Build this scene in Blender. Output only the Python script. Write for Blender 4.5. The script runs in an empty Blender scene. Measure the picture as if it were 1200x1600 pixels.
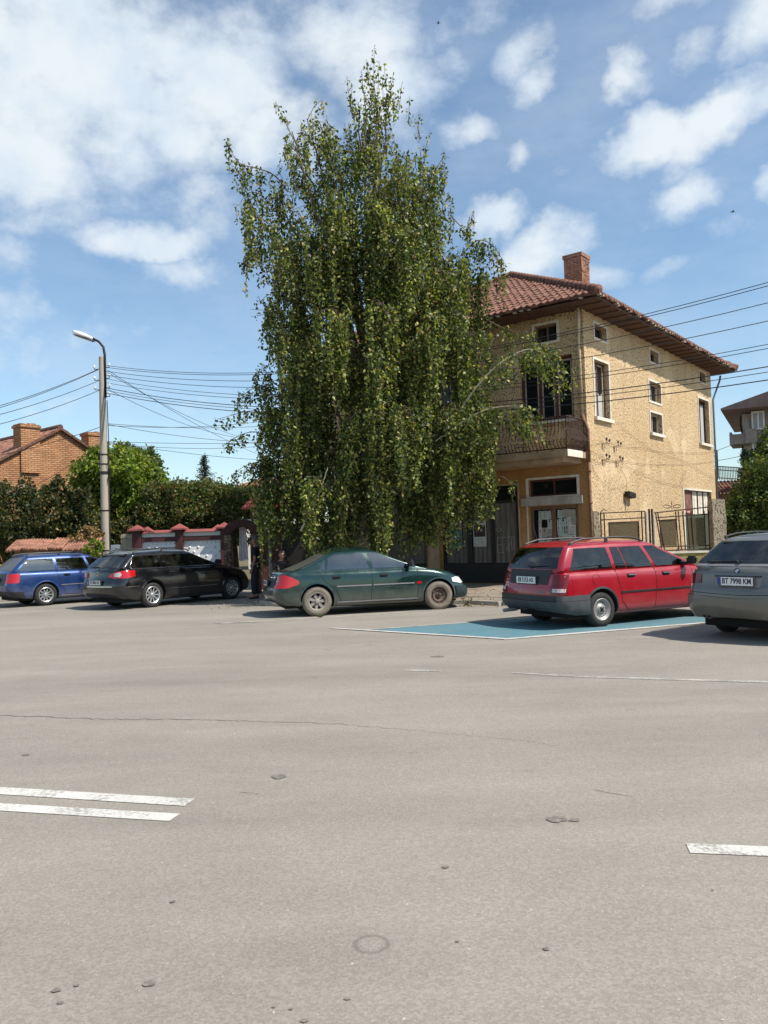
import bpy, bmesh, math, random
import numpy as np
from mathutils import Vector, Matrix

S = bpy.context.scene
col = S.collection
R = math.radians
PI = math.pi

# ------------------------------------------------------------------ camera
EYE = 1.6
FPX = 1250.0
PITCH = math.atan(41 / FPX)
ROLL = R(1.83)
_f = Vector((0, math.cos(PITCH), math.sin(PITCH)))
_u0 = Vector((0, -math.sin(PITCH), math.cos(PITCH)))
_r = Vector((1, 0, 0)) * math.cos(ROLL) - _u0 * math.sin(ROLL)
_u = _u0 * math.cos(ROLL) + Vector((1, 0, 0)) * math.sin(ROLL)
cd = bpy.data.cameras.new("camera")
cam = bpy.data.objects.new("camera", cd)
col.objects.link(cam)
cam.matrix_world = Matrix(((_r.x, _u.x, -_f.x, 0), (_r.y, _u.y, -_f.y, 0), (_r.z, _u.z, -_f.z, EYE), (0, 0, 0, 1)))
cd.sensor_fit = 'VERTICAL'
cd.sensor_height = 36
cd.lens = 36 * FPX / 1600
cd.clip_end = 3000
cd.clip_start = 0.05
S.camera = cam
S.render.resolution_x = 768
S.render.resolution_y = 1024


def ray(x, y):
    return _r * ((x - 600) / FPX) + _u * ((800 - y) / FPX) + _f


def at(x, y, Y):
    """point seen at photo pixel (x, y), Y metres ahead"""
    d = ray(x, y)
    p = d * (Y / d.y)
    return Vector((p.x, p.y, p.z + EYE))


def gnd(x, y, z=0.0):
    d = ray(x, y)
    t = (z - EYE) / d.z
    return Vector((d.x * t, d.y * t, z))


# ------------------------------------------------------------------ light
SUN_AZ = math.atan2(0.9, -0.43)      # clockwise from +Y
SUN_EL = R(52)
S.view_settings.view_transform = 'Standard'
S.view_settings.look = 'None'
S.view_settings.exposure = 0.45
S.view_settings.gamma = 1.0
S.cycles.max_bounces = 7
S.cycles.diffuse_bounces = 3
S.cycles.glossy_bounces = 3
S.cycles.transmission_bounces = 3
S.cycles.transparent_max_bounces = 6
sd = Vector((math.sin(SUN_AZ) * math.cos(SUN_EL), math.cos(SUN_AZ) * math.cos(SUN_EL), math.sin(SUN_EL)))
sl = bpy.data.lights.new("sun", 'SUN')
sl.energy = 4.6
sl.angle = R(0.53)
sl.color = (1.0, 0.95, 0.86)
so = bpy.data.objects.new("sun", sl)
so.rotation_euler = sd.to_track_quat('Z', 'Y').to_euler()
col.objects.link(so)

W = bpy.data.worlds.new("World")
S.world = W
W.use_nodes = True


class NT:
    """small node-tree writer"""
    def __init__(s, nt):
        s.nt = nt

    def n(s, typ, ins=None, **kw):
        nd = s.nt.nodes.new(typ)
        for k, v in kw.items():
            setattr(nd, k, v)
        for k, v in (ins or {}).items():
            if hasattr(v, 'is_linked') or hasattr(v, 'node'):
                s.nt.links.new(v, nd.inputs[k])
            else:
                nd.inputs[k].default_value = v
        return nd

    def m(s, op, a, b=0.0, c=None, clamp=False):
        ins = {0: a, 1: b}
        if c is not None:
            ins[2] = c
        return s.n('ShaderNodeMath', ins, operation=op, use_clamp=clamp).outputs[0]

    def v(s, op, a, b=(0, 0, 0)):
        return s.n('ShaderNodeVectorMath', {0: a, 1: b}, operation=op).outputs[0]

    def ramp(s, fac, stops, interp='LINEAR'):
        nd = s.n('ShaderNodeValToRGB', {0: fac})
        cr = nd.color_ramp
        cr.interpolation = interp
        while len(cr.elements) < len(stops):
            cr.elements.new(0.5)
        for e, (p, c) in zip(cr.elements, stops):
            e.position = p
            e.color = (c, c, c, 1) if isinstance(c, (int, float)) else (*c[:3], 1)
        return nd.outputs[0]

    def mix(s, fac, a, b, mode='MIX'):
        nd = s.n('ShaderNodeMix', data_type='RGBA', blend_type=mode)
        for i, v in ((0, fac), (6, a), (7, b)):
            if hasattr(v, 'node'):
                s.nt.links.new(v, nd.inputs[i])
            else:
                nd.inputs[i].default_value = v if i == 0 else (*v[:3], 1)
        return nd.outputs[2]

    def noise(s, vec, scale, detail=4, rough=0.55, dist=0.0, out='Fac'):
        return s.n('ShaderNodeTexNoise', {'Vector': vec, 'Scale': scale, 'Detail': detail, 'Roughness': rough, 'Distortion': dist}).outputs[out]

    def mr(s, v, a, b, c=0.0, d=1.0, interp='LINEAR'):
        return s.n('ShaderNodeMapRange', {0: v, 1: a, 2: b, 3: c, 4: d}, interpolation_type=interp).outputs[0]


def sky():
    nt = W.node_tree
    nt.nodes.clear()
    t = NT(nt)
    g = t.n('ShaderNodeTexCoord').outputs['Generated']
    sk = t.n('ShaderNodeTexSky', sky_type='NISHITA', sun_disc=False, sun_elevation=SUN_EL, sun_rotation=SUN_AZ, altitude=200, air_density=1.0, dust_density=0.8, ozone_density=1.6)
    x, y, z = t.n('ShaderNodeSeparateXYZ', {0: g}).outputs
    az = t.m('ARCTAN2', x, y)
    el = t.m('ARCSINE', z)
    # clouds live on azimuth / elevation, real directions in the sky
    warp = t.v('SCALE', t.v('SUBTRACT', t.noise(g, 7.0, 5, 0.6, out='Color'), (0.5, 0.5, 0.5)))
    warp.node.inputs['Scale'].default_value = 0.10
    base = t.v('ADD', t.n('ShaderNodeCombineXYZ', {0: az, 1: el, 2: 0.0}).outputs[0], warp)
    flat = t.v('MULTIPLY', base, (1, 1, 0))
    blobs = [  # px, py, half width, half height, tilt, weight
        (100, 120, 220, 160, 0, 1), (40, 235, 130, 95, 0, 1), (185, 235, 85, 80, 0, .75), (240, 70, 130, 80, 0, .9), (330, 150, 150, 105, 25, 1), (-40, 60, 160, 120, 0, 1),
        (395, 215, 80, 60, 20, .9), (300, 300, 110, 45, 15, .5), (225, 372, 100, 32, 0, .95), (290, 432, 85, 34, -8, .75), (330, 345, 60, 60, 0, .45),
        (560, 60, 140, 85, 10, .85), (610, 140, 100, 85, 0, .8), (470, 200, 80, 80, 0, .7), (390, 40, 45, 60, 0, .5),
        (800, 80, 62, 42, -10, .8), (840, 120, 48, 34, -20, .75), (972, 120, 50, 38, 0, .95), (920, 80, 30, 30, 0, .5), (730, 192, 52, 30, 0, .85), (805, 235, 30, 20, 20, .5),
        (1010, 215, 85, 36, 12, 1), (1110, 185, 95, 40, 22, 1), (1180, 160, 60, 35, 10, .8), (1070, 302, 75, 40, 12, .75), (768, 345, 62, 36, 5, .95), (850, 395, 80, 50, 20, .85),
        (940, 435, 50, 30, 0, .6), (1195, 305, 34, 24, 0, .7), (60, 560, 260, 90, 0, .38), (300, 640, 160, 70, 0, .32), (560, 20, 300, 40, 0, .45), (1040, 20, 120, 30, 0, .45), (1175, 35, 60, 55, 35, .8), (1090, 75, 50, 30, 20, .5), (1040, 425, 42, 20, 10, .5), (1120, 372, 60, 24, -10, .45),
        (20, 470, 70, 40, 0, .6), (20, 392, 60, 34, 0, .5), (700, 20, 120, 40, 0, .5), (990, 340, 50, 22, 15, .4), (120, 620, 110, 40, 0, .35), (895, 260, 40, 16, 10, .35),
        (700, 90, 60, 45, 0, .45), (20, 620, 60, 50, 0, .4)]
    acc = None
    for (px, py, hw, hh, tilt, w) in blobs:
        d = ray(px, py).normalized()
        a0, e0 = math.atan2(d.x, d.y), math.asin(d.z)
        k = 1 / FPX
        mp = t.n('ShaderNodeMapping', {'Vector': flat, 'Location': (a0, e0, 0), 'Rotation': (0, 0, R(tilt)), 'Scale': (hw * k * 1.3, hh * k * 1.3, 1)}, vector_type='TEXTURE').outputs[0]
        ln = t.n('ShaderNodeVectorMath', {0: mp}, operation='LENGTH').outputs['Value']
        b = t.mr(ln, 0.0, 1.25, w, 0.0, 'SMOOTHSTEP')
        acc = b if acc is None else t.m('MAXIMUM', acc, b)
    # elsewhere in the sky: free puffs
    off = t.m('MAXIMUM', t.mr(t.m('ABSOLUTE', az), 0.55, 0.75), t.mr(el, 0.66, 0.85))
    free = t.mr(t.noise(t.v('MULTIPLY', g, (1, 1, 1.7)), 3.2, 5, 0.55), 0.5, 0.72)
    acc = t.m('MAXIMUM', acc, t.m('MULTIPLY', free, off))
    nz = t.m('SUBTRACT', t.noise(t.v('MULTIPLY', g, (1, 1, 1.5)), 14.0, 7, 0.62), 0.5)
    dens = t.mr(t.m('ADD', acc, t.m('MULTIPLY', nz, 1.15)), 0.12, 0.95, 0, 1, 'SMOOTHSTEP')
    # thin high veil
    veil = t.mr(t.noise(t.v('MULTIPLY', g, (1, 1, 2.5)), 4.0, 6, 0.65), 0.35, 0.8, 0.02, 0.34)
    dens = t.m('MAXIMUM', dens, t.m('MULTIPLY', veil, t.mr(el, -.02, .05)))
    dens = t.m('MULTIPLY', dens, t.mr(el, 0.0, 0.12, 0.35, 0.94))
    shade = t.noise(g, 9.0, 4, 0.6)
    ccol = t.ramp(shade, [(0.32, (5.0, 5.9, 6.9)), (0.6, (6.4, 6.9, 7.2))])
    skc = t.mix(1.0, sk.outputs[0], (SKYC[0], SKYC[1], SKYC[2]), 'MULTIPLY')
    mixc = t.mix(dens, skc, ccol)
    bg = t.n('ShaderNodeBackground', {0: mixc, 1: 0.1})
    out = t.n('ShaderNodeOutputWorld', {0: bg.outputs[0]})


SKYC = (1.16, 1.27, 1.25)
sky()

# ------------------------------------------------------------------ materials
MATS = {}


def mat(name, build=None, **kw):
    if name in MATS:
        return MATS[name]
    m = bpy.data.materials.new(name)
    m.use_nodes = True
    nt = m.node_tree
    nt.nodes.clear()
    t = NT(nt)
    out = t.n('ShaderNodeOutputMaterial')
    p = t.n('ShaderNodeBsdfPrincipled')
    nt.links.new(p.outputs[0], out.inputs[0])
    for k, v in kw.items():
        key = {'col': 'Base Color', 'rough': 'Roughness', 'metal': 'Metallic', 'coat': 'Coat Weight', 'spec': 'Specular IOR Level', 'trans': 'Transmission Weight', 'coatr': 'Coat Roughness'}[k]
        p.inputs[key].default_value = (*v[:3], 1) if k == 'col' else v
    if build:
        build(t, p, out)
    MATS[name] = m
    return m


def link(t, a, p, name):
    t.nt.links.new(a, p.inputs[name])


def ocoord(t):
    return t.n('ShaderNodeTexCoord').outputs['Object']


def bump(t, p, h, dist, strength=1.0):
    b = t.n('ShaderNodeBump', {'Height': h, 'Distance': dist, 'Strength': strength})
    t.nt.links.new(b.outputs[0], p.inputs['Normal'])


def simple(name, c, rough=0.6, var=0.15, scale=6.0, metal=0.0, bmp=0.0, spec=0.5, coat=0.0, stretch=(1, 1, 1)):
    """plain material with uneven colour"""
    def b(t, p, o):
        v = t.v('MULTIPLY', ocoord(t), stretch)
        nz = t.noise(v, scale, 5, 0.6)
        k = t.mr(nz, 0.3, 0.7, 1 - var, 1 + var)
        link(t, t.mix(1.0, c, t.n('ShaderNodeCombineColor', {0: k, 1: k, 2: k}).outputs[0], 'MULTIPLY'), p, 'Base Color')
        if bmp:
            bump(t, p, t.noise(v, scale * 6, 4, 0.6), bmp)
    return mat(name, b, rough=rough, metal=metal, spec=spec, coat=coat)


def m_asphalt(t, p, o):
    v = ocoord(t)
    big = t.noise(v, 0.22, 4, 0.55)
    mid = t.noise(t.v('MULTIPLY', v, (0.5, 1.6, 1)), 1.7, 5, 0.65)
    c = t.ramp(t.m('ADD', t.m('MULTIPLY', big, 0.6), t.m('MULTIPLY', mid, 0.4)), [(0.32, (0.222, 0.197, 0.166)), (0.5, (0.268, 0.239, 0.202)), (0.7, (0.306, 0.274, 0.232))])
    # stone grain
    vo = t.n('ShaderNodeTexVoronoi', {'Vector': v, 'Scale': 95.0}, feature='F1')
    grain = t.n('ShaderNodeSeparateColor', {0: vo.outputs['Color']}).outputs[0]
    gk = t.mr(grain, 0, 1, 0.85, 1.15)
    c = t.mix(1.0, c, t.n('ShaderNodeCombineColor', {0: gk, 1: gk, 2: gk}).outputs[0], 'MULTIPLY')
    c = t.mix(t.mr(t.noise(v, 48, 2, 0.5), 0.70, 0.76), c, (0.5, 0.47, 0.42))
    # dark specks and oil spots
    c = t.mix(t.m('MULTIPLY', t.mr(t.noise(v, 19, 3, 0.6), 0.70, 0.77), 0.5), c, (0.09, 0.082, 0.07))
    c = t.mix(t.m('MULTIPLY', t.mr(t.noise(v, 2.6, 3, 0.5), 0.68, 0.76), 0.25), c, (0.07, 0.064, 0.056))
    # dark traffic polish lanes, long streaks along the road
    ln = t.noise(t.v('MULTIPLY', v, (0.08, 1.0, 1)), 0.9, 3, 0.5)
    k = t.mr(ln, 0.3, 0.7, 0.90, 1.08)
    c = t.mix(1.0, c, t.n('ShaderNodeCombineColor', {0: k, 1: k, 2: k}).outputs[0], 'MULTIPLY')
    # faint tar ring
    ring = gnd(580, 1475)
    d = t.n('ShaderNodeVectorMath', {0: t.v('ADD', v, t.v('SCALE', t.noise(v, 30, 2, 0.5, out='Color'))), 1: (ring.x + .006, ring.y + .006, 0.006)}, operation='DISTANCE').outputs['Value']
    for nd in t.nt.nodes:
        if nd.type == 'VECT_MATH' and nd.operation == 'SCALE':
            nd.inputs['Scale'].default_value = 0.012
    rk = t.m('MULTIPLY', t.mr(t.m('ABSOLUTE', t.m('SUBTRACT', d, 0.066)), 0.004, 0.014, 1, 0), 0.5)
    c = t.mix(rk, c, (0.1, 0.09, 0.08))
    link(t, c, p, 'Base Color')
    bump(t, p, t.m('ADD', grain, t.m('MULTIPLY', t.noise(v, 160, 2, 0.5), 0.6)), 0.0035)


M_asph = mat('asphalt', m_asphalt, rough=0.85, spec=0.3)


def m_pave(t, p, o):
    v = ocoord(t)
    c = t.ramp(t.noise(v, 0.9, 6, 0.62), [(0.3, (0.16, 0.125, 0.09)), (0.5, (0.26, 0.215, 0.165)), (0.7, (0.33, 0.285, 0.23))])
    br = t.n('ShaderNodeTexBrick', {'Vector': v, 'Color1': (1, 1, 1, 1), 'Color2': (.85, .85, .85, 1), 'Mortar': (.5, .46, .4, 1), 'Scale': 1.0, 'Mortar Size': 0.012, 'Brick Width': 0.5, 'Row Height': 0.5}, offset=0.0)
    c = t.mix(0.7, c, br.outputs[0], 'MULTIPLY')
    c = t.mix(t.mr(t.noise(v, 14, 4, 0.7), 0.62, 0.75), c, (0.07, 0.055, 0.04))
    link(t, c, p, 'Base Color')
    bump(t, p, t.noise(v, 25, 5, 0.6), 0.02)


M_pave = mat('dusty_pavement', m_pave, rough=0.9, spec=0.2)


def m_soil(t, p, o):
    v = ocoord(t)
    link(t, t.ramp(t.noise(v, 0.6, 7, 0.65), [(0.3, (0.07, 0.075, 0.03)), (0.5, (0.13, 0.105, 0.06)), (0.7, (0.2, 0.165, 0.11))]), p, 'Base Color')
    bump(t, p, t.noise(v, 8, 6, 0.7), 0.05)


M_soil = mat('dry_soil', m_soil, rough=0.95, spec=0.15)


def m_paint(col_, wear_, lo=0.52, hi=0.6):
    def b(t, p, o):
        v = ocoord(t)
        k = t.mr(t.noise(v, 0.7, 4, 0.6), 0.3, 0.7, 0.86, 1.1)
        c = t.mix(1.0, col_, t.n('ShaderNodeCombineColor', {0: k, 1: k, 2: k}).outputs[0], 'MULTIPLY')
        w = t.mr(t.m('ADD', t.m('MULTIPLY', t.noise(v, 38, 4, 0.75), 0.65), t.m('MULTIPLY', t.noise(v, 3.5, 3, 0.6), 0.35)), lo, hi)
        c = t.mix(t.m('MULTIPLY', w, wear_), c, (0.21, 0.19, 0.16))
        link(t, c, p, 'Base Color')
        bump(t, p, t.noise(v, 120, 2, 0.5), 0.002)
    return b


M_white = mat('road_paint_white', m_paint((0.53, 0.51, 0.465), 0.8, 0.5, 0.6), rough=0.75)
M_worn = mat('road_paint_worn', m_paint((0.44, 0.42, 0.37), 0.95, 0.44, 0.55), rough=0.8)
M_blue = mat('road_paint_blue', m_paint((0.07, 0.19, 0.235), 0.75, 0.48, 0.62), rough=0.7)


def m_stucco(base, dark, light, dens=0.60):
    """rough-cast render: brushed blobs with dark pits"""
    def b(t, p, o):
        v = ocoord(t)
        vs = t.v('MULTIPLY', v, (1.5, 1.5, 1.0))
        big = t.noise(v, 0.35, 5, 0.6)
        c = t.mix(t.mr(big, 0.35, 0.7), base, light)
        pit = t.noise(vs, 17.0, 3, 0.62, 0.25)
        c = t.mix(t.mr(pit, dens - 0.03, dens + 0.03), c, dark)
        fine = t.noise(vs, 45.0, 2, 0.6)
        k = t.mr(fine, 0.3, 0.7, 0.84, 1.14)
        c = t.mix(1.0, c, t.n('ShaderNodeCombineColor', {0: k, 1: k, 2: k}).outputs[0], 'MULTIPLY')
        # run-down streaks
        st = t.noise(t.v('MULTIPLY', v, (2.2, 2.2, 0.18)), 1.0, 4, 0.6)
        c = t.mix(t.m('MULTIPLY', t.mr(st, 0.52, 0.75), 0.5), c, tuple(x * 0.55 for x in base))
        pt = t.noise(v, 0.75, 3, 0.4)
        c = t.mix(t.m('MULTIPLY', t.mr(pt, 0.60, 0.63), 0.30), c, tuple(min(1, x * 1.18 + .03) for x in light))
        zz = t.n('ShaderNodeSeparateXYZ', {0: v}).outputs[2]
        grime = t.m('MULTIPLY', t.mr(t.m('ADD', zz, t.m('MULTIPLY', t.noise(v, 1.6, 4, 0.65), -1.6)), -0.6, 0.5, 0.55, 0), 1.0)
        c = t.mix(grime, c, tuple(x * 0.35 for x in base))
        link(t, c, p, 'Base Color')
        bump(t, p, t.m('ADD', t.m('MULTIPLY', pit, -1.0), t.m('MULTIPLY', fine, 0.3)), 0.035)
    return b


M_stucco = mat('ochre_stucco', m_stucco((0.575, 0.41, 0.23), (0.15, 0.085, 0.04), (0.64, 0.49, 0.305), 0.56), rough=0.92, spec=0.15)
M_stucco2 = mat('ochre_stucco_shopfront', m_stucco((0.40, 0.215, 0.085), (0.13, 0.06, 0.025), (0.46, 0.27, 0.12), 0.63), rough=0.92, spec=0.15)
M_olive = mat('olive_stained_plaster', m_stucco((0.30, 0.25, 0.06), (0.1, 0.08, 0.02), (0.38, 0.30, 0.10)), rough=0.92)
M_roughconc = mat('rough_concrete', m_stucco((0.32, 0.265, 0.185), (0.07, 0.05, 0.03), (0.38, 0.32, 0.23), 0.56), rough=0.95)
M_grout = simple('pale_plaster_trim', (0.62, 0.56, 0.47), 0.8, 0.16, 5, bmp=0.004)
M_conc = simple('concrete', (0.34, 0.31, 0.26), 0.9, 0.22, 3.5, bmp=0.008, stretch=(1, 1, .5))
M_polec = simple('pole_concrete', (0.36, 0.32, 0.26), 0.85, 0.14, 2.5, bmp=0.006, stretch=(1, 1, .3))


def m_brick(c1, c2, mort, bw=0.24, rh=0.075, ms=0.012):
    def b(t, p, o):
        v = ocoord(t)
        x, y, z = t.n('ShaderNodeSeparateXYZ', {0: v}).outputs
        vec = t.n('ShaderNodeCombineXYZ', {0: t.m('ADD', x, y), 1: z, 2: 0.0}).outputs[0]
        vec = t.v('ADD', vec, t.v('MULTIPLY', t.v('SUBTRACT', t.noise(v, 3.0, 3, 0.6, out='Color'), (0.5, 0.5, 0.5)), (0.05, 0.05, 0)))
        br = t.n('ShaderNodeTexBrick', {'Vector': vec, 'Color1': (*c1, 1), 'Color2': (*c2, 1), 'Mortar': (*mort, 1), 'Scale': 1.0, 'Mortar Size': ms, 'Mortar Smooth': 0.2, 'Bias': 0.0, 'Brick Width': bw, 'Row Height': rh})
        k = t.mr(t.noise(v, 1.2, 5, 0.65), 0.3, 0.7, 0.7, 1.25)
        c = t.mix(1.0, br.outputs[0], t.n('ShaderNodeCombineColor', {0: k, 1: k, 2: k}).outputs[0], 'MULTIPLY')
        link(t, c, p, 'Base Color')
        bump(t, p, t.m('ADD', t.m('MULTIPLY', br.outputs['Fac'], -1.0), t.m('MULTIPLY', t.noise(v, 30, 3, 0.6), 0.5)), 0.02)
    return b


M_brick = mat('weathered_brick', m_brick((0.42, 0.19, 0.09), (0.50, 0.27, 0.14), (0.20, 0.12, 0.075), 0.26, 0.085, 0.014), rough=0.95, spec=0.15)
M_chim = mat('chimney_brick', m_brick((0.30, 0.095, 0.055), (0.38, 0.16, 0.09), (0.36, 0.30, 0.24), 0.24, 0.08, 0.014), rough=0.95, spec=0.15)


def m_stone(t, p, o):
    v = ocoord(t)
    vo = t.n('ShaderNodeTexVoronoi', {'Vector': t.v('MULTIPLY', v, (1, 1, 1.8)), 'Scale': 6.5}, feature='DISTANCE_TO_EDGE')
    vc = t.n('ShaderNodeTexVoronoi', {'Vector': t.v('MULTIPLY', v, (1, 1, 1.8)), 'Scale': 6.5})
    c = t.ramp(t.n('ShaderNodeSeparateColor', {0: vc.outputs['Color']}).outputs[0], [(0.1, (0.11, 0.07, 0.045)), (0.5, (0.2, 0.13, 0.08)), (0.9, (0.28, 0.21, 0.14))])
    c = t.mix(t.mr(vo.outputs[0], 0.02, 0.06, 1, 0), c, (0.05, 0.04, 0.03))
    link(t, c, p, 'Base Color')
    bump(t, p, t.mr(vo.outputs[0], 0.0, 0.12), 0.03)


M_stone = mat('stone_cladding', m_stone, rough=0.9)
M_tile = simple('clay_tile', (0.185, 0.088, 0.062), 0.85, 0.45, 5.0, bmp=0.01, spec=0.3)
M_tile_old = simple('pale_old_tile', (0.27, 0.125, 0.08), 0.85, 0.45, 4.0, bmp=0.01)
M_tile_dark = simple('weathered_tile_edge', (0.12, 0.06, 0.04), 0.9, 0.6, 7.0, bmp=0.01)
M_mortar = simple('mortar_bits', (0.42, 0.36, 0.29), 0.9, 0.5, 9.0, bmp=0.01)
M_maroon_tile = simple('maroon_metal_tile', (0.12, 0.018, 0.016), 0.5, 0.2, 3.0)
M_maroon = simple('maroon_paint', (0.07, 0.018, 0.015), 0.7, 0.2, 2.0, bmp=0.002)
M_redcap = simple('red_cap', (0.24, 0.06, 0.05), 0.7, 0.2, 3.0)
M_whitew = simple('white_render', (0.72, 0.69, 0.64), 0.8, 0.1, 2.0, bmp=0.003)
M_wood_br = simple('brown_painted_wood', (0.085, 0.026, 0.018), 0.55, 0.25, 9.0, stretch=(1, 1, .15))
M_wood_tan = simple('weathered_wood', (0.15, 0.09, 0.05), 0.75, 0.3, 9.0, stretch=(1, 1, .15), bmp=0.003)
M_wood_pale = simple('pale_window_wood', (0.42, 0.36, 0.29), 0.7, 0.2, 8.0, stretch=(1, 1, .2))
M_soffit = simple('soffit_boards', (0.085, 0.042, 0.025), 0.85, 0.3, 4.0, stretch=(1, 8, 1))
M_iron = simple('rusty_iron', (0.045, 0.02, 0.014), 0.7, 0.45, 12.0, metal=0.3)
M_ironblk = simple('black_iron', (0.018, 0.015, 0.013), 0.6, 0.3, 12.0, metal=0.2)
M_pipe = simple('painted_pipe', (0.46, 0.36, 0.23), 0.6, 0.25, 6.0)
M_rustpipe = simple('rusty_pipe', (0.17, 0.085, 0.05), 0.8, 0.5, 10.0)
M_dark = mat('dark_void', col=(0.006, 0.006, 0.006), rough=0.8)
M_cable = mat('cable_sheath', col=(0.015, 0.016, 0.018), rough=0.6)
M_steel = mat('galvanised_steel', col=(0.4, 0.41, 0.42), rough=0.4, metal=0.9)
M_porc = mat('insulator_porcelain', col=(0.75, 0.75, 0.72), rough=0.25)


def m_glass(base, rough=0.03):
    def b(t, p, o):
        v = ocoord(t)
        nz = t.noise(v, 0.9, 2, 0.5)
        bump(t, p, nz, 0.03, 0.35)
        g = t.noise(v, 2.2, 3, 0.6)
        link(t, t.mr(g, 0.3, 0.7, rough, rough + 0.05), p, 'Roughness')
    return b


M_winglass = mat('window_glass', m_glass(0), col=(0.012, 0.013, 0.015), spec=0.35)


def car_glass(name, tint, boost):
    m = bpy.data.materials.new(name)
    m.use_nodes = True
    nt = m.node_tree
    nt.nodes.clear()
    t = NT(nt)
    nz = t.noise(ocoord(t), 1.1, 2, 0.5)
    b = t.n('ShaderNodeBump', {'Height': nz, 'Distance': 0.03, 'Strength': 0.3}).outputs[0]
    tr = t.n('ShaderNodeBsdfTransparent', {0: (*tint, 1)})
    gl = t.n('ShaderNodeBsdfGlossy', {'Color': (0.9, 0.95, 0.95, 1), 'Roughness': 0.015, 'Normal': b})
    fr = t.n('ShaderNodeFresnel', {'IOR': 1.5, 'Normal': b}).outputs[0]
    d = t.n('ShaderNodeBsdfDiffuse', {'Color': (0.16, 0.15, 0.12, 1)})
    base = t.n('ShaderNodeMixShader', {0: t.m('MULTIPLY', t.mr(t.noise(ocoord(t), 4, 4, .6), .35, .8), .14), 1: tr.outputs[0], 2: d.outputs[0]})
    k = t.m('ADD', t.m('MULTIPLY', fr, 1.0), boost, clamp=True)
    ms = t.n('ShaderNodeMixShader', {0: k, 1: base.outputs[0], 2: gl.outputs[0]})
    t.n('ShaderNodeOutputMaterial', {0: ms.outputs[0]})
    MATS[name] = m
    return m


M_carglass = car_glass('car_glass', (0.30, 0.36, 0.35), 0.03)
M_carglass_teal = car_glass('car_glass_teal', (0.32, 0.42, 0.40), 0.16)
M_shutter = simple('grey_shutter_metal', (0.13, 0.115, 0.095), 0.55, 0.45, 2.2, stretch=(5, 5, .5), metal=0.2)
M_curtain = simple('pale_curtain', (0.38, 0.38, 0.36), 0.8, 0.2, 5.0, stretch=(6, 6, .5))
M_greenpaint = simple('old_green_paint', (0.035, 0.045, 0.02), 0.6, 0.3, 3.0)
M_mesh = simple('olive_wire_netting', (0.19, 0.14, 0.06), 0.8, 0.3, 25.0)


def leafmat(name, stops, trans=0.35):
    m = bpy.data.materials.new(name)
    m.use_nodes = True
    nt = m.node_tree
    nt.nodes.clear()
    t = NT(nt)
    g = t.n('ShaderNodeNewGeometry')
    c0 = t.ramp(g.outputs['Random Per Island'], stops)
    k = t.mr(t.noise(ocoord(t), 0.55, 3, 0.6), 0.3, 0.7, 0.72, 1.25)
    c = t.mix(1.0, c0, t.n('ShaderNodeCombineColor', {0: k, 1: k, 2: k}).outputs[0], 'MULTIPLY')
    p = t.n('ShaderNodeBsdfPrincipled', {'Base Color': c, 'Roughness': 0.5, 'Specular IOR Level': 0.35})
    tr = t.n('ShaderNodeBsdfTranslucent', {0: t.mix(1.0, c, (1.35, 1.5, 0.55), 'MULTIPLY')})
    ms = t.n('ShaderNodeMixShader', {0: trans, 1: p.outputs[0], 2: tr.outputs[0]})
    t.n('ShaderNodeOutputMaterial', {0: ms.outputs[0]})
    MATS[name] = m
    return m


L_birch = leafmat('birch_leaf', [(0.0, (0.022, 0.036, 0.012)), (0.4, (0.066, 0.096, 0.022)), (0.7, (0.165, 0.20, 0.044)), (0.91, (0.38, 0.38, 0.105)), (1.0, (0.44, 0.31, 0.12))], 0.34)
L_dark = leafmat('dark_leaf', [(0.0, (0.018, 0.028, 0.010)), (0.55, (0.042, 0.058, 0.016)), (0.85, (0.12, 0.115, 0.03)), (1.0, (0.24, 0.15, 0.05))], 0.25)
L_bright = leafmat('bright_leaf', [(0.0, (0.045, 0.085, 0.012)), (0.4, (0.11, 0.17, 0.022)), (0.8, (0.24, 0.29, 0.04)), (1.0, (0.36, 0.36, 0.06))], 0.4)
L_mid = leafmat('mid_leaf', [(0.0, (0.03, 0.055, 0.014)), (0.55, (0.06, 0.10, 0.022)), (0.9, (0.14, 0.17, 0.04)), (1.0, (0.26, 0.24, 0.06))], 0.3)
L_ivy = leafmat('ivy_leaf', [(0.0, (0.026, 0.05, 0.014)), (0.5, (0.075, 0.11, 0.026)), (0.8, (0.16, 0.17, 0.045)), (0.93, (0.24, 0.13, 0.06)), (1.0, (0.22, 0.07, 0.05))], 0.35)
L_fir = leafmat('fir_needles', [(0.0, (0.012, 0.026, 0.018)), (1.0, (0.035, 0.06, 0.035))], 0.1)
L_dry = leafmat('dry_leaf', [(0.0, (0.09, 0.06, 0.025)), (0.6, (0.23, 0.14, 0.055)), (1.0, (0.36, 0.26, 0.12))], 0.25)


def m_bark(t, p, o):
    v = ocoord(t)
    n = t.noise(t.v('MULTIPLY', v, (1, 1, 3.5)), 3.0, 4, 0.7)
    link(t, t.ramp(n, [(0.42, (0.42, 0.38, 0.32)), (0.56, (0.3, 0.26, 0.21)), (0.62, (0.05, 0.04, 0.03))]), p, 'Base Color')


M_bark = mat('birch_bark', m_bark, rough=0.85)
M_twig = simple('twig_bark', (0.11, 0.07, 0.04), 0.8, 0.3, 5.0)
M_palebranch = simple('pale_branch_bark', (0.40, 0.33, 0.24), 0.8, 0.25, 5.0)

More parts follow.
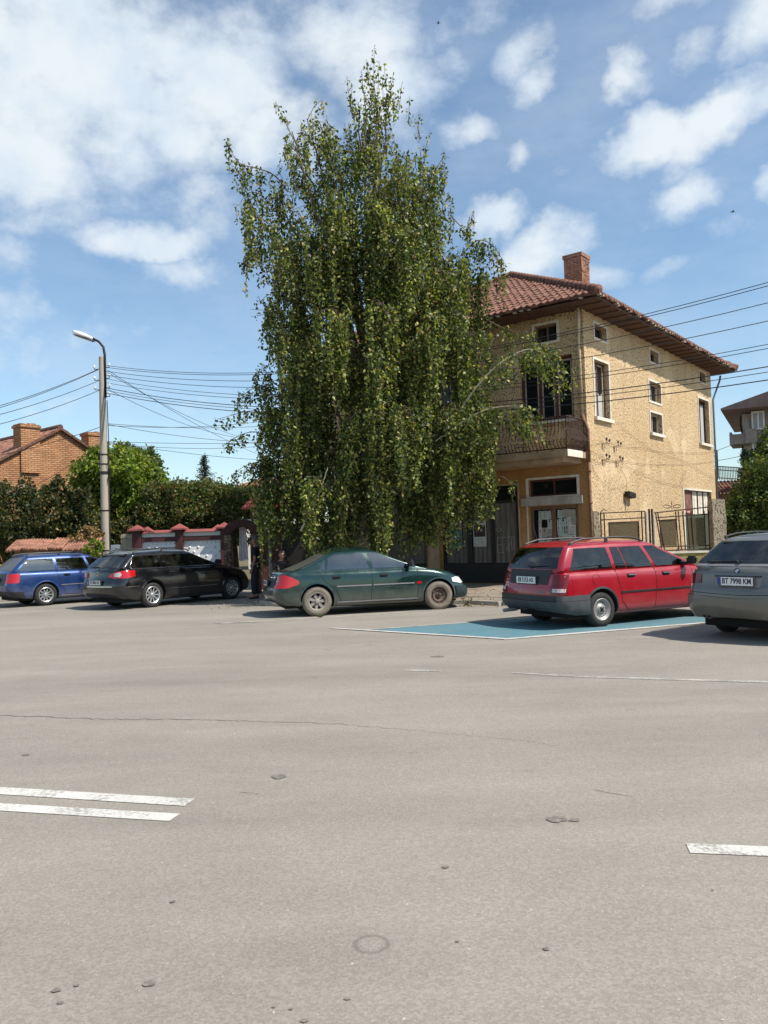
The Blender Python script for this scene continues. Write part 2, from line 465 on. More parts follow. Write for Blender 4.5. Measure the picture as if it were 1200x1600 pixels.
# ------------------------------------------------------------------ building helpers
class MB:
    """collects simple shapes into one mesh"""
    def __init__(s):
        s.v = []
        s.f = []
        s.mi = []
        s.mats = []

    def _m(s, m):
        if m is None:
            return 0
        if m not in s.mats:
            s.mats.append(m)
        return s.mats.index(m)

    def add(s, vs, fs, m=None):
        o = len(s.v)
        k = s._m(m)
        s.v += [tuple(p) for p in vs]
        s.f += [tuple(i + o for i in f) for f in fs]
        s.mi += [k] * len(fs)

    def box(s, a, b, m=None, M=None, bev=0.0):
        (x0, y0, z0), (x1, y1, z1) = a, b
        if x0 > x1: x0, x1 = x1, x0
        if y0 > y1: y0, y1 = y1, y0
        if z0 > z1: z0, z1 = z1, z0
        if bev <= 0:
            vs = [(x, y, z) for x in (x0, x1) for y in (y0, y1) for z in (z0, z1)]
            fs = [(0, 1, 3, 2), (4, 6, 7, 5), (0, 4, 5, 1), (2, 3, 7, 6), (0, 2, 6, 4), (1, 5, 7, 3)]
        else:
            bm = bmesh.new()
            bmesh.ops.create_cube(bm, size=1)
            for q in bm.verts:
                q.co = Vector(((x0 + x1) / 2 + q.co.x * (x1 - x0), (y0 + y1) / 2 + q.co.y * (y1 - y0), (z0 + z1) / 2 + q.co.z * (z1 - z0)))
            bmesh.ops.bevel(bm, geom=bm.edges[:], offset=bev, segments=2, affect='EDGES')
            bm.verts.index_update()
            vs = [q.co[:] for q in bm.verts]
            fs = [tuple(q.index for q in f.verts) for f in bm.faces]
            bm.free()
        if M is not None:
            vs = [tuple(M @ Vector(q)) for q in vs]
        s.add(vs, fs, m)
        return s

    def prism(s, poly, h, org=(0, 0, 0), U=(1, 0, 0), V=(0, 1, 0), m=None):
        """polygon in (U,V) plane at org, extruded by h along U x V"""
        U, V, org = Vector(U), Vector(V), Vector(org)
        N = U.cross(V).normalized() * h
        n = len(poly)
        a = [org + U * p[0] + V * p[1] for p in poly]
        vs = a + [p + N for p in a]
        fs = [tuple(range(n))[::-1], tuple(range(n, 2 * n))] + [(i, (i + 1) % n, (i + 1) % n + n, i + n) for i in range(n)]
        s.add(vs, fs, m)
        return s

    def tube(s, pts, r, n=8, m=None, cap=True):
        pts = [Vector(p) for p in pts]
        rs = r if isinstance(r, (list, tuple)) else [r] * len(pts)
        o = []
        prev = None
        for i, p in enumerate(pts):
            d = (pts[min(i + 1, len(pts) - 1)] - pts[max(i - 1, 0)])
            d = d.normalized() if d.length > 1e-9 else Vector((0, 0, 1))
            if prev is None:
                a = d.cross(Vector((0, 0, 1)) if abs(d.z) < 0.95 else Vector((1, 0, 0))).normalized()
            else:
                a = (prev - d * prev.dot(d))
                a = a.normalized() if a.length > 1e-6 else d.orthogonal().normalized()
            prev = a
            b = d.cross(a)
            for k in range(n):
                t = 2 * PI * k / n
                o.append(p + (a * math.cos(t) + b * math.sin(t)) * rs[i])
        fs = []
        for i in range(len(pts) - 1):
            for k in range(n):
                k2 = (k + 1) % n
                fs.append((i * n + k, i * n + k2, (i + 1) * n + k2, (i + 1) * n + k))
        if cap:
            fs.append(tuple(range(n))[::-1])
            fs.append(tuple(range((len(pts) - 1) * n, len(pts) * n)))
        s.add(o, fs, m)
        return s

    def lathe(s, prof, n=32, org=(0, 0, 0), axis='Z', m=None, cap=True):
        """prof: (radius, along) pairs"""
        o = []
        for (rr, h) in prof:
            for k in range(n):
                t = 2 * PI * k / n
                c, q = rr * math.cos(t), rr * math.sin(t)
                p = (c, q, h) if axis == 'Z' else ((c, h, q) if axis == 'Y' else (h, c, q))
                o.append((p[0] + org[0], p[1] + org[1], p[2] + org[2]))
        fs = []
        for i in range(len(prof) - 1):
            for k in range(n):
                k2 = (k + 1) % n
                fs.append((i * n + k, i * n + k2, (i + 1) * n + k2, (i + 1) * n + k))
        if cap and prof[0][0] > 1e-5: fs.append(tuple(range(n))[::-1])
        if cap and prof[-1][0] > 1e-5: fs.append(tuple(range((len(prof) - 1) * n, len(prof) * n)))
        s.add(o, fs, m)
        return s

    def build(s, name, m=None, parent=None, smooth=False, fix=True):
        me = bpy.data.meshes.new(name)
        me.from_pydata(s.v, [], s.f)
        if s.mats:
            for x in s.mats:
                me.materials.append(x)
            me.polygons.foreach_set('material_index', s.mi)
        elif m:
            me.materials.append(m)
        if fix:
            bm = bmesh.new()
            bm.from_mesh(me)
            bmesh.ops.recalc_face_normals(bm, faces=bm.faces[:])
            bm.to_mesh(me)
            bm.free()
        if smooth:
            me.polygons.foreach_set('use_smooth', [True] * len(me.polygons))
            if smooth is not True:
                try:
                    me.set_sharp_from_angle(angle=R(smooth))
                except Exception:
                    pass
        o = bpy.data.objects.new(name, me)
        col.objects.link(o)
        if parent is not None:
            o.parent = parent
        return o


def tag(o, label, cat, group=None):
    o['label'] = label
    o['category'] = cat
    if group:
        o['group'] = group
    return o


def thing(name, label, cat, loc=(0, 0, 0), rz=0.0, group=None):
    o = bpy.data.objects.new(name, None)
    o.location = loc
    o.rotation_euler = (0, 0, rz)
    o.empty_display_size = 0.2
    col.objects.link(o)
    return tag(o, label, cat, group)


def struct(o):
    o['kind'] = 'structure'
    return o


def stuff(o):
    o['kind'] = 'stuff'
    return o


def sheet(name, poly, z, m, thick=0.0):
    mb = MB()
    if thick:
        mb.prism(poly, thick, (0, 0, z - thick), m=None)
    else:
        mb.add([(x, y, z) for x, y in poly], [tuple(range(len(poly)))])
    o = mb.build(name, m)
    if not thick:
        if o.data.polygons[0].normal.z < 0:
            o.data.flip_normals()
    return struct(o)


def strip(pts, w):
    """polygon outline of a band along pts"""
    L, Q = [], []
    for i, p in enumerate(pts):
        a = Vector(pts[max(i - 1, 0)][:2])
        b = Vector(pts[min(i + 1, len(pts) - 1)][:2])
        d = (b - a).normalized()
        n = Vector((-d.y, d.x)) * (w[i] if isinstance(w, list) else w) / 2
        L.append((p[0] + n.x, p[1] + n.y))
        Q.append((p[0] - n.x, p[1] - n.y))
    return L, Q


def band(name, pts, w, z, m):
    L, Q = strip(pts, w)
    n = len(L)
    mb = MB()
    mb.add([(x, y, z) for x, y in L] + [(x, y, z) for x, y in Q], [(i, i + 1, n + i + 1, n + i) for i in range(n - 1)])
    o = mb.build(name, m)
    if o.data.polygons[0].normal.z < 0:
        o.data.flip_normals()
    return struct(o)


# ------------------------------------------------------------------ the ground
sheet('ground', [(-700, -200), (700, -200), (700, 1200), (-700, 1200)], -0.03, M_soil)
sheet('road', [(-90, -60), (90, -60), (90, 45), (20, 30), (14, 24.5), (-2.4, 24.5), (-2.4, 32), (-40, 42), (-90, 60)], 0.0, M_asph)
pave_edge = [(-3.15, 23.0), (-3.15, 20.6), (-2.5, 19.75), (0.5, 19.15), (1.9, 18.85), (2.6, 18.15), (3.6, 18.6), (7.5, 19.9), (14, 22.5), (24, 27)]
pave_back = [(24, 40), (5, 36), (-3.15, 34)]
sheet('pavement', pave_edge + pave_back, 0.085, M_pave, 0.12)
mb = MB()
for a, b in zip(pave_edge[:-1], pave_edge[1:]):
    d = Vector((b[0] - a[0], b[1] - a[1]))
    L = d.length
    n = max(1, round(L / 1.0))
    ang = math.atan2(d.y, d.x)
    for k in range(n):
        M = Matrix.Translation((a[0] + d.x * (k + .5) / n, a[1] + d.y * (k + .5) / n, 0)) @ Matrix.Rotation(ang + random.Random(k).uniform(-.01, .01), 4, 'Z')
        mb.box((-L / n / 2 + .006, -.13, -.03), (L / n / 2 - .006, -.0, 0.10 + random.Random(k + 7).uniform(-.012, .008)), None, M, 0.012)
struct(mb.build('kerb', M_conc))

# painted markings, each a sheet on the road
bA, bB = gnd(565, 985), gnd(790, 999)
bd = (gnd(1120, 972) - bB)
bd.z = 0
bd.normalize()
bC, bD = bB + bd * 5.6, bA + bd * 5.6
sheet('blue_parking_bay', [bA[:2], bB[:2], bC[:2], bD[:2]], 0.004, M_blue)
band('bay_line_near', [tuple(bB - bd * .05), tuple(bC)], .12, 0.008, M_white)
band('bay_line_far', [tuple(bA - bd * .05), tuple(bD)], .11, 0.008, M_worn)
ex = (bA - bB).normalized()
band('bay_line_rear', [tuple(bB), tuple(bA), tuple(bA + ex * .75)], [.11, .11, .07], 0.012, M_white)
g1, g2, g3 = gnd(345, 974.5), gnd(600, 959.5), gnd(728, 949)
band('kerbside_line', [g1[:2], ((g1 + g2) / 2)[:2], g2[:2], g3[:2]], .12, 0.004, M_worn)
band('kerbside_line', [gnd(335, 974)[:2], gnd(405, 972)[:2]], .08, 0.008, M_worn)
band('lane_dash', [gnd(632, 1047.5)[:2], gnd(690, 1048.5)[:2]], .10, 0.004, M_worn)
band('lane_dash', [gnd(800, 1051.5)[:2], gnd(846, 1054)[:2]], .07, 0.004, M_worn)
band('lane_edge_line', [gnd(846, 1054.5)[:2], gnd(925, 1058)[:2], gnd(1060, 1062)[:2], (gnd(1060, 1062) + (gnd(1200, 1066) - gnd(1060, 1062)) * 3)[:2]], .10, 0.004, M_worn)
for (x1, y1, x2, y2, w) in ((297, 1254.5, 0, 1236, .135), (273, 1278, 0, 1261.5, .125)):
    a, b = gnd(x1, y1), gnd(x2, y2)
    band('centre_line', [a[:2], b[:2], (b + (b - a) * 2.5)[:2]], w, 0.004, M_white)
a, b = gnd(1075, 1326), gnd(1200, 1331)
band('centre_dash', [a[:2], (a + (b - a) * 5)[:2]], .125, 0.004, M_white)

# long hairline crack and its short branches
rr = random.Random(3)
ck = []
for (x, y) in ((-60, 1116), (60, 1120), (150, 1124), (235, 1124), (330, 1125), (420, 1128), (480, 1129), (560, 1134), (640, 1141), (720, 1148), (800, 1156), (880, 1166)):
    ck.append(gnd(x, y))
pts = []
for a, b in zip(ck[:-1], ck[1:]):
    for k in range(14):
        q = a.lerp(b, k / 14)
        pts.append((q.x + rr.uniform(-.02, .02), q.y + rr.uniform(-.022, .022)))
M_crack = mat('crack_shadow', col=(0.15, 0.137, 0.115), rough=0.95)
band('road_crack', pts, [max(.004, .019 * (1 - i / len(pts)) * rr.uniform(.4, 1.3)) for i in range(len(pts))], 0.003, M_crack)
for (x0, y0, x1, y1) in ((375, 1238, 405, 1241), (930, 1235, 990, 1246)):
    a, b = gnd(x0, y0), gnd(x1, y1)
    pts = [((a.lerp(b, k / 12)).x + rr.uniform(-.006, .006), (a.lerp(b, k / 12)).y + rr.uniform(-.008, .008)) for k in range(13)]
    band('road_crack', pts, [.006 * rr.uniform(.3, 1.4) for _ in pts], 0.003, M_crack)
# small oil and gum spots
M_spot = simple('dark_spot', (0.165, 0.148, 0.124), 0.7, 0.4, 40)
for (x, y, r_) in ((233, 1538, .022), (88, 1549, .016), (95, 1568, .012), (119, 1541, .01), (543, 1562, .010), (428, 1575, .006), (437, 1214, .055), (696, 1356, .016), (872, 1281, .05), (898, 1282, .03),
                   (715, 1472, .008), (854, 1484, .013), (1114, 1392, .006), (455, 1578, .007), (475, 1596, .014), (685, 1026, .08), (270, 1410, .012), (40, 1180, .03)):
    q = gnd(x, y)
    n = 14
    mb = MB()
    mb.add([(q.x + r_ * 1.25 * math.cos(2 * PI * k / n) * rr.uniform(.6, 1.1), q.y + r_ * math.sin(2 * PI * k / n) * rr.uniform(.6, 1.1), 0.0045) for k in range(n)], [tuple(range(n))])
    struct(mb.build('road_stain', M_spot, fix=False))


# ------------------------------------------------------------------ the corner house
HA = R(52.3)
P0 = Vector((5.912, 22.9, 0))
EV = 8.03           # eaves height
LR, LF = 12.75, 9.8   # length of right wall, of street front
OH = 0.78
house = thing('corner_house', 'two storey ochre rough-cast house with hipped clay tile roof, shuttered shop and iron balcony', 'house', P0, HA)
# local x runs along the sunlit side wall (away), local y along the street front (leftwards)


def cut_wall(mb, L, H, holes, thick, side, m=None, z0=0.0):
    """wall with rectangular holes; side 'x' : along local x at y=0 (inside +y) ; 'y' : along local y at x=0 (inside +x)"""
    xs = sorted({0.0, L} | {h[0] for h in holes} | {h[1] for h in holes})
    zs = sorted({z0, H} | {h[2] for h in holes} | {h[3] for h in holes})

    def P(a, d, z):
        return (a, d, z) if side == 'x' else (d, a, z)
    idx = {}
    vs, fs = [], []

    def V(a, d, z):
        k = (round(a, 4), round(d, 4), round(z, 4))
        if k not in idx:
            idx[k] = len(vs)
            vs.append(P(a, d, z))
        return idx[k]

    def hole(xa, xb, za, zb):
        xm, zm = (xa + xb) / 2, (za + zb) / 2
        return any(h[0] < xm < h[1] and h[2] < zm < h[3] for h in holes)
    nx, nz = len(xs) - 1, len(zs) - 1
    solid = [[not hole(xs[i], xs[i + 1], zs[j], zs[j + 1]) for j in range(nz)] for i in range(nx)]
    for i in range(nx):
        for j in range(nz):
            if not solid[i][j]:
                continue
            a, b, c, d = xs[i], xs[i + 1], zs[j], zs[j + 1]
            fs.append((V(a, 0, c), V(b, 0, c), V(b, 0, d), V(a, 0, d)))
            fs.append((V(a, thick, c), V(a, thick, d), V(b, thick, d), V(b, thick, c)))
            if i == 0 or not solid[i - 1][j]: fs.append((V(a, 0, c), V(a, 0, d), V(a, thick, d), V(a, thick, c)))
            if i == nx - 1 or not solid[i + 1][j]: fs.append((V(b, 0, c), V(b, thick, c), V(b, thick, d), V(b, 0, d)))
            if j == 0 or not solid[i][j - 1]: fs.append((V(a, 0, c), V(a, thick, c), V(b, thick, c), V(b, 0, c)))
            if j == nz - 1 or not solid[i][j + 1]: fs.append((V(a, 0, d), V(b, 0, d), V(b, thick, d), V(a, thick, d)))
    mb.add(vs, fs, m)


# --- side wall (sunlit)
sideholes = [(0.78, 1.70, 7.36, 7.77), (5.50, 6.36, 7.38, 7.78), (11.15, 12.0, 7.46, 7.86),
             (0.64, 1.74, 4.97, 6.68), (5.28, 6.45, 6.00, 6.68), (5.28, 6.45, 4.90, 5.60), (10.85, 12.25, 4.98, 6.76), (8.55, 12.1, 0.15, 3.05)]
mb = MB()
cut_wall(mb, LR, EV, sideholes, 0.30, 'x')
mb.build('side_wall', M_stucco, house)
# --- street front upper, meets side wall end to end (starts beyond its thickness)
fh_up = [(0.82, 1.55, 7.28, 7.80), (0.38, 2.12, 4.92, 6.80), (3.6, 5.2, 4.92, 6.80), (3.9, 4.7, 7.28, 7.8)]
mb = MB()
cut_wall(mb, LF, EV, [h for h in fh_up], 0.28, 'y', z0=3.66)
o = mb.build('street_front_wall', M_stucco, house)
for vtx in o.data.vertices:
    if vtx.co.x > 0.01 and vtx.co.y < 0.01:
        vtx.co.y = 0.302
    elif vtx.co.y < 0.01:
        vtx.co.y = -0.003
        vtx.co.x = -0.003
# --- ground-floor shop front
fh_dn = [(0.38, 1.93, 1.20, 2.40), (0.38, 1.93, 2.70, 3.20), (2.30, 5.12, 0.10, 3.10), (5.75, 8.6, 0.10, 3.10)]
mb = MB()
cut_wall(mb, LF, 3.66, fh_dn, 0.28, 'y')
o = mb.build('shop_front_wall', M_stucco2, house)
for vtx in o.data.vertices:
    if vtx.co.x > 0.01 and vtx.co.y < 0.01:
        vtx.co.y = 0.302
    elif vtx.co.y < 0.01:
        vtx.co.y = -0.004
        vtx.co.x = -0.004
mb = MB()
mb.box((LR - .3, .302, 0), (LR - .002, LF, EV))
mb.box((0.282, LF - .3, 0), (LR - .302, LF - .002, EV))
mb.box((0.29, .31, 3.5), (LR - .31, LF - .31, 3.62))
mb.box((0.29, .31, 0.02), (LR - .31, LF - .31, 0.09))
mb.build('rear_wall', M_stucco, house)


def FX(side, a, d, z):
    return (a, d, z) if side == 'x' else (d, a, z)


def window(side, a0, a1, z0, z1, n=2, frame=M_wood_br, glass=M_winglass, rec=0.14, surround=True, sill=True, fw=0.055, curtain=None, inner=None, bar=None):
    """a window in a wall hole: frame, panes, pale surround, sill"""
    w = MB()
    B = lambda a, d, z, a2, d2, z2, m=None: w.box(FX(side, a, d, z), FX(side, a2, d2, z2), m)
    B(a0, rec, z0, a0 + fw, rec + .07, z1)
    B(a1 - fw, rec, z0, a1, rec + .07, z1)
    B(a0 + fw, rec, z1 - fw, a1 - fw, rec + .07, z1)
    B(a0 + fw, rec, z0, a1 - fw, rec + .07, z0 + fw)
    ww = (a1 - a0 - 2 * fw) / n
    for k in range(1, n):
        c = a0 + fw + ww * k
        B(c - fw / 2, rec + .002, z0 + fw, c + fw / 2, rec + .068, z1 - fw)
    if bar:
        for k in range(n):
            B(a0 + fw + ww * k + fw / 2, rec + .004, bar - .02, a0 + fw + ww * (k + 1) - fw / 2, rec + .06, bar + .02)
    win = w.build('window_frame', frame, house)
    if inner:
        w = MB()
        for k in range(n):
            c0, c1 = a0 + fw + ww * k + .012, a0 + fw + ww * (k + 1) - .012
            c0 += fw / 2 if k else 0
            c1 -= fw / 2 if k < n - 1 else 0
            e = .035
            B(c0, rec + .02, z0 + fw, c0 + e, rec + .05, z1 - fw)
            B(c1 - e, rec + .02, z0 + fw, c1, rec + .05, z1 - fw)
            B(c0 + e, rec + .02, z1 - fw - e, c1 - e, rec + .05, z1 - fw)
            B(c0 + e, rec + .02, z0 + fw, c1 - e, rec + .05, z0 + fw + e)
        w.build('sash', inner, win)
    w = MB()
    B(a0 + .01, rec + .045, z0 + .01, a1 - .01, rec + .053, z1 - .01)
    w.build('pane', glass, win)
    if curtain:
        w = MB()
        ca, cb, cz0, cz1 = curtain
        n_ = 24
        vs = []
        for i in range(n_ + 1):
            a = ca + (cb - ca) * i / n_
            dd = rec + .034 + .006 * math.sin(i * 1.9)
            vs += [FX(side, a, dd, cz0), FX(side, a, dd, cz1 + .04 * math.sin(i * .6))]
        w.add(vs, [(2 * i, 2 * i + 2, 2 * i + 3, 2 * i + 1) for i in range(n_)])
        w.build('curtain', M_curtain, win, fix=False)
    if surround:
        w = MB()
        e, dp = .07, -.022
        B(a0 - e, dp, z0 - (0 if sill else e), a0, .0 + .005, z1 + e)
        B(a1, dp, z0 - (0 if sill else e), a1 + e, .005, z1 + e)
        B(a0, dp, z1, a1, .005, z1 + e)
        if not sill:
            B(a0, dp, z0 - e, a1, .005, z0)
        w.build('surround', M_grout, win)
    if sill:
        w = MB()
        B(a0 - .10, -.10, z0 - .10, a1 + .10, .135, z0 - .0)
        w.build('sill', M_grout, win)
    return win


window('x', .78, 1.70, 7.36, 7.77, 1, M_wood_tan, sill=False, surround=True)
window('x', 5.50, 6.36, 7.38, 7.78, 1, M_wood_tan, sill=False, surround=True)
window('x', 11.15, 12.0, 7.46, 7.86, 1, M_wood_tan, sill=False)
window('x', .64, 1.74, 4.97, 6.68, 2, M_wood_br, curtain=(.8, 1.62, 5.04, 5.75), inner=M_wood_pale)
window('x', 5.28, 6.45, 6.00, 6.68, 2, M_wood_pale, sill=False)
window('x', 5.28, 6.45, 4.90, 5.60, 2, M_wood_pale)
window('x', 10.85, 12.25, 4.98, 6.76, 2, M_wood_br, curtain=(10.95, 12.1, 5.03, 6.6))
window('y', .82, 1.55, 7.28, 7.80, 2, M_wood_tan, sill=False)
window('y', 3.9, 4.7, 7.28, 7.80, 2, M_wood_tan, sill=False)
window('y', .38, 2.12, 4.92, 6.80, 3, M_wood_br, rec=.16, inner=M_wood_pale, surround=False, fw=.09)
window('y', 3.6, 5.2, 4.92, 6.80, 3, M_wood_br, rec=.16, inner=M_wood_pale, surround=False, fw=.09)
window('y', .38, 1.93, 2.70, 3.20, 2, M_wood_br, sill=False, rec=.12)

# poster window beside the corner
pw = MB()
for a, b, c, d in ((.38, .47, 1.2, 2.4), (1.12, 1.25, 1.2, 2.4), (1.84, 1.93, 1.2, 2.4), (.47, 1.12, 2.3, 2.4), (1.25, 1.84, 2.3, 2.4), (.47, 1.12, 1.2, 1.3), (1.25, 1.84, 1.2, 1.3)):
    pw.box((.06, a, c), (.13, b, d))
pwo = pw.build('notice_window', M_wood_tan, house)
for (a, b) in ((.47, 1.12), (1.25, 1.84)):
    mb = MB()
    mb.box((.10, a, 1.3), (.11, b, 2.3))
    mb.build('pane', M_winglass, pwo)
M_paper = simple('notice_paper', (0.50, 0.50, 0.47), 0.8, 0.12, 6)
M_pgrey0 = simple('yellowed_notice_paper', (0.34, 0.32, 0.27), 0.8, 0.12, 6)
M_paper2 = simple('mint_notice_paper', (0.36, 0.46, 0.41), 0.8, 0.15, 6)
M_ink = mat('printed_ink', col=(0.03, 0.03, 0.035), rough=0.7)
M_inkg = mat('printed_grey', col=(0.2, 0.2, 0.2), rough=0.7)
rp = random.Random(11)
for (a, b) in ((.50, 1.10), (1.27, 1.70)):
    z = 2.27
    row = 0
    while z > 1.36:
        h = rp.uniform(.2, .3)
        y = a
        while y < b - .08:
            w = min(rp.uniform(.12, .24), b - y)
            if rp.random() < .04:
                y += w
                continue
            jz, jy = rp.uniform(-.03, .03), rp.uniform(-.012, .012)
            jd = rp.uniform(-.02, .02)
            mb = MB()
            pm = M_paper2 if rp.random() < .22 else M_paper
            x = .094 - rp.uniform(0, .006)
            pm = rp.choice([pm, pm, M_pgrey0])
            mb.add([(x, y + jy, z - h + jz), (x, y + w + jy, z - h + jz + jd), (x, y + w + jy - jd * .5, z + jz + jd), (x, y + jy - jd * .5, z + jz)], [(0, 1, 2, 3)], pm)
            zz = z - .03
            if rp.random() < .5:      # portrait photo on the notice
                mb.box((x - .002, y + w * .35, zz - .07), (x + .0005, y + w * .62, zz), rp.choice([M_ink, M_inkg]))
                zz -= .09
            while zz > z - h + .03:   # printed lines
                l = rp.uniform(.4, .9)
                mb.box((x - .0015, y + w * (.5 - l / 2), zz - .007), (x + .0005, y + w * (.5 + l / 2), zz), rp.choice([M_ink, M_inkg, M_inkg]))
                zz -= rp.uniform(.018, .035)
            mb.build('notice_sheet', None, pwo)
            y += w
        z -= h
        row += 1
mb = MB()
mb.box((-.12, .20, 2.42), (.0, 2.16, 2.66), None, None, .012)
mb.build('window_ledge', M_conc, house)

# shuttered shop bay: black plinth, two corrugated shutters, glazed door
def corrug(y0, y1, z0, z1, x, amp=.018, pitch=.16):
    n = int((y1 - y0) / .02)
    vs = []
    for i in range(n + 1):
        y = y0 + (y1 - y0) * i / n
        d = x + amp * math.tanh(3 * math.sin(2 * PI * (y - y0) / pitch))
        vs += [(d, y, z0), (d, y, z1)]
    m_ = MB()
    m_.add(vs, [(2 * i, 2 * i + 2, 2 * i + 3, 2 * i + 1) for i in range(n)])
    return m_


mb = MB()
mb.box((.05, 2.30, .10), (.20, 5.12, .70))
mb.build('black_plinth', M_ironblk, house)
for (y0, y1) in ((4.20, 5.04), (3.32, 4.02)):
    s_ = corrug(y0, y1, .72, 2.55, .09).build('shop_shutter', M_shutter, house, fix=False)
mb = MB()
for (a, b, c, d) in ((5.04, 5.12, .7, 3.1), (4.02, 4.20, .7, 3.1), (3.20, 3.32, .7, 3.1), (2.30, 2.42, .7, 3.1), (4.2, 5.04, 2.57, 2.66), (3.32, 4.02, 2.57, 2.66), (2.42, 3.2, 2.57, 2.66)):
    mb.box((.055, a, c), (.15, b, d))
fr = mb.build('shop_frame', M_ironblk, house)
mb = MB()
mb.box((.13, 2.42, 2.66), (.14, 5.04, 3.1))
mb.build('fanlight', M_winglass, fr)
dr = corrug(2.42, 3.2, .72, 2.57, .10, .012, .2).build('shop_door', M_shutter, house, fix=False)
M_chalk = mat('chalk_marks', col=(0.42, 0.42, 0.38), rough=0.9)
mb = MB()
for (y, z, w, h) in ((3.05, 1.75, .18, .11), ):
    mb.tube([(.078, y + w / 2 * math.cos(t), z + h / 2 * math.sin(t)) for t in [k * .42 for k in range(16)]], .007, 5)
for (y0, z0, y1, z1) in ((3.12, 1.05, 3.12, 1.5), (2.95, 1.05, 2.95, 1.5), (3.12, 1.5, 2.52, 1.52), (2.72, 1.05, 2.72, 1.5), (3.12, 1.28, 2.95, 1.28), (2.82, 1.1, 2.62, 1.4), (2.62, 1.1, 2.62, 1.48), (3.12, 1.03, 2.9, 1.04), (2.52, 1.1, 2.52, 1.52)):
    mb.tube([(.080, y0, z0), (.080, (y0 + y1) / 2 + .01, (z0 + z1) / 2), (.080, y1, z1)], .006, 5)
mb.build('chalk_scrawl', M_chalk, dr)
M_teal = simple('teal_poster_ink', (0.03, 0.17, 0.19), 0.6, 0.1, 5)
M_pgrey = simple('grey_poster_paper', (0.30, 0.29, 0.27), 0.7, 0.1, 5)
M_pdark = simple('dark_red_poster_photo', (0.05, 0.018, 0.014), 0.6, 0.6, 9)
po = thing('poster', 'teal and grey poster stuck on the shop shutter next to the pier', 'poster', group='posters on the shop shutters')
po.parent = None
po.location = P0
po.rotation_euler = (0, 0, HA)
mb = MB()
mb.box((.060, 4.40, 1.22), (.066, 4.86, 2.02), M_pgrey)
mb.box((.057, 4.41, 1.5), (.0605, 4.85, 1.78), M_teal)
mb.box((.057, 4.41, 1.23), (.0605, 4.85, 1.44), M_teal)
for k in range(5):
    mb.box((.0555, 4.46 + k * .075, 1.53), (.058, 4.50 + k * .075, 1.58 + .02 * (k % 3)), M_pgrey)
    mb.box((.0555, 4.46 + k * .075, 1.36), (.058, 4.50 + k * .075, 1.39), M_pgrey)
mb.box((.057, 4.5, 1.9), (.0605, 4.78, 1.93), M_teal)
mb.build('sheet', None, po)
po = thing('poster', 'white edged poster with dark red photo and blank lower half', 'poster', P0, HA, 'posters on the shop shutters')
mb = MB()
mb.box((.060, 3.50, 1.24), (.066, 3.97, 2.06), M_paper)
mb.box((.057, 3.53, 1.55), (.0605, 3.94, 1.92), M_pdark)
mb.box((.0555, 3.62, 1.72), (.058, 3.70, 1.80), M_paper)
mb.box((.0555, 3.76, 1.74), (.058, 3.80, 1.78), M_paper)
mb.box((.057, 3.55, 1.98), (.0605, 3.9, 2.01), M_inkg)
mb.build('sheet', None, po)
# second bay left of the pier
for (y0, y1) in ((5.8, 6.7), (6.75, 7.65), (7.7, 8.55)):
    corrug(y0, y1, .72, 2.9, .09).build('shop_shutter', M_shutter, house, fix=False)
mb = MB()
mb.box((.05, 5.75, .10), (.20, 8.6, .70))
mb.box((.14, 5.75, .70), (.20, 8.6, 3.1))
mb.build('black_plinth', M_ironblk, house)
# pier and pale reveals
mb = MB()
mb.box((-.05, 5.22, .08), (-.002, 5.66, 3.4), None, None, .01)
mb.box((-.03, 2.26, .08), (-.002, 2.30, 3.14))
mb.box((-.03, 2.30, 3.10), (-.002, 5.18, 3.14))
mb.build('shop_pier', simple('pier_plaster', (0.44, 0.30, 0.18), 0.9, 0.25, 3.0, bmp=.006, stretch=(1, 1, .4)), house)
mb = MB()
mb.box((-.025, 1.98, 1.2), (-.004, 2.02, 2.42))
mb.box((-.025, .30, 2.66), (-.004, 2.02, 2.70))
mb.box((-.025, .30, 3.2), (-.004, 2.02, 3.25))
mb.box((-.025, 1.93, 2.70), (-.004, 2.02, 3.2))
mb.box((-.025, .30, 2.70), (-.004, .36, 3.2))
mb.build('pale_reveal', M_grout, house)

# balcony: slab, railing, pale slab end
BD = 1.35
bal = MB()
bal.prism([(-BD, .02), (-.005, .02), (-.005, 6.2), (-BD, 6.2)], .17, (0, 0, 3.70))
bal.box((-BD + .1, .2, 3.56), (-.005, 6.1, 3.70))
balo = bal.build('balcony', simple('slab_plaster', (0.34, 0.24, 0.15), 0.9, 0.35, 2.2, bmp=.01), house)
mb = MB()
mb.box((-BD - .012, .0, 3.695), (-.9 + .52, .03, 3.885))
mb.build('slab_end', M_grout, balo)
rl = MB()


def rail_run(p, q, n, mb_):
    p, q = Vector(p), Vector(q)
    d = (q - p)
    out = Vector((d.y, -d.x, 0)).normalized()
    out = -out if out.dot(Vector((-1, -1, 0))) < 0 else out
    up = Vector((0, 0, 1))
    for z, r_ in ((0.06, .02), (.94, .022), (.78, .012)):
        mb_.tube([p + up * z, q + up * z], r_, 5)
    for k in range(n + 1):
        b = p.lerp(q, k / n)
        # belly bar
        mb_.tube([b + up * .06, b + up * .14 + out * .10, b + up * .30 + out * .14, b + up * .45 + out * .06, b + up * .62, b + up * .94], .0125, 4, cap=False)
        if k % 12 == 0:
            mb_.tube([b - up * .06, b + up * .96], .014, 5)
        if k % 8 == 3 and k + 3 <= n:
            b2 = p.lerp(q, (k + 3) / n)
            for z in (.18, .26):
                mb_.tube([b + up * z + out * .13, b2 + up * z + out * .13], .009, 4)
            mb_.tube([b + up * .7, b2 + up * .7], .009, 4)
    return


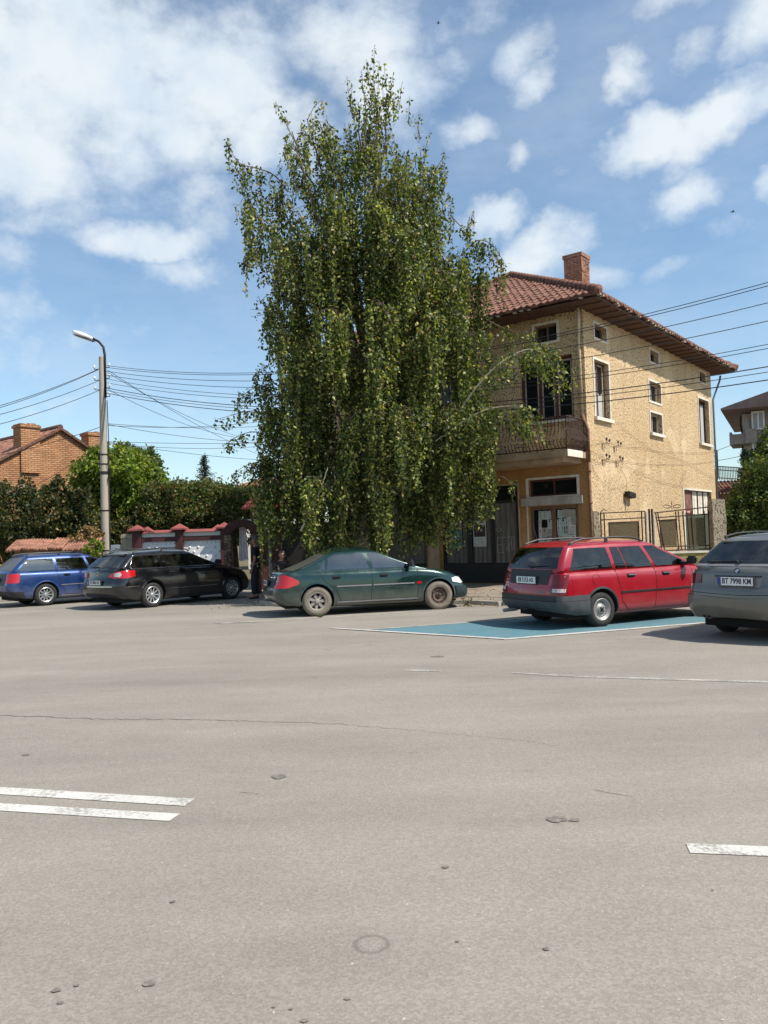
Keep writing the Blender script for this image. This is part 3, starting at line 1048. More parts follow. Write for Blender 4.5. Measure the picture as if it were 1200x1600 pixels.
rail_run((-BD + .05, .06, 3.87), (-BD + .05, 6.15, 3.87), 56, rl)
rail_run((-BD + .05, .06, 3.87), (-.04, .06, 3.87), 13, rl)
rl.build('railing', M_iron, balo)

# corner downpipe
dp = MB()
dp.tube([(-.35, -.02, 7.98), (-.30, .0, 7.6), (-.10, .12, 6.95), (-.07, .12, 6.8), (-.07, .10, 4.95)], .045, 10)
do = dp.build('downpipe', M_pipe, house, smooth=True)
dp = MB()
dp.tube([(-.07, .1, 4.97), (-.08, .06, 4.80), (-.10, -.02, 4.66), (-.08, -.05, 4.5), (-.08, -.05, 3.6)], .05, 10)
dp.tube([(-.08, -.05, 3.62), (-.08, -.05, .15)], .042, 10)
for z in (1.2, 2.4, 3.3):
    dp.lathe([(.055, z), (.055, z + .05)], 10, (-.08, -.05, 0))
dp.build('rusty_pipe', M_rustpipe, do, smooth=True)
dp = MB()
dp.tube([(LR + .35, -.3, 7.9), (LR + .30, -.28, 7.7), (LR + .04, -.05, 6.9), (LR + .04, -.05, .1)], .04, 8)
dp.build('downpipe', simple('blue_grey_pipe', (.12, .14, .17), .5), house, smooth=True)

# small side-wall fittings
for (t, z) in ((1.05, 4.22), (1.95, 4.2), (1.0, 3.74), (2.05, 3.74)):
    mb = MB()
    mb.tube([(t, 0.01, z - .03), (t, -.14, z - .03), (t, -.14, z + .09)], .009, 6)
    mb.tube([(t, 0.01, z - .18), (t, -.02, z - .18), (t, -.02, z)], .008, 6)
    mb.tube([(t + .0, -.14, z + .02), (t + .18, -.14, z - .02), (t + .22, -.14, z + .06)], .008, 6)
    mb.lathe([(.0, .0), (.032, .01), (.036, .04), (.022, .06), (.03, .08), (.0, .09)], 8, (t, -.14, z + .07))
    mb.lathe([(.0, .0), (.032, .01), (.036, .04), (.022, .06), (.03, .08), (.0, .09)], 8, (t + .22, -.14, z + .04))
    mb.build('insulator_bracket', M_ironblk, house, smooth=40)
lp = MB()
lp.tube([(2.62, .01, 2.66), (2.62, -.12, 2.70)], .02, 6)
lp.prism([(0, 0), (.55, -.05), (.58, -.18), (.42, -.22), (.0, -.12)], .16, (2.56, -.04, 2.82), (1, 0, 0), (0, 0, 1))
lp.tube([(2.62, -.02, 2.64), (2.66, -.02, 2.2)], .009, 5)
lp.build('wall_lamp', M_ironblk, house)
# loose wires clipped to the side wall
wr = MB()
rw = random.Random(5)
for path in ([(0.0, 3.95), (1.0, 3.80), (2.1, 3.76)], [(2.2, 3.78), (4.5, 3.42), (7.0, 3.2), (8.1, 3.2), (12.7, 2.62)], [(8.05, 3.2), (8.5, 3.6), (8.8, 3.78), (8.65, 3.5), (8.05, 3.2)], [(2.2, 4.95), (5.0, 4.35), (8.5, 4.15), (12.7, 3.62)],
             [(2.3, 3.6), (2.75, 3.25), (2.8, 3.05), (2.3, 2.92), (1.5, 2.9)], [(0.0, 3.7), (.35, 3.3), (1.1, 2.95)], [(1.0, 4.25), (4.0, 4.3), (8.0, 4.4), (12.7, 4.75)], [(1.0, 3.72), (2.2, 3.78), (6.0, 3.85), (12.7, 4.35)], [(2.8, 3.05), (2.75, 2.8)],
             [(0.0, 3.95), (.3, 4.15), (1.0, 4.25)], [(0.0, 3.75), (.5, 3.6), (1.1, 3.66)], [(11.4, 3.2), (12.1, 3.75)]):
    pp = []
    for (a, b) in zip(path[:-1], path[1:]):
        for k in range(8):
            u = k / 8
            pp.append((a[0] + (b[0] - a[0]) * u, -.03 - .01 * rw.random(), a[1] + (b[1] - a[1]) * u - .05 * math.sin(PI * u) * (1 if abs(b[0] - a[0]) > 1 else .3)))
    pp.append((path[-1][0], -.03, path[-1][1]))
    wr.tube(pp, .0042, 4)
wr.build('wall_wiring', simple('sunbleached_cable', (.13, .1, .07), .8), house)

# side door bay behind the gate
mb = MB()
mb.box((8.60, .10, 2.15), (9.80, .16, 3.05))
o = mb.build('boarded_door', simple('rusty_brown_board', (0.16, 0.07, 0.05), .8, .6, 5), house)
mb = MB()
mb.box((8.75, .085, 2.16), (9.55, .098, 2.32), mat('red_notice', col=(.28, .04, .03), rough=.6))
mb.box((8.82, .078, 2.21), (9.48, .086, 2.25), M_paper)
mb.build('small_notice', None, o)
mb = MB()
mb.box((8.60, .09, .15), (10.1, .15, 2.13))
mb.build('green_lower_door', M_greenpaint, house)
mb = MB()
for k in range(4):
    x = 9.80 + k * .72
    mb.box((x, .08, 2.15), (x + .05, .17, 3.05))
mb.box((10.1, .10, .15), (12.1, .16, 2.14), M_greenpaint)
wf = mb.build('slat_window', M_wood_tan, house)
mb = MB()
for k in range(3):
    x = 9.89 + k * .72
    mb.box((x, .12, 2.15), (x + .63, .13, 3.03))
    mb.box((x + .28, .105, 2.15), (x + .30, .119, 3.03), M_grout)
mb.build('pane', simple('grey_green_pane', (.09, .11, .085), .25, .2, 3), wf)
mb = MB()
mb.box((8.45, -.02, .15), (8.55, .004, 3.12))
mb.box((8.55, -.02, 3.05), (12.15, .004, 3.12))
mb.build('pale_reveal', M_grout, house)

# roof: soffit, fascia, tiled slopes, hips, chimney
soff = MB()
soff.box((-OH, -OH, EV), (LR + OH, LF + OH, EV + .05))
so_ = soff.build('soffit', M_soffit, house)
ZE = EV + .14
TANR = 0.545
X0, X1, Y0, Y1 = -OH - .06, LR + OH + .06, -OH - .06, LF + OH + .06
half = (X1 - X0) / 2
if Y1 - Y0 < X1 - X0:
    half = (Y1 - Y0) / 2


def tiled(U0, U1, V, flip, fine=True):
    """one slope: u along eave, s horizontal distance inward; V(u,s)->(x,y)"""
    L = U1 - U0
    pit = .215
    nu = int(L / pit) * (8 if fine else 2)
    course = .33
    sc = int(half / course) + 1
    vs, fs, idx = [], [], {}
    rt = random.Random(int(L * 100))
    jit = {}
    def hgt(u, s, c):
        k = int(u / pit)
        j = jit.setdefault((k, c), rt.uniform(-.008, .012))
        w = math.cos(2 * PI * (u / pit))
        return .026 * w + j
    for c in range(sc):
        s0, s1 = c * course, min((c + 1) * course + .0, half)
        if s1 <= s0: break
        for i in range(nu):
            u0, u1 = L * i / nu, L * (i + 1) / nu
            um = (u0 + u1) / 2
            lim = min(um, L - um)
            if s0 >= lim: continue
            e1 = min(s1, lim + .03)
            q = []
            for (u, s, lift) in ((u0, s0 - .03, .05), (u1, s0 - .03, .05), (u1, e1, .012), (u0, e1, .012)):
                z = ZE + max(s, -.03) * TANR + lift + hgt(u if fine else um, s, c)
                x, y = V(U0 + u, s)
                q.append(len(vs))
                vs.append((x, y, z))
            fs.append(tuple(q))
            # front lip of the course
            a, b = vs[q[0]], vs[q[1]]
            n0 = len(vs)
            vs.extend([(a[0], a[1], a[2] - .05), (b[0], b[1], b[2] - .05)])
            fs.append((q[0], n0, n0 + 1, q[1]))
    m_ = MB()
    m_.add(vs, fs)
    return m_


rf = tiled(Y0, Y1, lambda u, s: (X0 + s, u), False).build('roof', M_tile, house, fix=False)
tiled(X0, X1, lambda u, s: (u, Y0 + s), False).build('roof_slope', M_tile, rf, fix=False)
tiled(Y0, Y1, lambda u, s: (X1 - s, u), False, False).build('roof_slope', M_tile, rf, fix=False)
tiled(X0, X1, lambda u, s: (u, Y1 - s), False, False).build('roof_slope', M_tile, rf, fix=False)
# solid underlay
mb = MB()
ap0, ap1 = (X0 + half, Y0 + half), (X1 - half, Y1 - half)
zt = ZE + half * TANR - .03
mb.add([(X0, Y0, ZE - .03), (X1, Y0, ZE - .03), (X1, Y1, ZE - .03), (X0, Y1, ZE - .03), (*ap0, zt), (*ap1, zt)], [(0, 1, 5, 4), (1, 2, 5), (2, 3, 4, 5), (3, 0, 4), (3, 2, 1, 0)])
mb.build('roof_deck', M_tile_dark, rf)
mb = MB()


def ridge(a, b, r_=.12):
    a, b = Vector(a), Vector(b)
    d = b - a
    n = int(d.length / .36)
    for k in range(n):
        p, q = a + d * (k / n), a + d * ((k + 1.12) / n)
        mb.tube([p + Vector((0, 0, .02)), q - Vector((0, 0, .01))], [r_ * 1.12, r_ * .88], 8)


zr_ = ZE + half * TANR + .04
ridge((X0, Y0, ZE + .05), (*ap0, zr_))
ridge((X1, Y0, ZE + .05), (ap1[0], Y0 + half, zr_))
ridge((X0, Y1, ZE + .05), (ap0[0], Y1 - half, zr_))
ridge((X1, Y1, ZE + .05), (*ap1, zr_))
ridge((*ap0, zr_), (*ap1, zr_))
mb.build('ridge_tile', M_tile, rf, smooth=True, fix=False)
# ragged eave edge: tile ends and mortar seen from below
mb = MB()
re_ = random.Random(21)
for (ax, L, f) in (('x', X1 - X0, lambda u, d: (X0 + u, Y0 - d)), ('y', Y1 - Y0, lambda u, d: (X0 - d, Y0 + u))):
    u = 0
    while u < L:
        w = re_.uniform(.16, .24)
        dd = re_.uniform(.0, .05)
        x0, y0 = f(u, dd)
        x1, y1 = f(min(u + w, L), -.16)
        z = ZE - .05 + re_.uniform(-.02, .02)
        mb.box((min(x0, x1), min(y0, y1), z), (max(x0, x1), max(y0, y1), z + .055), M_tile_dark if re_.random() < .72 else M_tile)
        if re_.random() < .45:
            x0, y0 = f(u + .03, dd + .004)
            x1, y1 = f(u + .12, -.06)
            mb.box((min(x0, x1), min(y0, y1), z - .03), (max(x0, x1), max(y0, y1), z - .002), M_mortar)
        u += w + .012
mb.build('eave_edge', None, rf)
mb = MB()
for k in range(int(LR / .62)):
    x = -.4 + k * .62
    mb.box((x, -OH + .02, EV - .035), (x + .06, -.005, EV - .003))
for k in range(int(LF / .62)):
    y = .25 + k * .62
    mb.box((-OH + .02, y, EV - .035), (-.005, y + .06, EV - .003))
mb.build('rafter_end', M_soffit, so_)
# chimney on the side slope near the corner
mb = MB()
cx, cy, cw = 3.05, 1.45, .31
cz0 = ZE + (cy - cw - Y0) * TANR - .1
CT = 10.72
mb.box((cx - cw, cy - cw, cz0), (cx + cw, cy + cw, CT - .12), None, Matrix.Translation((0, 0, 0)))
mb.box((cx - cw - .03, cy - cw - .03, CT - .12), (cx + cw + .03, cy + cw + .03, CT), None)
# uneven bricks standing proud
for k in range(90):
    z = cz0 + re_.random() * (CT - cz0 - .15)
    z = round(z / .08) * .08
    w = re_.uniform(.1, .22)
    if re_.random() < .5:
        x = re_.uniform(cx - cw, cx + cw - w)
        mb.box((x, cy - cw - re_.uniform(.006, .02), z + .008), (x + w, cy - cw + .01, z + .072))
    else:
        y = re_.uniform(cy - cw, cy + cw - w)
        mb.box((cx - cw - re_.uniform(.006, .02), y, z + .008), (cx - cw + .01, y + w, z + .072))
mb.build('chimney', M_chim, rf)

# ------------------------------------------------------------------ gate and fence right of the house
def fence_right():
    Y = 23.0
    g = thing('yard_gate', 'rusty iron yard gate with wire netting and scroll ornament beside the ochre house', 'gate', (6.2, Y, 0), 0)
    m = MB()
    bar = lambda x0, z0, x1, z1, r_=.018: m.tube([(x0, 0, z0), (x1, 0, z1)], r_, 6)
    # narrow leaf
    for (a, b, c, d) in ((.02, 2.12, 1.30, 2.14), (.02, 1.93, 1.30, 1.95), (.25, 1.84, 1.1, 1.85), (.02, 1.0, 1.30, 1.0), (.25, 1.06, 1.1, 1.06)):
        bar(a, b, c, d)
    for x in (.02, .12, .25, 1.10, 1.20, 1.30):
        bar(x, .98, x, 2.13 if x in (.02, .12, 1.2, 1.3) else 1.85, .02)
    m.tube([(.02, 0, 2.0), (.03, 0, 2.16), (.10, 0, 2.22), (.2, 0, 2.2)], .014, 6)
    m.build('narrow_leaf', M_iron, g)
    n = MB()
    for a, b in (((.27, .0, 1.07), (1.08, .006, 1.83)), ((1.70, .0, 1.12), (2.18, .006, 1.86)), ((2.54, .0, 1.12), (2.98, .006, 1.9))):
        n = MB()
        n.box(a, b)
        n.build('netting', mat('wire_netting', netting, rough=.8), g, fix=False)
    m = MB()
    for x in (1.42, 1.5):
        bar(x, .9, x, 2.2, .028)
    m.box((1.34, -.02, .9), (1.38, .02, 2.1), M_grout)
    m.build('gate_post', None, g) if False else None
    m2 = MB()
    for x in (1.42, 1.50):
        m2.tube([(x, 0, .9), (x, 0, 2.2)], .03, 8, M_iron)
    m2.box((1.335, -.02, .9), (1.375, .02, 2.1), M_grout)
    m2.box((1.545, -.02, .9), (1.58, .02, 2.0), M_grout)
    m2.build('gate_post', None, g)
    m = MB()
    for (a, b, c, d) in ((1.55, 2.08, 3.12, 2.20), (1.6, 1.94, 3.1, 2.0), (1.66, 1.86, 2.22, 1.88), (1.66, 1.1, 3.1, 1.1), (1.55, .99, 3.15, 1.0)):
        bar(a, b, c, d, .02)
    for (xa, xb) in ((1.6, 1.74), (1.66, 1.82), (2.18, 2.22), (2.26, 2.30), (2.38, 2.42), (2.5, 2.54), (2.62, 2.66), (3.0, 3.0), (3.12, 3.12)):
        bar(xa, 2.1, xb, 1.0, .017)
    for (cx, sg) in ((2.03, -1), (2.13, 1)):
        m.tube([(cx + sg * (.10 + .11 * math.cos(t)), 0, 2.24 + .07 * math.sin(t) * (1 - t / 9)) for t in [k * .5 for k in range(12)]], .011, 5)
    m.tube([(2.08, 0, 2.16), (2.08, 0, 2.40)], .01, 5)
    m.build('wide_leaf', M_iron, g)
    w = thing('plinth_wall', 'low olive stained wall under the iron yard gate', 'wall', (6.15, Y, 0))
    m = MB()
    m.box((.0, -.1, 0), (3.2, .12, .90), M_olive)
    m.box((-.0, -.13, .90), (3.2, .14, .955), M_grout)
    m.build('wall', None, w)
    for (x0, x1, z, lab) in ((5.96, 6.14, 2.18, 'thin rough concrete gate pillar at the corner of the ochre house'), (9.36, 9.74, 2.42, 'thick rough concrete pillar at the right end of the yard gate')):
        m = MB()
        n_ = 9
        rr_ = random.Random(int(x0 * 10))
        xm, hw = (x0 + x1) / 2, (x1 - x0) / 2
        vs, fs = [], []
        for k in range(n_ + 1):
            z_ = z * k / n_
            for (sx, sy) in ((-1, -1), (1, -1), (1, 1), (-1, 1)):
                vs.append((xm + sx * hw + rr_.uniform(-.012, .012), Y - .02 + sy * .17 + rr_.uniform(-.012, .012), z_ + (rr_.uniform(-.03, .03) if k == n_ else 0)))
        for k in range(n_):
            for j in range(4):
                fs.append((4 * k + j, 4 * k + (j + 1) % 4, 4 * k + 4 + (j + 1) % 4, 4 * k + 4 + j))
        fs.append((4 * n_, 4 * n_ + 1, 4 * n_ + 2, 4 * n_ + 3))
        m.add(vs, fs)
        tag(m.build('gate_pillar', M_roughconc), lab, 'pillar')


def netting(t, p, o):
    x, y, z = t.n('ShaderNodeSeparateXYZ', {0: ocoord(t)}).outputs
    a = t.m('ABSOLUTE', t.m('SINE', t.m('MULTIPLY', t.m('ADD', x, z), 60)))
    b = t.m('ABSOLUTE', t.m('SINE', t.m('MULTIPLY', t.m('SUBTRACT', x, z), 60)))
    k = t.m('GREATER_THAN', t.m('MAXIMUM', a, b), 0.86)
    p.inputs['Base Color'].default_value = (0.085, 0.062, 0.025, 1)
    link(t, t.m('MAXIMUM', k, 0.6), p, 'Alpha')


fence_right()

# ------------------------------------------------------------------ behind, at the right
def right_back():
    b = thing('terrace_annex', 'low annex with terrace railing and red tile strip behind the ochre house', 'annex', (0, 0, 0))
    Y = 35.0
    q = lambda x, y: at(x, y, Y)
    zt = q(1130, 762).z
    x0, x1 = q(1095, 760).x, q(1175, 760).x
    m = MB()
    m.box((x0, Y, 0), (x1, Y + 5, zt - .25))
    m.box((x0, Y, zt + .05), (q(1121, 740).x, Y + .4, q(1121, 735).z))
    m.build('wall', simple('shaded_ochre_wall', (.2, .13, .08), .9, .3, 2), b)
    m = MB()
    for c in range(3):
        for k in range(14):
            x = x0 + (x1 - x0) * k / 14
            m.tube([(x + .1, Y - .5 + c * .3, zt - .22 + c * .16), (x + .1, Y - .15 + c * .3, zt - .04 + c * .16)], [.085, .075], 6)
    m.build('tile_strip', M_tile, b, smooth=True)
    m = MB()
    za, zb = q(1130, 745).z, q(1130, 727).z
    xa, xb = q(1117, 740).x, q(1172, 740).x
    n = 22
    for z in (za, (za + zb) / 2 + .1, zb):
        m.tube([(xa, Y + .2, z), (xb, Y + .2, z - .15)], .025, 5)
    for k in range(n + 1):
        x = xa + (xb - xa) * k / n
        m.tube([(x, Y + .2, za - .15 * k / n - .1), (x, Y + .2, zb - .15 * k / n)], .016, 4)
    zc = q(1120, 703).z
    for x in (q(1117, 700).x, q(1123, 700).x):
        m.tube([(x, Y + .2, za), (x, Y + .2, zc)], .035, 5)
    m.tube([(q(1117, 700).x, Y + .2, zc), (q(1123, 700).x, Y + .2, zc)], .03, 5)
    m.tube([(q(1117, 712).x, Y + .2, q(1117, 712).z), (q(1123, 712).x, Y + .2, q(1123, 712).z)], .02, 5)
    m.build('railing', M_ironblk, b)

    Y = 50.0
    q = lambda x, y: at(x, y, Y)
    pv = Vector((q(1161, 680).x, Y, 0))
    h = thing('grey_apartment_house', 'grey and white house with jutting balcony and wide eaves at the right edge', 'house', pv - Matrix.Rotation(R(-27), 3, 'Z') @ pv, R(-27))
    xw, xg, xr = q(1161, 680).x, q(1182, 680).x, q(1182, 680).x + 9
    ze = q(1160, 647).z
    m = MB()
    m.box((xg, Y - 1.2, 0), (xr, Y + 10, ze + .4))
    m.build('wall', simple('grey_render', (.20, .17, .135), .9, .15, 1.2), h)
    m = MB()
    sk_ = 0.0
    m.add([(xw, Y, 0), (xg - .003, Y, 0), (xg - .003 + sk_, Y + 9.5, 0), (xw + sk_, Y + 9.5, 0), (xw, Y, ze), (xg - .003, Y, ze), (xg - .003 + sk_, Y + 9.5, ze), (xw + sk_, Y + 9.5, ze)], [(0, 1, 5, 4), (1, 2, 6, 5), (2, 3, 7, 6), (3, 0, 4, 7), (4, 5, 6, 7), (3, 2, 1, 0)])
    m.build('white_wall', M_whitew, h)
    m = MB()
    tip = q(1133, 647)
    rt = q(1200, 618)
    dz = (rt.z - tip.z) / (rt.x - tip.x)
    xe = xr + 1
    m.prism([(tip.x, tip.z), (xe, tip.z), (xe, tip.z + (xe - tip.x) * dz * .75), (tip.x, tip.z + .12)], -13, (0, Y - 2.4, 0), (1, 0, 0), (0, 0, 1))
    m.build('roof', simple('brown_sheet_roof', (.19, .125, .11), .7, .2, 2), h)
    m = MB()
    bl, br_ = q(1144, 690).x, q(1184, 690).x
    z0, z1 = q(1150, 697).z, q(1150, 678).z
    m.box((bl, Y - 1.5, z0), (xg - .01, Y - 1.38, z1 - .15))
    m.box((bl, Y - 1.38, z0), (bl + .12, Y + 1.5, z1))
    m.box((bl + .12, Y - 1.38, z0), (xw + .3, Y + 1.5, z0 + .18))
    m.box((bl + .9, Y - 1.62, z0), (xg - .01, Y - 1.505, z1 + .1))
    m.build('balcony', simple('grey_balcony_render', (.26, .23, .19), .9, .2, 1.5), h)
    for (a, b_, c, d, yy) in ((1169, 1182, 655, 679, Y), (1189, 1206, 643, 672, Y - 1.2), (1190, 1206, 690, 706, Y - 1.2)):
        p0, p1 = at(a, d, yy), at(b_, c, yy)
        m = MB()
        e = .09
        m.box((p0.x, yy - .08, p0.z), (p1.x, yy - .003, p0.z + e))
        m.box((p0.x, yy - .08, p1.z - e), (p1.x, yy - .003, p1.z))
        for x in (p0.x, (p0.x + p1.x) / 2 - e / 2, p1.x - e):
            m.box((x, yy - .078, p0.z + e), (x + e, yy - .003, p1.z - e))
        w = m.build('window_frame', M_whitew, h)
        m = MB()
        m.box((p0.x + .02, yy - .03, p0.z + .02), (p1.x - .02, yy - .01, p1.z - .02))
        m.build('pane', simple('curtained_pane', (.3, .31, .3), .15, .2, 1.2), w)
    m = MB()
    p = q(1158, 652)
    m.tube([(p.x, Y - .5, p.z), (xw - .1, Y - .3, p.z - .5), (xw - .05, Y - .05, p.z - .9), (xw - .05, Y - .05, .2)], .05, 6)
    m.build('downpipe', M_ironblk, h)


right_back()

# ------------------------------------------------------------------ left: brick house
def brick_house():
    apex = at(93, 672, 35.0)
    gd = Vector((.65, .76, 0)).normalized()      # along the gable, to the right
    rd = Vector((-.76, .65, 0)).normalized()     # ridge, going away
    ang = math.atan2(gd.y, gd.x)
    h = thing('brick_house', 'bare weathered brick house with gable and two brick chimneys behind the shrubs', 'house', (apex.x, apex.y, 0), ang)
    A = apex.z
    sl = .575
    w0, w1 = -7.0, 6.0
    m = MB()
    zb0, zb1 = A + w0 * sl, A - w1 * sl
    m.prism([(w0, 0), (w1, 0), (w1, zb1), (0, A), (w0, zb0)], -8.0, (0, 0, 0), (1, 0, 0), (0, 0, 1))
    m.build('wall', M_brick, h)
    # tiled slope on the left and right, laid as courses
    m = MB()
    rr_ = random.Random(9)
    for sgn, wlim in ((-1, -w0 + .5), (1, w1 + .5)):
        n = int(wlim / .3)
        for c in range(n):
            a0, a1 = c * .3, c * .3 + .36
            for k in range(34):
                y = -.15 + k * .24
                j = rr_.uniform(-.012, .02)
                xa, xb = sgn * a0, sgn * a1
                za, zb = A + .10 - a0 * sl + j, A + .085 - a1 * sl + j + .03
                m.add([(xa, y, za), (xa, y + .12, za + .03), (xa, y + .235, za), (xb, y, zb), (xb, y + .12, zb + .03), (xb, y + .235, zb), (xb, y, zb - .04), (xb, y + .12, zb - .01), (xb, y + .235, zb - .04)],
                      [(0, 1, 4, 3), (1, 2, 5, 4), (3, 4, 7, 6), (4, 5, 8, 7)])
    m.build('roof', M_tile_old, h, fix=False)
    m = MB()
    for sgn, wlim in ((-1, -w0 + .5), (1, w1 + .5)):
        n = int(wlim / .35)
        for c in range(n):
            a0, a1 = c * .35, c * .35 + .37
            m.prism([(sgn * a0, A + .0 - a0 * sl), (sgn * a1, A - a1 * sl), (sgn * a1, A + .10 - a1 * sl + rr_.uniform(0, .03)), (sgn * a0, A + .12 - a0 * sl)], -.24, (0, -.16, 0), (1, 0, 0), (0, 0, 1))
    m.tube([(0, -.1, A + .12), (0, 8, A + .12)], .13, 8)
    m.build('rake_edge', M_tile_dark, h)
    for (c0, w, zt, d) in ((-1.35, .82, at(57, 664, 34.3).z, .6), (1.62, .62, at(137, 675, 36.1).z, .55)):
        m = MB()
        m.box((c0 - w / 2, -.10, zt - 2.1), (c0 + w / 2, d, zt - .17), M_brick)
        m.box((c0 - w / 2 - .05, -.15, zt - .17), (c0 + w / 2 + .05, d + .05, zt - .06), M_brick)
        for k in range(5):
            x = c0 - w / 2 + w * k / 5
            m.box((x, -.12, zt - .06), (x + w / 5 - .02, d, zt + rr_.uniform(-.03, .04)), M_brick)
        m.build('chimney', None, h)


brick_house()


# ------------------------------------------------------------------ left: maroon wall with white panels, arch, kiosk roof
def left_walls():
    Y = 27.0
    w = thing('panelled_garden_wall', 'maroon garden wall with white studded panels and red pyramid caps', 'wall', (0, 0, 0))
    q = lambda x, y: at(x, y, Y)
    ztop = q(285, 838).z
    m = MB()
    z0 = .0
    xs = {'p1': (209, 222), 'p2': (276, 287), 'p3': (346, 357)}
    zp = q(285, 828).z
    for k, (a, b) in xs.items():
        m.box((q(a, 850).x, Y - .18, 0), (q(b, 850).x, Y + .2, zp))
    x0, x1 = q(212, 850).x, q(350, 850).x
    zb1 = q(285, 845).z
    # frames above and below the panels
    pan = []
    for (a, b) in ((222.3, 275.7), (287.3, 345.7)):
        xa, xb = q(a, 850).x, q(b, 850).x
        m.box((xa, Y - .1, zb1), (xb, Y + .12, ztop))
        m.box((xa, Y - .1, 0), (xb, Y + .12, q(285, 880).z))
        pan.append((xa, xb))
    m.build('maroon_frame', M_maroon, w)
    m = MB()
    for (xa, xb) in pan:
        m.box((xa, Y - .06, ztop), (xb, Y + .1, ztop + .14))
    m.build('white_coping', M_whitew, w)
    m = MB()
    for (xa, xb) in pan:
        m.prism([(Y - .16, 0), (Y + .2, 0), (Y + .02, .09)], xb - xa, (xa, 0, ztop + .143), (0, 1, 0), (0, 0, 1))
    m.build('tile_coping', M_redcap, w)
    for k, (a, b) in xs.items():
        m = MB()
        xa, xb = q(a, 850).x - .12, q(b, 850).x + .12
        xm = (xa + xb) / 2
        za = zp + .003
        m.add([(xa, Y - .32, za), (xb, Y - .32, za), (xb, Y + .32, za), (xa, Y + .32, za), (xa, Y - .32, za + .05), (xb, Y - .32, za + .05), (xb, Y + .32, za + .05), (xa, Y + .32, za + .05), (xm, Y, za + .22)],
              [(3, 2, 1, 0), (0, 1, 5, 4), (1, 2, 6, 5), (2, 3, 7, 6), (3, 0, 4, 7), (4, 5, 8), (5, 6, 8), (6, 7, 8), (7, 4, 8)])
        m.build('pyramid_cap', M_redcap, w)
    for (xa, xb) in pan:
        m = MB()
        zA, zB = q(285, 880).z, zb1
        m.box((xa, Y - .03, zA), (xb, Y + .03, zB))
        nx = int((xb - xa) / .14)
        nz = int((zB - zA) / .14)
        for i in range(nx):
            for j in range(nz):
                if (i + j) % 2 and j < nz - 1: continue
                cx, cz = xa + (i + .5) * (xb - xa) / nx, zA + (j + .5) * (zB - zA) / nz
                m.lathe([(.045, -.031), (.036, -.045), (.0, -.06)], 6, (cx, Y, cz), 'Y')
        m.build('white_panel', simple('white_panel_paint', (.78, .77, .75), .55, .06, 3), w, smooth=40)
    # second parallel wall run further back (its red caps show above)
    w2 = thing('rear_garden_wall', 'white wall with red coping just behind the maroon panelled wall', 'wall', (0, 0, 0))
    Y2 = 29.5
    q2 = lambda x, y: at(x, y, Y2)
    m = MB()
    m.box((q2(228, 840).x, Y2, 0), (q2(352, 840).x, Y2 + .2, q2(290, 833).z))
    for a in (231, 341):
        m.box((q2(a - 4, 840).x, Y2 - .1, 0), (q2(a + 5, 840).x, Y2 - .003, q2(290, 829).z))
    m.build('wall', M_whitew, w2)
    m = MB()
    za = q2(290, 829).z
    for a in (231, 341):
        xa, xb = q2(a - 9, 840).x, q2(a + 10, 840).x
        m.add([(xa, Y2 - .3, za + .003), (xb, Y2 - .3, za + .003), (xb, Y2 + .2, za + .003), (xa, Y2 + .2, za + .003), ((xa + xb) / 2, Y2 - .05, za + .2)], [(3, 2, 1, 0), (0, 1, 4), (1, 2, 4), (2, 3, 4), (3, 0, 4)])
    m.box((q2(238, 840).x, Y2 - .06, q2(290, 833).z + .003), (q2(334, 840).x, Y2 + .25, q2(290, 833).z + .08))
    m.build('red_coping', M_redcap, w2)
    # pale timber gate and meter box
    m = MB()
    for k in range(6):
        x = q(189, 840).x + k * .068
        m.box((x, Y - .02, .2), (x + .058, Y + .01, q(195, 835).z + .02 * (k % 2)))
    m.box((q(189, 840).x, Y - .05, q(195, 837).z - .08), (q(189, 840).x + .41, Y - .022, q(195, 837).z))
    tag(m.build('board_gate', simple('grey_board', (.33, .28, .2), .85, .25, 6, stretch=(1, 1, .2))), 'narrow weathered board gate between lamp pole and maroon wall', 'gate')
    Yb = 26.0
    a, b = at(175, 864, Yb), at(187, 851, Yb)
    m = MB()
    m.box((a.x, Yb - .12, a.z - .05), (b.x, Yb + .1, b.z), None, None, .01)
    m.box((a.x + .09, Yb - .05, 0), (b.x - .09, Yb + .05, a.z - .05))
    mo = thing('meter_box', 'small white meter box beside the concrete lamp pole', 'box')
    m.build('cabinet', M_whitew, mo)
    m = MB()
    m.box((a.x + .02, Yb - .128, a.z), (b.x - .02, Yb - .121, b.z - .02))
    m.build('cabinet_door', M_whitew, mo)
    m = MB()
    m.box((b.x - .09, Yb - .135, (a.z + b.z) / 2), (b.x - .04, Yb - .129, (a.z + b.z) / 2 + .02))
    m.build('latch', M_ironblk, mo)

    # tile-capped low wall at the left
    Yt = 27.5
    w3 = thing('tiled_garden_wall', 'low plastered wall topped with uneven orange clay tiles behind the blue car', 'wall')
    qa, qb = at(22, 850, Yt), at(150, 850, Yt)
    rr_ = random.Random(4)
    m = MB()
    zt = at(80, 858, Yt).z
    m.box((qa.x, Yt, 0), (qb.x, Yt + .3, zt))
    m.build('wall', simple('brown_plaster_wall', (.2, .13, .085), .9, .4, 2.5), w3)
    m = MB()
    n = 30
    for k in range(n):
        x = qa.x - .1 + (qb.x - qa.x + .2) * (k + .5) / n
        u = k / n
        sag = .10 * math.sin(u * PI * 2 + .5) + (.16 if u > .45 else 0) - (.14 if u > .62 else 0)
        for c in range(3):
            j = rr_.uniform(-.02, .02)
            m.tube([(x + j, Yt - .42 + c * .24, zt - .03 + c * .10 + sag * .4 + j), (x, Yt - .1 + c * .24, zt + .11 + c * .10 + sag * .4)], [.062, .05], 6)
    m.build('tile_cap', M_tile_old, w3, smooth=True)
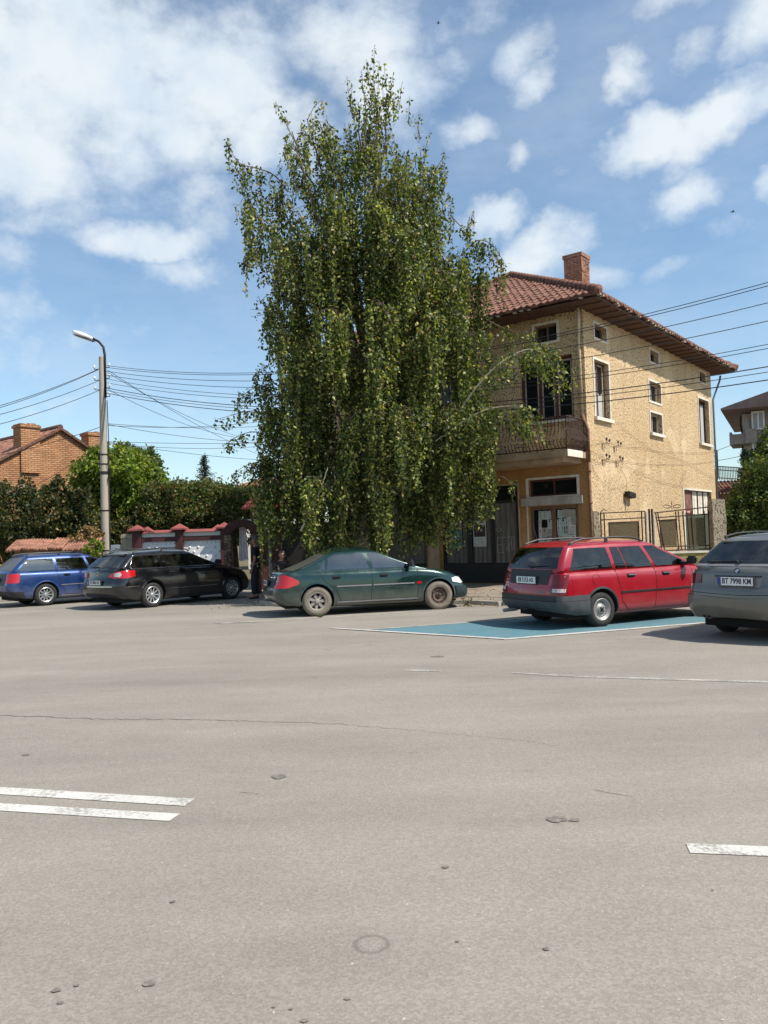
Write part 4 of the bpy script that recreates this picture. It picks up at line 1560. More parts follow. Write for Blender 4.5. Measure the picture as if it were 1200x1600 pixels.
    # yellow barrier at the left edge
    Yy = 25.0
    a = at(-30, 884, Yy)
    b = at(26, 886, Yy)
    o = thing('yellow_barrier', 'low yellow painted rail at the left edge behind the blue car', 'barrier')
    m = MB()
    m.box((a.x, Yy, b.z - .1), (b.x, Yy + .08, b.z + .09), None, None, .01)
    m.build('rail', mat('yellow_paint', col=(.62, .42, .03), rough=.6), o)
    for x in (a.x + .2, b.x - .2):
        m = MB()
        m.box((x, Yy + .01, 0), (x + .08, Yy + .07, b.z - .1))
        m.build('post', M_conc, o)

    # stone arch gateway
    Ya = 25.2
    q = lambda x, y: at(x, y, Ya)
    g = thing('stone_archway', 'dark stone and brick archway at the garden entrance beside the birch', 'archway')
    for nm, a, b in (('stone_pillar', 352, 363), ('stone_pillar', 393, 406)):
        m = MB()
        m.box((q(a, 870).x, Ya - .2, 0), (q(b, 870).x, Ya + .25, q(375, 836).z), None, None, .02)
        m.build(nm, M_stone, g)
    cx = (q(363, 840).x + q(393, 840).x) / 2
    r0 = (q(393, 840).x - q(363, 840).x) / 2
    zc = q(375, 836).z
    ro = r0 + .28
    m = MB()
    n = 16
    vs, fs = [], []
    for k in range(n + 1):
        t = PI * k / n
        for (r_, yy) in ((r0, Ya - .17), (ro, Ya - .17), (ro, Ya + .22), (r0, Ya + .22)):
            vs.append((cx + r_ * math.cos(t), yy, zc + .003 + r_ * math.sin(t) * .85))
    for k in range(n):
        for j in range(4):
            fs.append((4 * k + j, 4 * k + (j + 1) % 4, 4 * k + 4 + (j + 1) % 4, 4 * k + 4 + j))
    fs += [(0, 1, 2, 3), (4 * n + 3, 4 * n + 2, 4 * n + 1, 4 * n)]
    m.add(vs, fs)
    m.build('brick_arch', simple('dark_red_brick', (.055, .02, .016), .85, .4, 8, bmp=.01), g)
    # hanging cloth
    c = thing('hanging_cloth', 'pale pink cloth hanging in the stone archway', 'cloth')
    m = MB()
    yv = Ya + .3
    za, zb = q(376, 820).z, q(376, 876).z
    nn = 26
    vs = []
    for j in range(9):
        for i in range(nn + 1):
            u = i / nn
            x = q(370, 850).x + (q(385, 850).x - q(370, 850).x) * (u * (1 - .35 * (1 - j / 8)) + .12 * (1 - j / 8))
            vs.append((x, yv + .035 * math.sin(u * 19) * (.4 + j / 10), za + (zb - za) * j / 8 - .02 * math.sin(u * 6)))
    m.add(vs, [(j * (nn + 1) + i, j * (nn + 1) + i + 1, (j + 1) * (nn + 1) + i + 1, (j + 1) * (nn + 1) + i) for j in range(8) for i in range(nn)])
    m.build('fabric', simple('pink_cloth', (.85, .74, .77), .8, .06, 4), c, smooth=True, fix=False)
    m = MB()
    m.tube([(q(366, 820).x, yv, za + .01), (q(392, 820).x, yv, za + .01)], .012, 6)
    m.build('rod', M_ironblk, c)
    # maroon tiled kiosk / porch behind the tree
    Yk = 26.4
    q = lambda x, y: at(x, y, Yk)
    k_ = thing('gate_porch', 'small porch with maroon metal tile roof half hidden by the birch', 'porch')
    zr, ze = q(400, 763).z, q(400, 794).z
    xl, xr = q(377, 794).x, q(377, 794).x + 2.6
    m = MB()
    ridge_x0 = xl + .62
    rows = 5
    for c in range(rows):
        u0, u1 = c / rows, (c + 1) / rows
        for s_ in range(18):
            xa = xl + (xr - xl) * s_ / 18
            f = lambda u, x: (max(x, ridge_x0 * (1 - u) + xl * u) if x < ridge_x0 else x)
            xA, xB = xa, xa + (xr - xl) / 18
            y0, y1 = Yk + .9 * (1 - u0), Yk + .9 * (1 - u1)
            z0, z1 = zr + (ze - zr) * u0, zr + (ze - zr) * u1
            p = [(f(u0, xA), y0, z0 + .0), (f(u0, xB), y0, z0 + .0), (f(u1, xB), y1 - .03, z1 + .03), (f(u1, xA), y1 - .03, z1 + .03)]
            pm = [((p[0][0] + p[1][0]) / 2, y0, z0 + .04), ((p[2][0] + p[3][0]) / 2, y1 - .03, z1 + .07)]
            m.add([p[0], pm[0], p[1], p[2], pm[1], p[3], (p[2][0], p[2][1], p[2][2] - .05), (p[3][0], p[3][1], p[3][2] - .05)], [(0, 1, 4, 5), (1, 2, 3, 4), (5, 4, 3, 6, 7)])
    # left hip side and underside
    m.add([(ridge_x0, Yk + .9, zr), (xl, Yk, ze), (xl, Yk + 1.8, ze), (xr, Yk + 1.8, ze), (xr, Yk + .9, zr), (xr, Yk, ze)], [(0, 1, 2), (0, 2, 3, 4), (1, 5, 3, 2)])
    m.build('porch_roof', M_maroon_tile, k_, fix=False)
    m = MB()
    m.box((xl + .25, Yk + .2, ze - .35), (xr - .2, Yk + 1.6, ze - .003), M_wood_br)
    m.build('beam', None, k_)
    m = MB()
    m.box((xl + .1, Yk + .3, ze - .62), (xl + .42, Yk + .5, ze - .353), M_whitew)
    m.box((xl + .3, Yk + .6, 0), (xl + .6, Yk + .9, ze - .353), M_maroon)
    m.box((xl + .6, Yk + .62, 0), (xl + 1.25, Yk + .8, 2.3), M_maroon)
    m.box((xl + 1.25, Yk + .64, 0), (xr + .8, Yk + .82, 2.2), M_ironblk)
    m.build('porch_wall', None, k_)
    # grey post by the porch
    m = MB()
    a = at(423, 900, 24.0)
    m.tube([(a.x, 24.0, 0), (a.x, 24.0, at(423, 800, 24.0).z)], .045, 8)
    tag(m.build('metal_post', M_conc), 'thin grey metal post between the archway and the green car', 'post')
    # distant pale tiled roof
    hb = thing('distant_tiled_house', 'distant house with pale orange tile roof showing left of the birch', 'house')
    Yh = 48.0
    q = lambda x, y: at(x, y, Yh)
    m = MB()
    a, b = q(372, 760), q(440, 760)
    m.box((a.x + .5, Yh, 0), (b.x, Yh + 6, a.z))
    m.build('wall', M_whitew, hb)
    m = MB()
    zt = q(400, 742).z
    n = 20
    for k in range(n):
        xa = a.x + (b.x + 1 - a.x) * k / n
        xb = a.x + (b.x + 1 - a.x) * (k + 1) / n
        m.add([(xa, Yh - .6, a.z), ((xa + xb) / 2, Yh - .6, a.z + .05), (xb, Yh - .6, a.z), (xb + .9, Yh + 3, zt), ((xa + xb) / 2 + .9, Yh + 3, zt + .05), (xa + .9, Yh + 3, zt)], [(0, 1, 4, 5), (1, 2, 3, 4)])
    m.add([(a.x, Yh - .6, a.z), (a.x, Yh + 6.6, a.z), (a.x + .9, Yh + 3, zt)], [(0, 1, 2)])
    m.build('roof', M_tile_old, hb, fix=False)


left_walls()


# ------------------------------------------------------------------ street lamp and cables
LY = 29.0
lb = at(166, 900, LY)
LX = lb.x
ztop = at(156, 558, LY).z
lamp = thing('street_lamp', 'concrete street lamp pole with curved arm carrying cables behind the black estate', 'street lamp', (LX, LY, 0))
m = MB()
m.lathe([(.16, 0), (.16, .3), (.105, ztop), (.06, ztop + .01)], 18)
m.build('pole', M_polec, lamp, smooth=35)
m = MB()
m.tube([(.12, -.04, ztop - 1.5), (.125, -.04, ztop + .05), (.08, -.04, ztop + .36), (-.08, -.04, ztop + .56), (-.30, -.04, ztop + .68)], .045, 10)
m.build('arm', M_ironblk, lamp, smooth=True)
m = MB()
prof = [(0, .02), (.1, .06), (.3, .10), (.55, .12), (.75, .10), (.86, .02)]
vs, fs = [], []
NN = 12
for (s_, r_) in prof:
    for k in range(NN):
        t = 2 * PI * k / NN
        vs.append((-.25 - s_ * .93, -.04 + r_ * 1.35 * math.cos(t), ztop + .66 + s_ * .33 + max(math.sin(t), -.35) * r_))
for i in range(len(prof) - 1):
    for k in range(NN):
        fs.append((i * NN + k, i * NN + (k + 1) % NN, (i + 1) * NN + (k + 1) % NN, (i + 1) * NN + k))
fs += [tuple(range(NN))[::-1], tuple(range((len(prof) - 1) * NN, len(prof) * NN))]
m.add(vs, fs)
lh = m.build('lamp_head', simple('lamp_cover', (.72, .74, .76), .35, .05, 3), lamp, smooth=50)
m = MB()
m.prism([(.06, -.012), (.84, .262), (.78, .20), (.16, -.03)], .2, (-.25, .06, ztop + .655), (-1, 0, 0), (0, 0, 1))
m.build('lens', simple('lamp_lens', (.12, .12, .13), .25, .1, 3), lh)
ins_pts = []
for k, dz in enumerate((.35, .75, 1.1, 1.42)):
    for sgn in (-1, 1):
        if sgn < 0 and k == 3: continue
        zz = ztop - dz - (.06 if sgn < 0 else 0)
        m = MB()
        m.tube([(sgn * .1, -.02, zz - .04), (sgn * .27, -.02, zz - .04), (sgn * .27, -.02, zz + .03)], .015, 6, M_ironblk)
        m.lathe([(.0, .0), (.035, .01), (.045, .04), (.025, .06), (.036, .08), (.02, .11), (.0, .12)], 10, (sgn * .27, -.02, zz), 'Z', M_porc)
        m.build('insulator', None, lamp, smooth=40)
m = MB()
m.tube([(.17, -.03, ztop - 1.6), (.2, -.03, ztop - 3), (.19, -.03, ztop - 5), (.16, -.03, 1.0)], .018, 5)
m.tube([(.15, -.1, ztop - 3.9), (.24, -.05, ztop - 4.2), (.2, -.1, ztop - 4.6), (.16, -.08, ztop - 4.4)], .014, 5)
for z in (ztop - 3.6, ztop - 3.95, ztop - 4.3, 1.45, 4.3, 2.9):
    r_ = .16 - .055 * z / ztop + .004
    m.lathe([(r_, z), (r_ + .012, z + .005), (r_ + .012, z + .045), (r_, z + .05)], 14)
m.build('cable_run', M_ironblk, lamp)


def cable(p, q, sag, label, r_=.0115, group=None, n=28):
    p, q = Vector(p), Vector(q)
    m = MB()
    pts = []
    for k in range(n + 1):
        u = k / n
        a = p.lerp(q, u)
        a.z -= sag * 4 * u * (1 - u)
        pts.append(a)
    m.tube(pts, r_, 5)
    o = m.build('power_cable', M_cable, fix=False)
    tag(o, label, 'cable', group)
    return o


# main run: lamp pole -> past the birch -> in front of the house -> pole beyond the right edge
QY = 16.5
for i, (y0, ya, xb, yb, xs_, r_) in enumerate(((571, 425, 1200, 425, 0, .009), (574, 431, 1200, 431, 0, .009), (580, 458, 1200, 458, 0, .009), (586, 487, 1200, 487, 0, .009), (592, 524, 1200, 524, 0, .008), (598, 531, 1200, 531, 0, .008),
                                            (606, 560, 1200, 560, 0, .012), (610, 569, 1200, 569, 0, .008), (614, 582, 1200, 582, 0, .012))):
    p = at(166 if i > 3 else 165, y0, LY)
    q0 = at(1200, yb, QY)
    # continue past the frame edge in the same straight span
    d = q0 - p
    q = p + d * 1.12
    q.z = q0.z + (q0.z - p.z) * .12 + .25
    words_ = ['topmost', 'second', 'third', 'fourth', 'fifth', 'sixth', 'seventh, thicker,', 'eighth, thinnest,', 'lowest, thicker,'][i]
    cable(p, q, 1.15 - .02 * i, 'black power cable, %s of the nine leaving the right edge above the eaves' % words_, r_, 'cables from the lamp pole to the right edge')
for i, (x0, y0, y1) in enumerate(((148, 577, 628), (148, 578, 632), (149, 595, 640), (150, 610, 655))):
    p = at(x0 + 5, y0, LY)
    q = at(-60, y1 + 22, 24)
    cable(p, q, .12, 'black power cable, %s of the four falling from the lamp pole to the left edge' % ['topmost', 'second', 'third', 'lowest'][i], .0105, 'cables from the lamp pole to the left edge')
for i, (y0, xe, ye, Ye, sag) in enumerate(((578, 430, 720, 46, .3), (582, 400, 690, 44, .3), (608, 380, 685, 40, .3), (662, 520, 655, 34, .25), (663, 520, 690, 36, .3), (665, 430, 655, 40, .2), (690, 520, 688, 34, .1), (691, 520, 722, 40, .2), (693, 520, 680, 42, .4))):
    p = at(168, y0, LY)
    q = at(xe, ye, Ye)
    cable(p, q, sag, 'thin cable running behind the birch from the lamp pole, %s of nine' % ['first from the top', 'second from the top', 'third from the top', 'fourth from the top', 'fifth from the top', 'sixth from the top', 'seventh from the top', 'eighth from the top', 'lowest'][i], .009, 'thin cables from the lamp pole to behind the birch')
cable(at(163, 665, LY), at(-60, 722, 33), .15, 'single cable crossing in front of the brick gable from mid pole', .011)
cable(at(163, 690, LY), at(-40, 800, 31), .25, 'slack service wire sloping across the brick gable', .009)
hM = Matrix.Translation(P0) @ Matrix.Rotation(HA, 4, 'Z')
cable(hM @ Vector((12.7, -.05, 4.75)), at(1215, 655, 45), .15, 'upper service wire from the ochre house to the grey house', .012)
cable(hM @ Vector((12.7, -.05, 4.35)), at(1215, 690, 45), .15, 'lower service wire from the ochre house to the grey house', .012)

# two small birds high up
for (x, y, Y, lab) in ((685, 36, 60, 'tiny dark bird high in the sky above the birch'), (1145, 331, 50, 'tiny dark bird gliding in the sky right of the chimney')):
    p = at(x, y, Y)
    m = MB()
    m.lathe([(0, -.12), (.03, -.07), (.04, 0), (.025, .07), (.012, .12), (0, .18)], 8, p, 'X')
    for sgn in (-1, 1):
        m.add([(p.x - .04, p.y, p.z + .01), (p.x + .05, p.y, p.z + .01), (p.x + .03, p.y + sgn * .12, p.z + .07), (p.x - .02, p.y + sgn * .24, p.z + .03), (p.x - .05, p.y + sgn * .12, p.z + .06)], [(0, 1, 2, 3, 4)])
    m.add([(p.x - .10, p.y - .02, p.z), (p.x - .10, p.y + .02, p.z), (p.x - .19, p.y + .035, p.z), (p.x - .19, p.y - .035, p.z)], [(0, 1, 2, 3)])
    tag(m.build('bird', mat('bird_feathers', col=(.03, .03, .03), rough=.8), fix=False), lab, 'bird')


# ------------------------------------------------------------------ vegetation
def leaf_mesh(name, P, size, m, parent=None, seed=0, down=0.0, jitter=1.0, aspect=.62):
    """P: (n,3) leaf positions; size: scalar or (n,)"""
    rng = np.random.default_rng(seed)
    n = len(P)
    P = np.asarray(P, float)
    a = rng.normal(size=(n, 3))
    a[:, 2] -= down
    a /= np.linalg.norm(a, axis=1)[:, None]
    b = rng.normal(size=(n, 3))
    b -= (b * a).sum(1)[:, None] * a
    b /= np.linalg.norm(b, axis=1)[:, None]
    s = (np.asarray(size) * rng.uniform(.65, 1.25, n))[:, None]
    v = np.empty((n, 4, 3))
    v[:, 0] = P
    v[:, 1] = P + a * s * .42 + b * s * aspect * .5
    v[:, 2] = P + a * s
    v[:, 3] = P + a * s * .42 - b * s * aspect * .5
    me = bpy.data.meshes.new(name)
    me.vertices.add(4 * n)
    me.vertices.foreach_set('co', v.reshape(-1))
    me.loops.add(4 * n)
    me.loops.foreach_set('vertex_index', np.arange(4 * n, dtype=np.int32))
    me.polygons.add(n)
    me.polygons.foreach_set('loop_start', np.arange(0, 4 * n, 4, dtype=np.int32))
    me.update(calc_edges=True)
    me.materials.append(m)
    o = bpy.data.objects.new(name, me)
    col.objects.link(o)
    if parent is not None:
        o.parent = parent
    return o


def tubes_mesh(name, paths, m, parent=None):
    mb_ = MB()
    for pts, rs, n in paths:
        mb_.tube(pts, rs, n, None, cap=False)
    return mb_.build(name, m, parent, smooth=True, fix=False)


def clump(rng, c, r, n, surf=.55, droop=0.0):
    """points in an ellipsoid, denser near the surface, gathered into small tufts"""
    c, r = np.array(c, float), np.array(r, float)
    nt = max(4, n // 22)
    d = rng.normal(size=(nt, 3))
    d /= np.linalg.norm(d, axis=1)[:, None]
    rad = rng.uniform(0, 1, nt) ** (1 / 3)
    rad = surf + (1 - surf) * rad
    lump = 1 + .18 * np.sin(d[:, 0] * 5 + c[0]) * np.sin(d[:, 1] * 4 + c[1]) + .14 * np.sin(d[:, 2] * 7 + c[2] * 3)
    tc = d * (rad * lump)[:, None] * r
    k = rng.integers(0, nt, n)
    p = tc[k] + rng.normal(size=(n, 3)) * .085 * float(r.mean()) ** .5
    return p + c


def shrub(name, label, cat, base, blobs, n, size, lm, seed, group=None, stems=6, h=1.5, down=.3):
    """blobs: list of (centre, radii, weight)"""
    rng = np.random.default_rng(seed)
    t = thing(name, label, cat, (0, 0, 0), 0, group)
    W_ = sum(b[2] for b in blobs)
    P = np.concatenate([clump(rng, b[0], b[1], int(n * b[2] / W_)) for b in blobs])
    P = P[P[:, 2] > .05]
    leaf_mesh('crown', P, size, lm, t, seed, down)
    paths = []
    for k in range(stems):
        b = blobs[k % len(blobs)]
        p0 = Vector((base[0] + rng.uniform(-.15, .15), base[1] + rng.uniform(-.1, .1), 0))
        p1 = Vector(b[0]) + Vector((rng.uniform(-.3, .3) * b[1][0], rng.uniform(-.3, .3) * b[1][1], rng.uniform(0, .4) * b[1][2]))
        mid = p0.lerp(p1, .5) + Vector((rng.uniform(-.15, .15), 0, rng.uniform(0, .2)))
        r0 = .05 * h / 1.5
        paths.append(([p0, mid, p1], [r0, r0 * .7, r0 * .3], 6))
    tubes_mesh('trunk', paths, M_twig, t)
    return t


def B(px, py, Y, rx, rz, ry=None, w=None):
    """blob from photo position; radii in photo pixels"""
    p = at(px, py, Y)
    k = Y / FPX
    rx_, rz_ = rx * k, rz * k
    ry_ = ry if ry is not None else rx_ * .8
    return ((p.x, p.y, p.z), (rx_, ry_, rz_), w if w is not None else rx * rz)


def vegetation():
    # dark shrubs in front of the brick house
    shrub('lilac_bush', 'dark bush at the left edge in front of the brick wall', 'bush', at(10, 870, 30), [B(12, 803, 30, 42, 40, 1.4), B(20, 840, 30, 50, 32, 1.4), B(-40, 800, 30, 50, 60, 1.4), B(38, 766, 30, 11, 24, .6), B(8, 768, 30, 14, 18, .6)], 15000, .13, L_dark, 1, 'dark bushes before the brick house', 6, 2)
    shrub('lilac_bush', 'dark bush with pointed tips in the middle before the brick gable', 'bush', at(80, 870, 29.6), [B(75, 810, 29.6, 38, 36, 1.3), B(70, 778, 29.6, 12, 20, .6), B(92, 768, 29.6, 9, 24, .5), B(60, 838, 29.6, 46, 28, 1.2), B(44, 782, 29.6, 14, 20, .6)], 14000, .13, L_dark, 2, 'dark bushes before the brick house', 6, 2)
    shrub('lilac_bush', 'dark brownish bush left of the lamp pole', 'bush', at(130, 870, 30.2), [B(122, 818, 30.2, 32, 36, 1.2), B(110, 790, 30.2, 12, 24, .8), B(132, 782, 30.2, 10, 20, .7), B(135, 845, 30.2, 26, 22, 1.0)], 9000, .13, L_dark, 3, 'dark bushes before the brick house', 5, 2)
    # dry creeper over the tiled wall
    shrub('dry_creeper', 'dry yellow brown creeper beside the lamp pole over the tiled wall', 'creeper', at(140, 870, 28.0), [B(140, 838, 28.0, 18, 14, .4), B(118, 846, 28.0, 14, 8, .4), B(145, 858, 28.0, 12, 14, .4)], 2600, .11, L_dry, 4, None, 4, 1)
    shrub('small_shrub', 'small bright green shrub at the foot of the lamp pole', 'shrub', at(143, 870, 27.2), [B(144, 862, 27.2, 12, 13, .35), B(150, 850, 27.2, 8, 8, .3)], 1200, .1, L_bright, 44, None, 4, 1)
    # bright ash tree behind the pole
    shrub('ash_tree', 'bright yellow green rounded tree behind the lamp pole', 'tree', at(190, 870, 33), [B(185, 735, 33, 52, 36, 2.0), B(215, 755, 33, 34, 45, 1.8), B(150, 765, 33, 28, 34, 1.4), B(180, 790, 33, 50, 38, 1.8), B(235, 790, 33, 20, 30, 1.2), B(165, 745, 33, 30, 30, 1.4)], 26000, .17, L_bright, 5, None, 9, 3.2, .9)
    shrub('dark_tree', 'darker green tree behind the right side of the bright ash', 'tree', at(225, 870, 38), [B(222, 735, 38, 30, 34, 1.6), B(238, 760, 38, 18, 34, 1.3), B(200, 715, 38, 22, 18, 1.2)], 8000, .17, L_mid, 6, None, 5, 2.6)
    shrub('undergrowth_shrub', 'green undergrowth beneath the ash tree beside the board gate', 'shrub', at(190, 870, 31), [B(185, 835, 31, 22, 22, .8), B(222, 822, 31, 28, 22, .8), B(165, 840, 31, 14, 22, .7)], 5000, .14, L_dark, 7, None, 5, 1.5)
    # ivy-hung hedge mass behind the panelled wall : four plants
    for i, (px, py, rx, rz, lab) in enumerate(((248, 795, 24, 42, 'tall ivy covered hedge plant left of the fir tip'), (285, 790, 28, 40, 'dense ivy hedge plant behind the first white panel'),
                                              (325, 790, 28, 40, 'dense ivy hedge plant below the fir tip'), (368, 795, 30, 38, 'yellowish ivy hedge plant next to the porch roof'))):
        shrub('ivy_hedge', lab, 'hedge', at(px, 870, 31.5), [B(px, py, 31.5, rx, rz, 1.2), B(px + 8, py + 15, 31.5, rx, rz, 1.2), B(px - 8, py - 12, 31.5, rx * .7, rz * .7, 1.0)], 9000, .115, (L_ivy, L_ivy, L_ivy, L_bright)[i] if i < 3 else L_ivy, 10 + i, 'ivy hedge behind the maroon wall', 5, 2.2)
    shrub('background_tree', 'mid green tree crown rising behind the ivy hedge beside the birch', 'tree', at(345, 870, 38), [B(350, 775, 38, 30, 18, 1.5), B(300, 772, 38, 34, 14, 1.5), B(385, 785, 38, 25, 24, 1.5)], 7000, .16, L_mid, 16, None, 5, 2.6)
    # fir tip
    f = at(319, 711, 36)
    t = thing('fir_tree', 'dark fir tree with pointed tip rising above the hedge', 'tree', (f.x, f.y, 0))
    rng = np.random.default_rng(5)
    P, paths = [], [([Vector((0, 0, 0)), Vector((0, 0, f.z))], [.14, .02], 8)]
    for k in range(120):
        z = f.z - .08 - 4.2 * (k / 120) ** 1.1
        L = .05 + (f.z - z) * .33 * rng.uniform(.6, 1.15)
        a = rng.uniform(0, 2 * PI)
        d = np.array([math.cos(a), math.sin(a), .25])
        p1 = np.array([0, 0, z]) + d * L
        paths.append(([Vector((0, 0, z)), Vector(p1)], [.016, .006], 4))
        n = int(20 + 90 * L)
        u = rng.uniform(.1, 1, n)[:, None]
        P.append(np.array([0, 0, z]) + d * L * u + rng.normal(size=(n, 3)) * .05)
    leaf_mesh('crown', np.concatenate(P), .10, L_fir, t, 8, 0, aspect=.35)
    tubes_mesh('trunk', paths, M_twig, t)
    # right-hand shrubs
    shrub('garden_tree', 'bright leafy garden shrub behind the silver car at the right edge', 'shrub', at(1165, 870, 27), [B(1178, 785, 27, 26, 36, 1.3), B(1196, 745, 27, 20, 32, 1.2), B(1152, 818, 27, 24, 26, 1.2), B(1205, 800, 27, 46, 56, 1.6), B(1134, 812, 27, 9, 22, .6), B(1160, 790, 27, 14, 14, .8)], 24000, .12, L_mid, 21, None, 7, 2.4)
    shrub('garden_tree', 'taller darker tree behind the bright garden shrub at the right edge', 'tree', at(1195, 870, 33), [B(1194, 725, 33, 20, 24, 1.2), B(1215, 705, 33, 26, 34, 1.5), B(1178, 745, 33, 14, 18, 1.0)], 9000, .15, L_mid, 22, None, 5, 2.8)
    f = at(1166, 702, 36)
    t = thing('blue_fir', 'small dark conifer in front of the grey house balcony', 'tree', (f.x, f.y, 0))
    P, paths = [], [([Vector((0, 0, 0)), Vector((0, 0, f.z))], [.14, .02], 8)]
    for k in range(130):
        z = f.z - .08 - 4.0 * (k / 130) ** 1.1
        L = .12 + (f.z - z) * .30 * rng.uniform(.6, 1.15)
        a = rng.uniform(0, 2 * PI)
        d = np.array([math.cos(a), math.sin(a), .15])
        p1 = np.array([0, 0, z]) + d * L
        paths.append(([Vector((0, 0, z)), Vector(p1)], [.016, .006], 4))
        n = int(30 + 120 * L)
        u = rng.uniform(.1, 1, n)[:, None]
        P.append(np.array([0, 0, z]) + d * L * u + rng.normal(size=(n, 3)) * .06)
    leaf_mesh('crown', np.concatenate(P), .10, L_fir, t, 9, 0, aspect=.35)
    tubes_mesh('trunk', paths, M_twig, t)
    # weeds by the kerb at the green car's nose
    rng = np.random.default_rng(31)
    for (px, py, hh, n, lab) in ((728, 947, .22, 60, 'small weed tuft growing at the kerb before the green car'), (500, 965, .05, 30, 'little dry weed under the rear wheel of the green car')):
        g = gnd(px, py)
        pts = []
        paths = []
        for k in range(7):
            a = rng.uniform(0, 2 * PI)
            tip = Vector((g.x + math.cos(a) * hh * .6, g.y + math.sin(a) * hh * .4, hh * rng.uniform(.5, 1.1)))
            paths.append(([Vector((g.x, g.y, 0)), tip.lerp(Vector((g.x, g.y, hh)), .4), tip], [.004, .003, .002], 4))
            for j in range(n // 7):
                u = rng.uniform(.15, 1)
                q = Vector((g.x, g.y, 0)).lerp(tip, u)
                pts.append((q.x + rng.normal() * .02, q.y + rng.normal() * .02, abs(q.z)))
        t = thing('weed', lab, 'weed')
        leaf_mesh('leaves', np.array(pts), .05, L_mid, t, int(px))
        tubes_mesh('stem', paths, M_twig, t)
    # fallen leaves and grit along the kerb and gutter (nobody could count them)
    P = []
    for k in range(900):
        u = rng.uniform()
        a = Vector(pave_edge[2]).lerp(Vector(pave_edge[5]), u) if rng.random() < .5 else Vector((rng.uniform(-4, 7), rng.uniform(18.4, 22)))
        P.append((a[0] + rng.normal() * .25, a[1] - .2 + rng.normal() * .22, .02 if a[1] < 18.6 else .11))
    o = leaf_mesh('leaf_litter', np.array(P), .045, L_dry, None, 77)
    stuff(o)


vegetation()


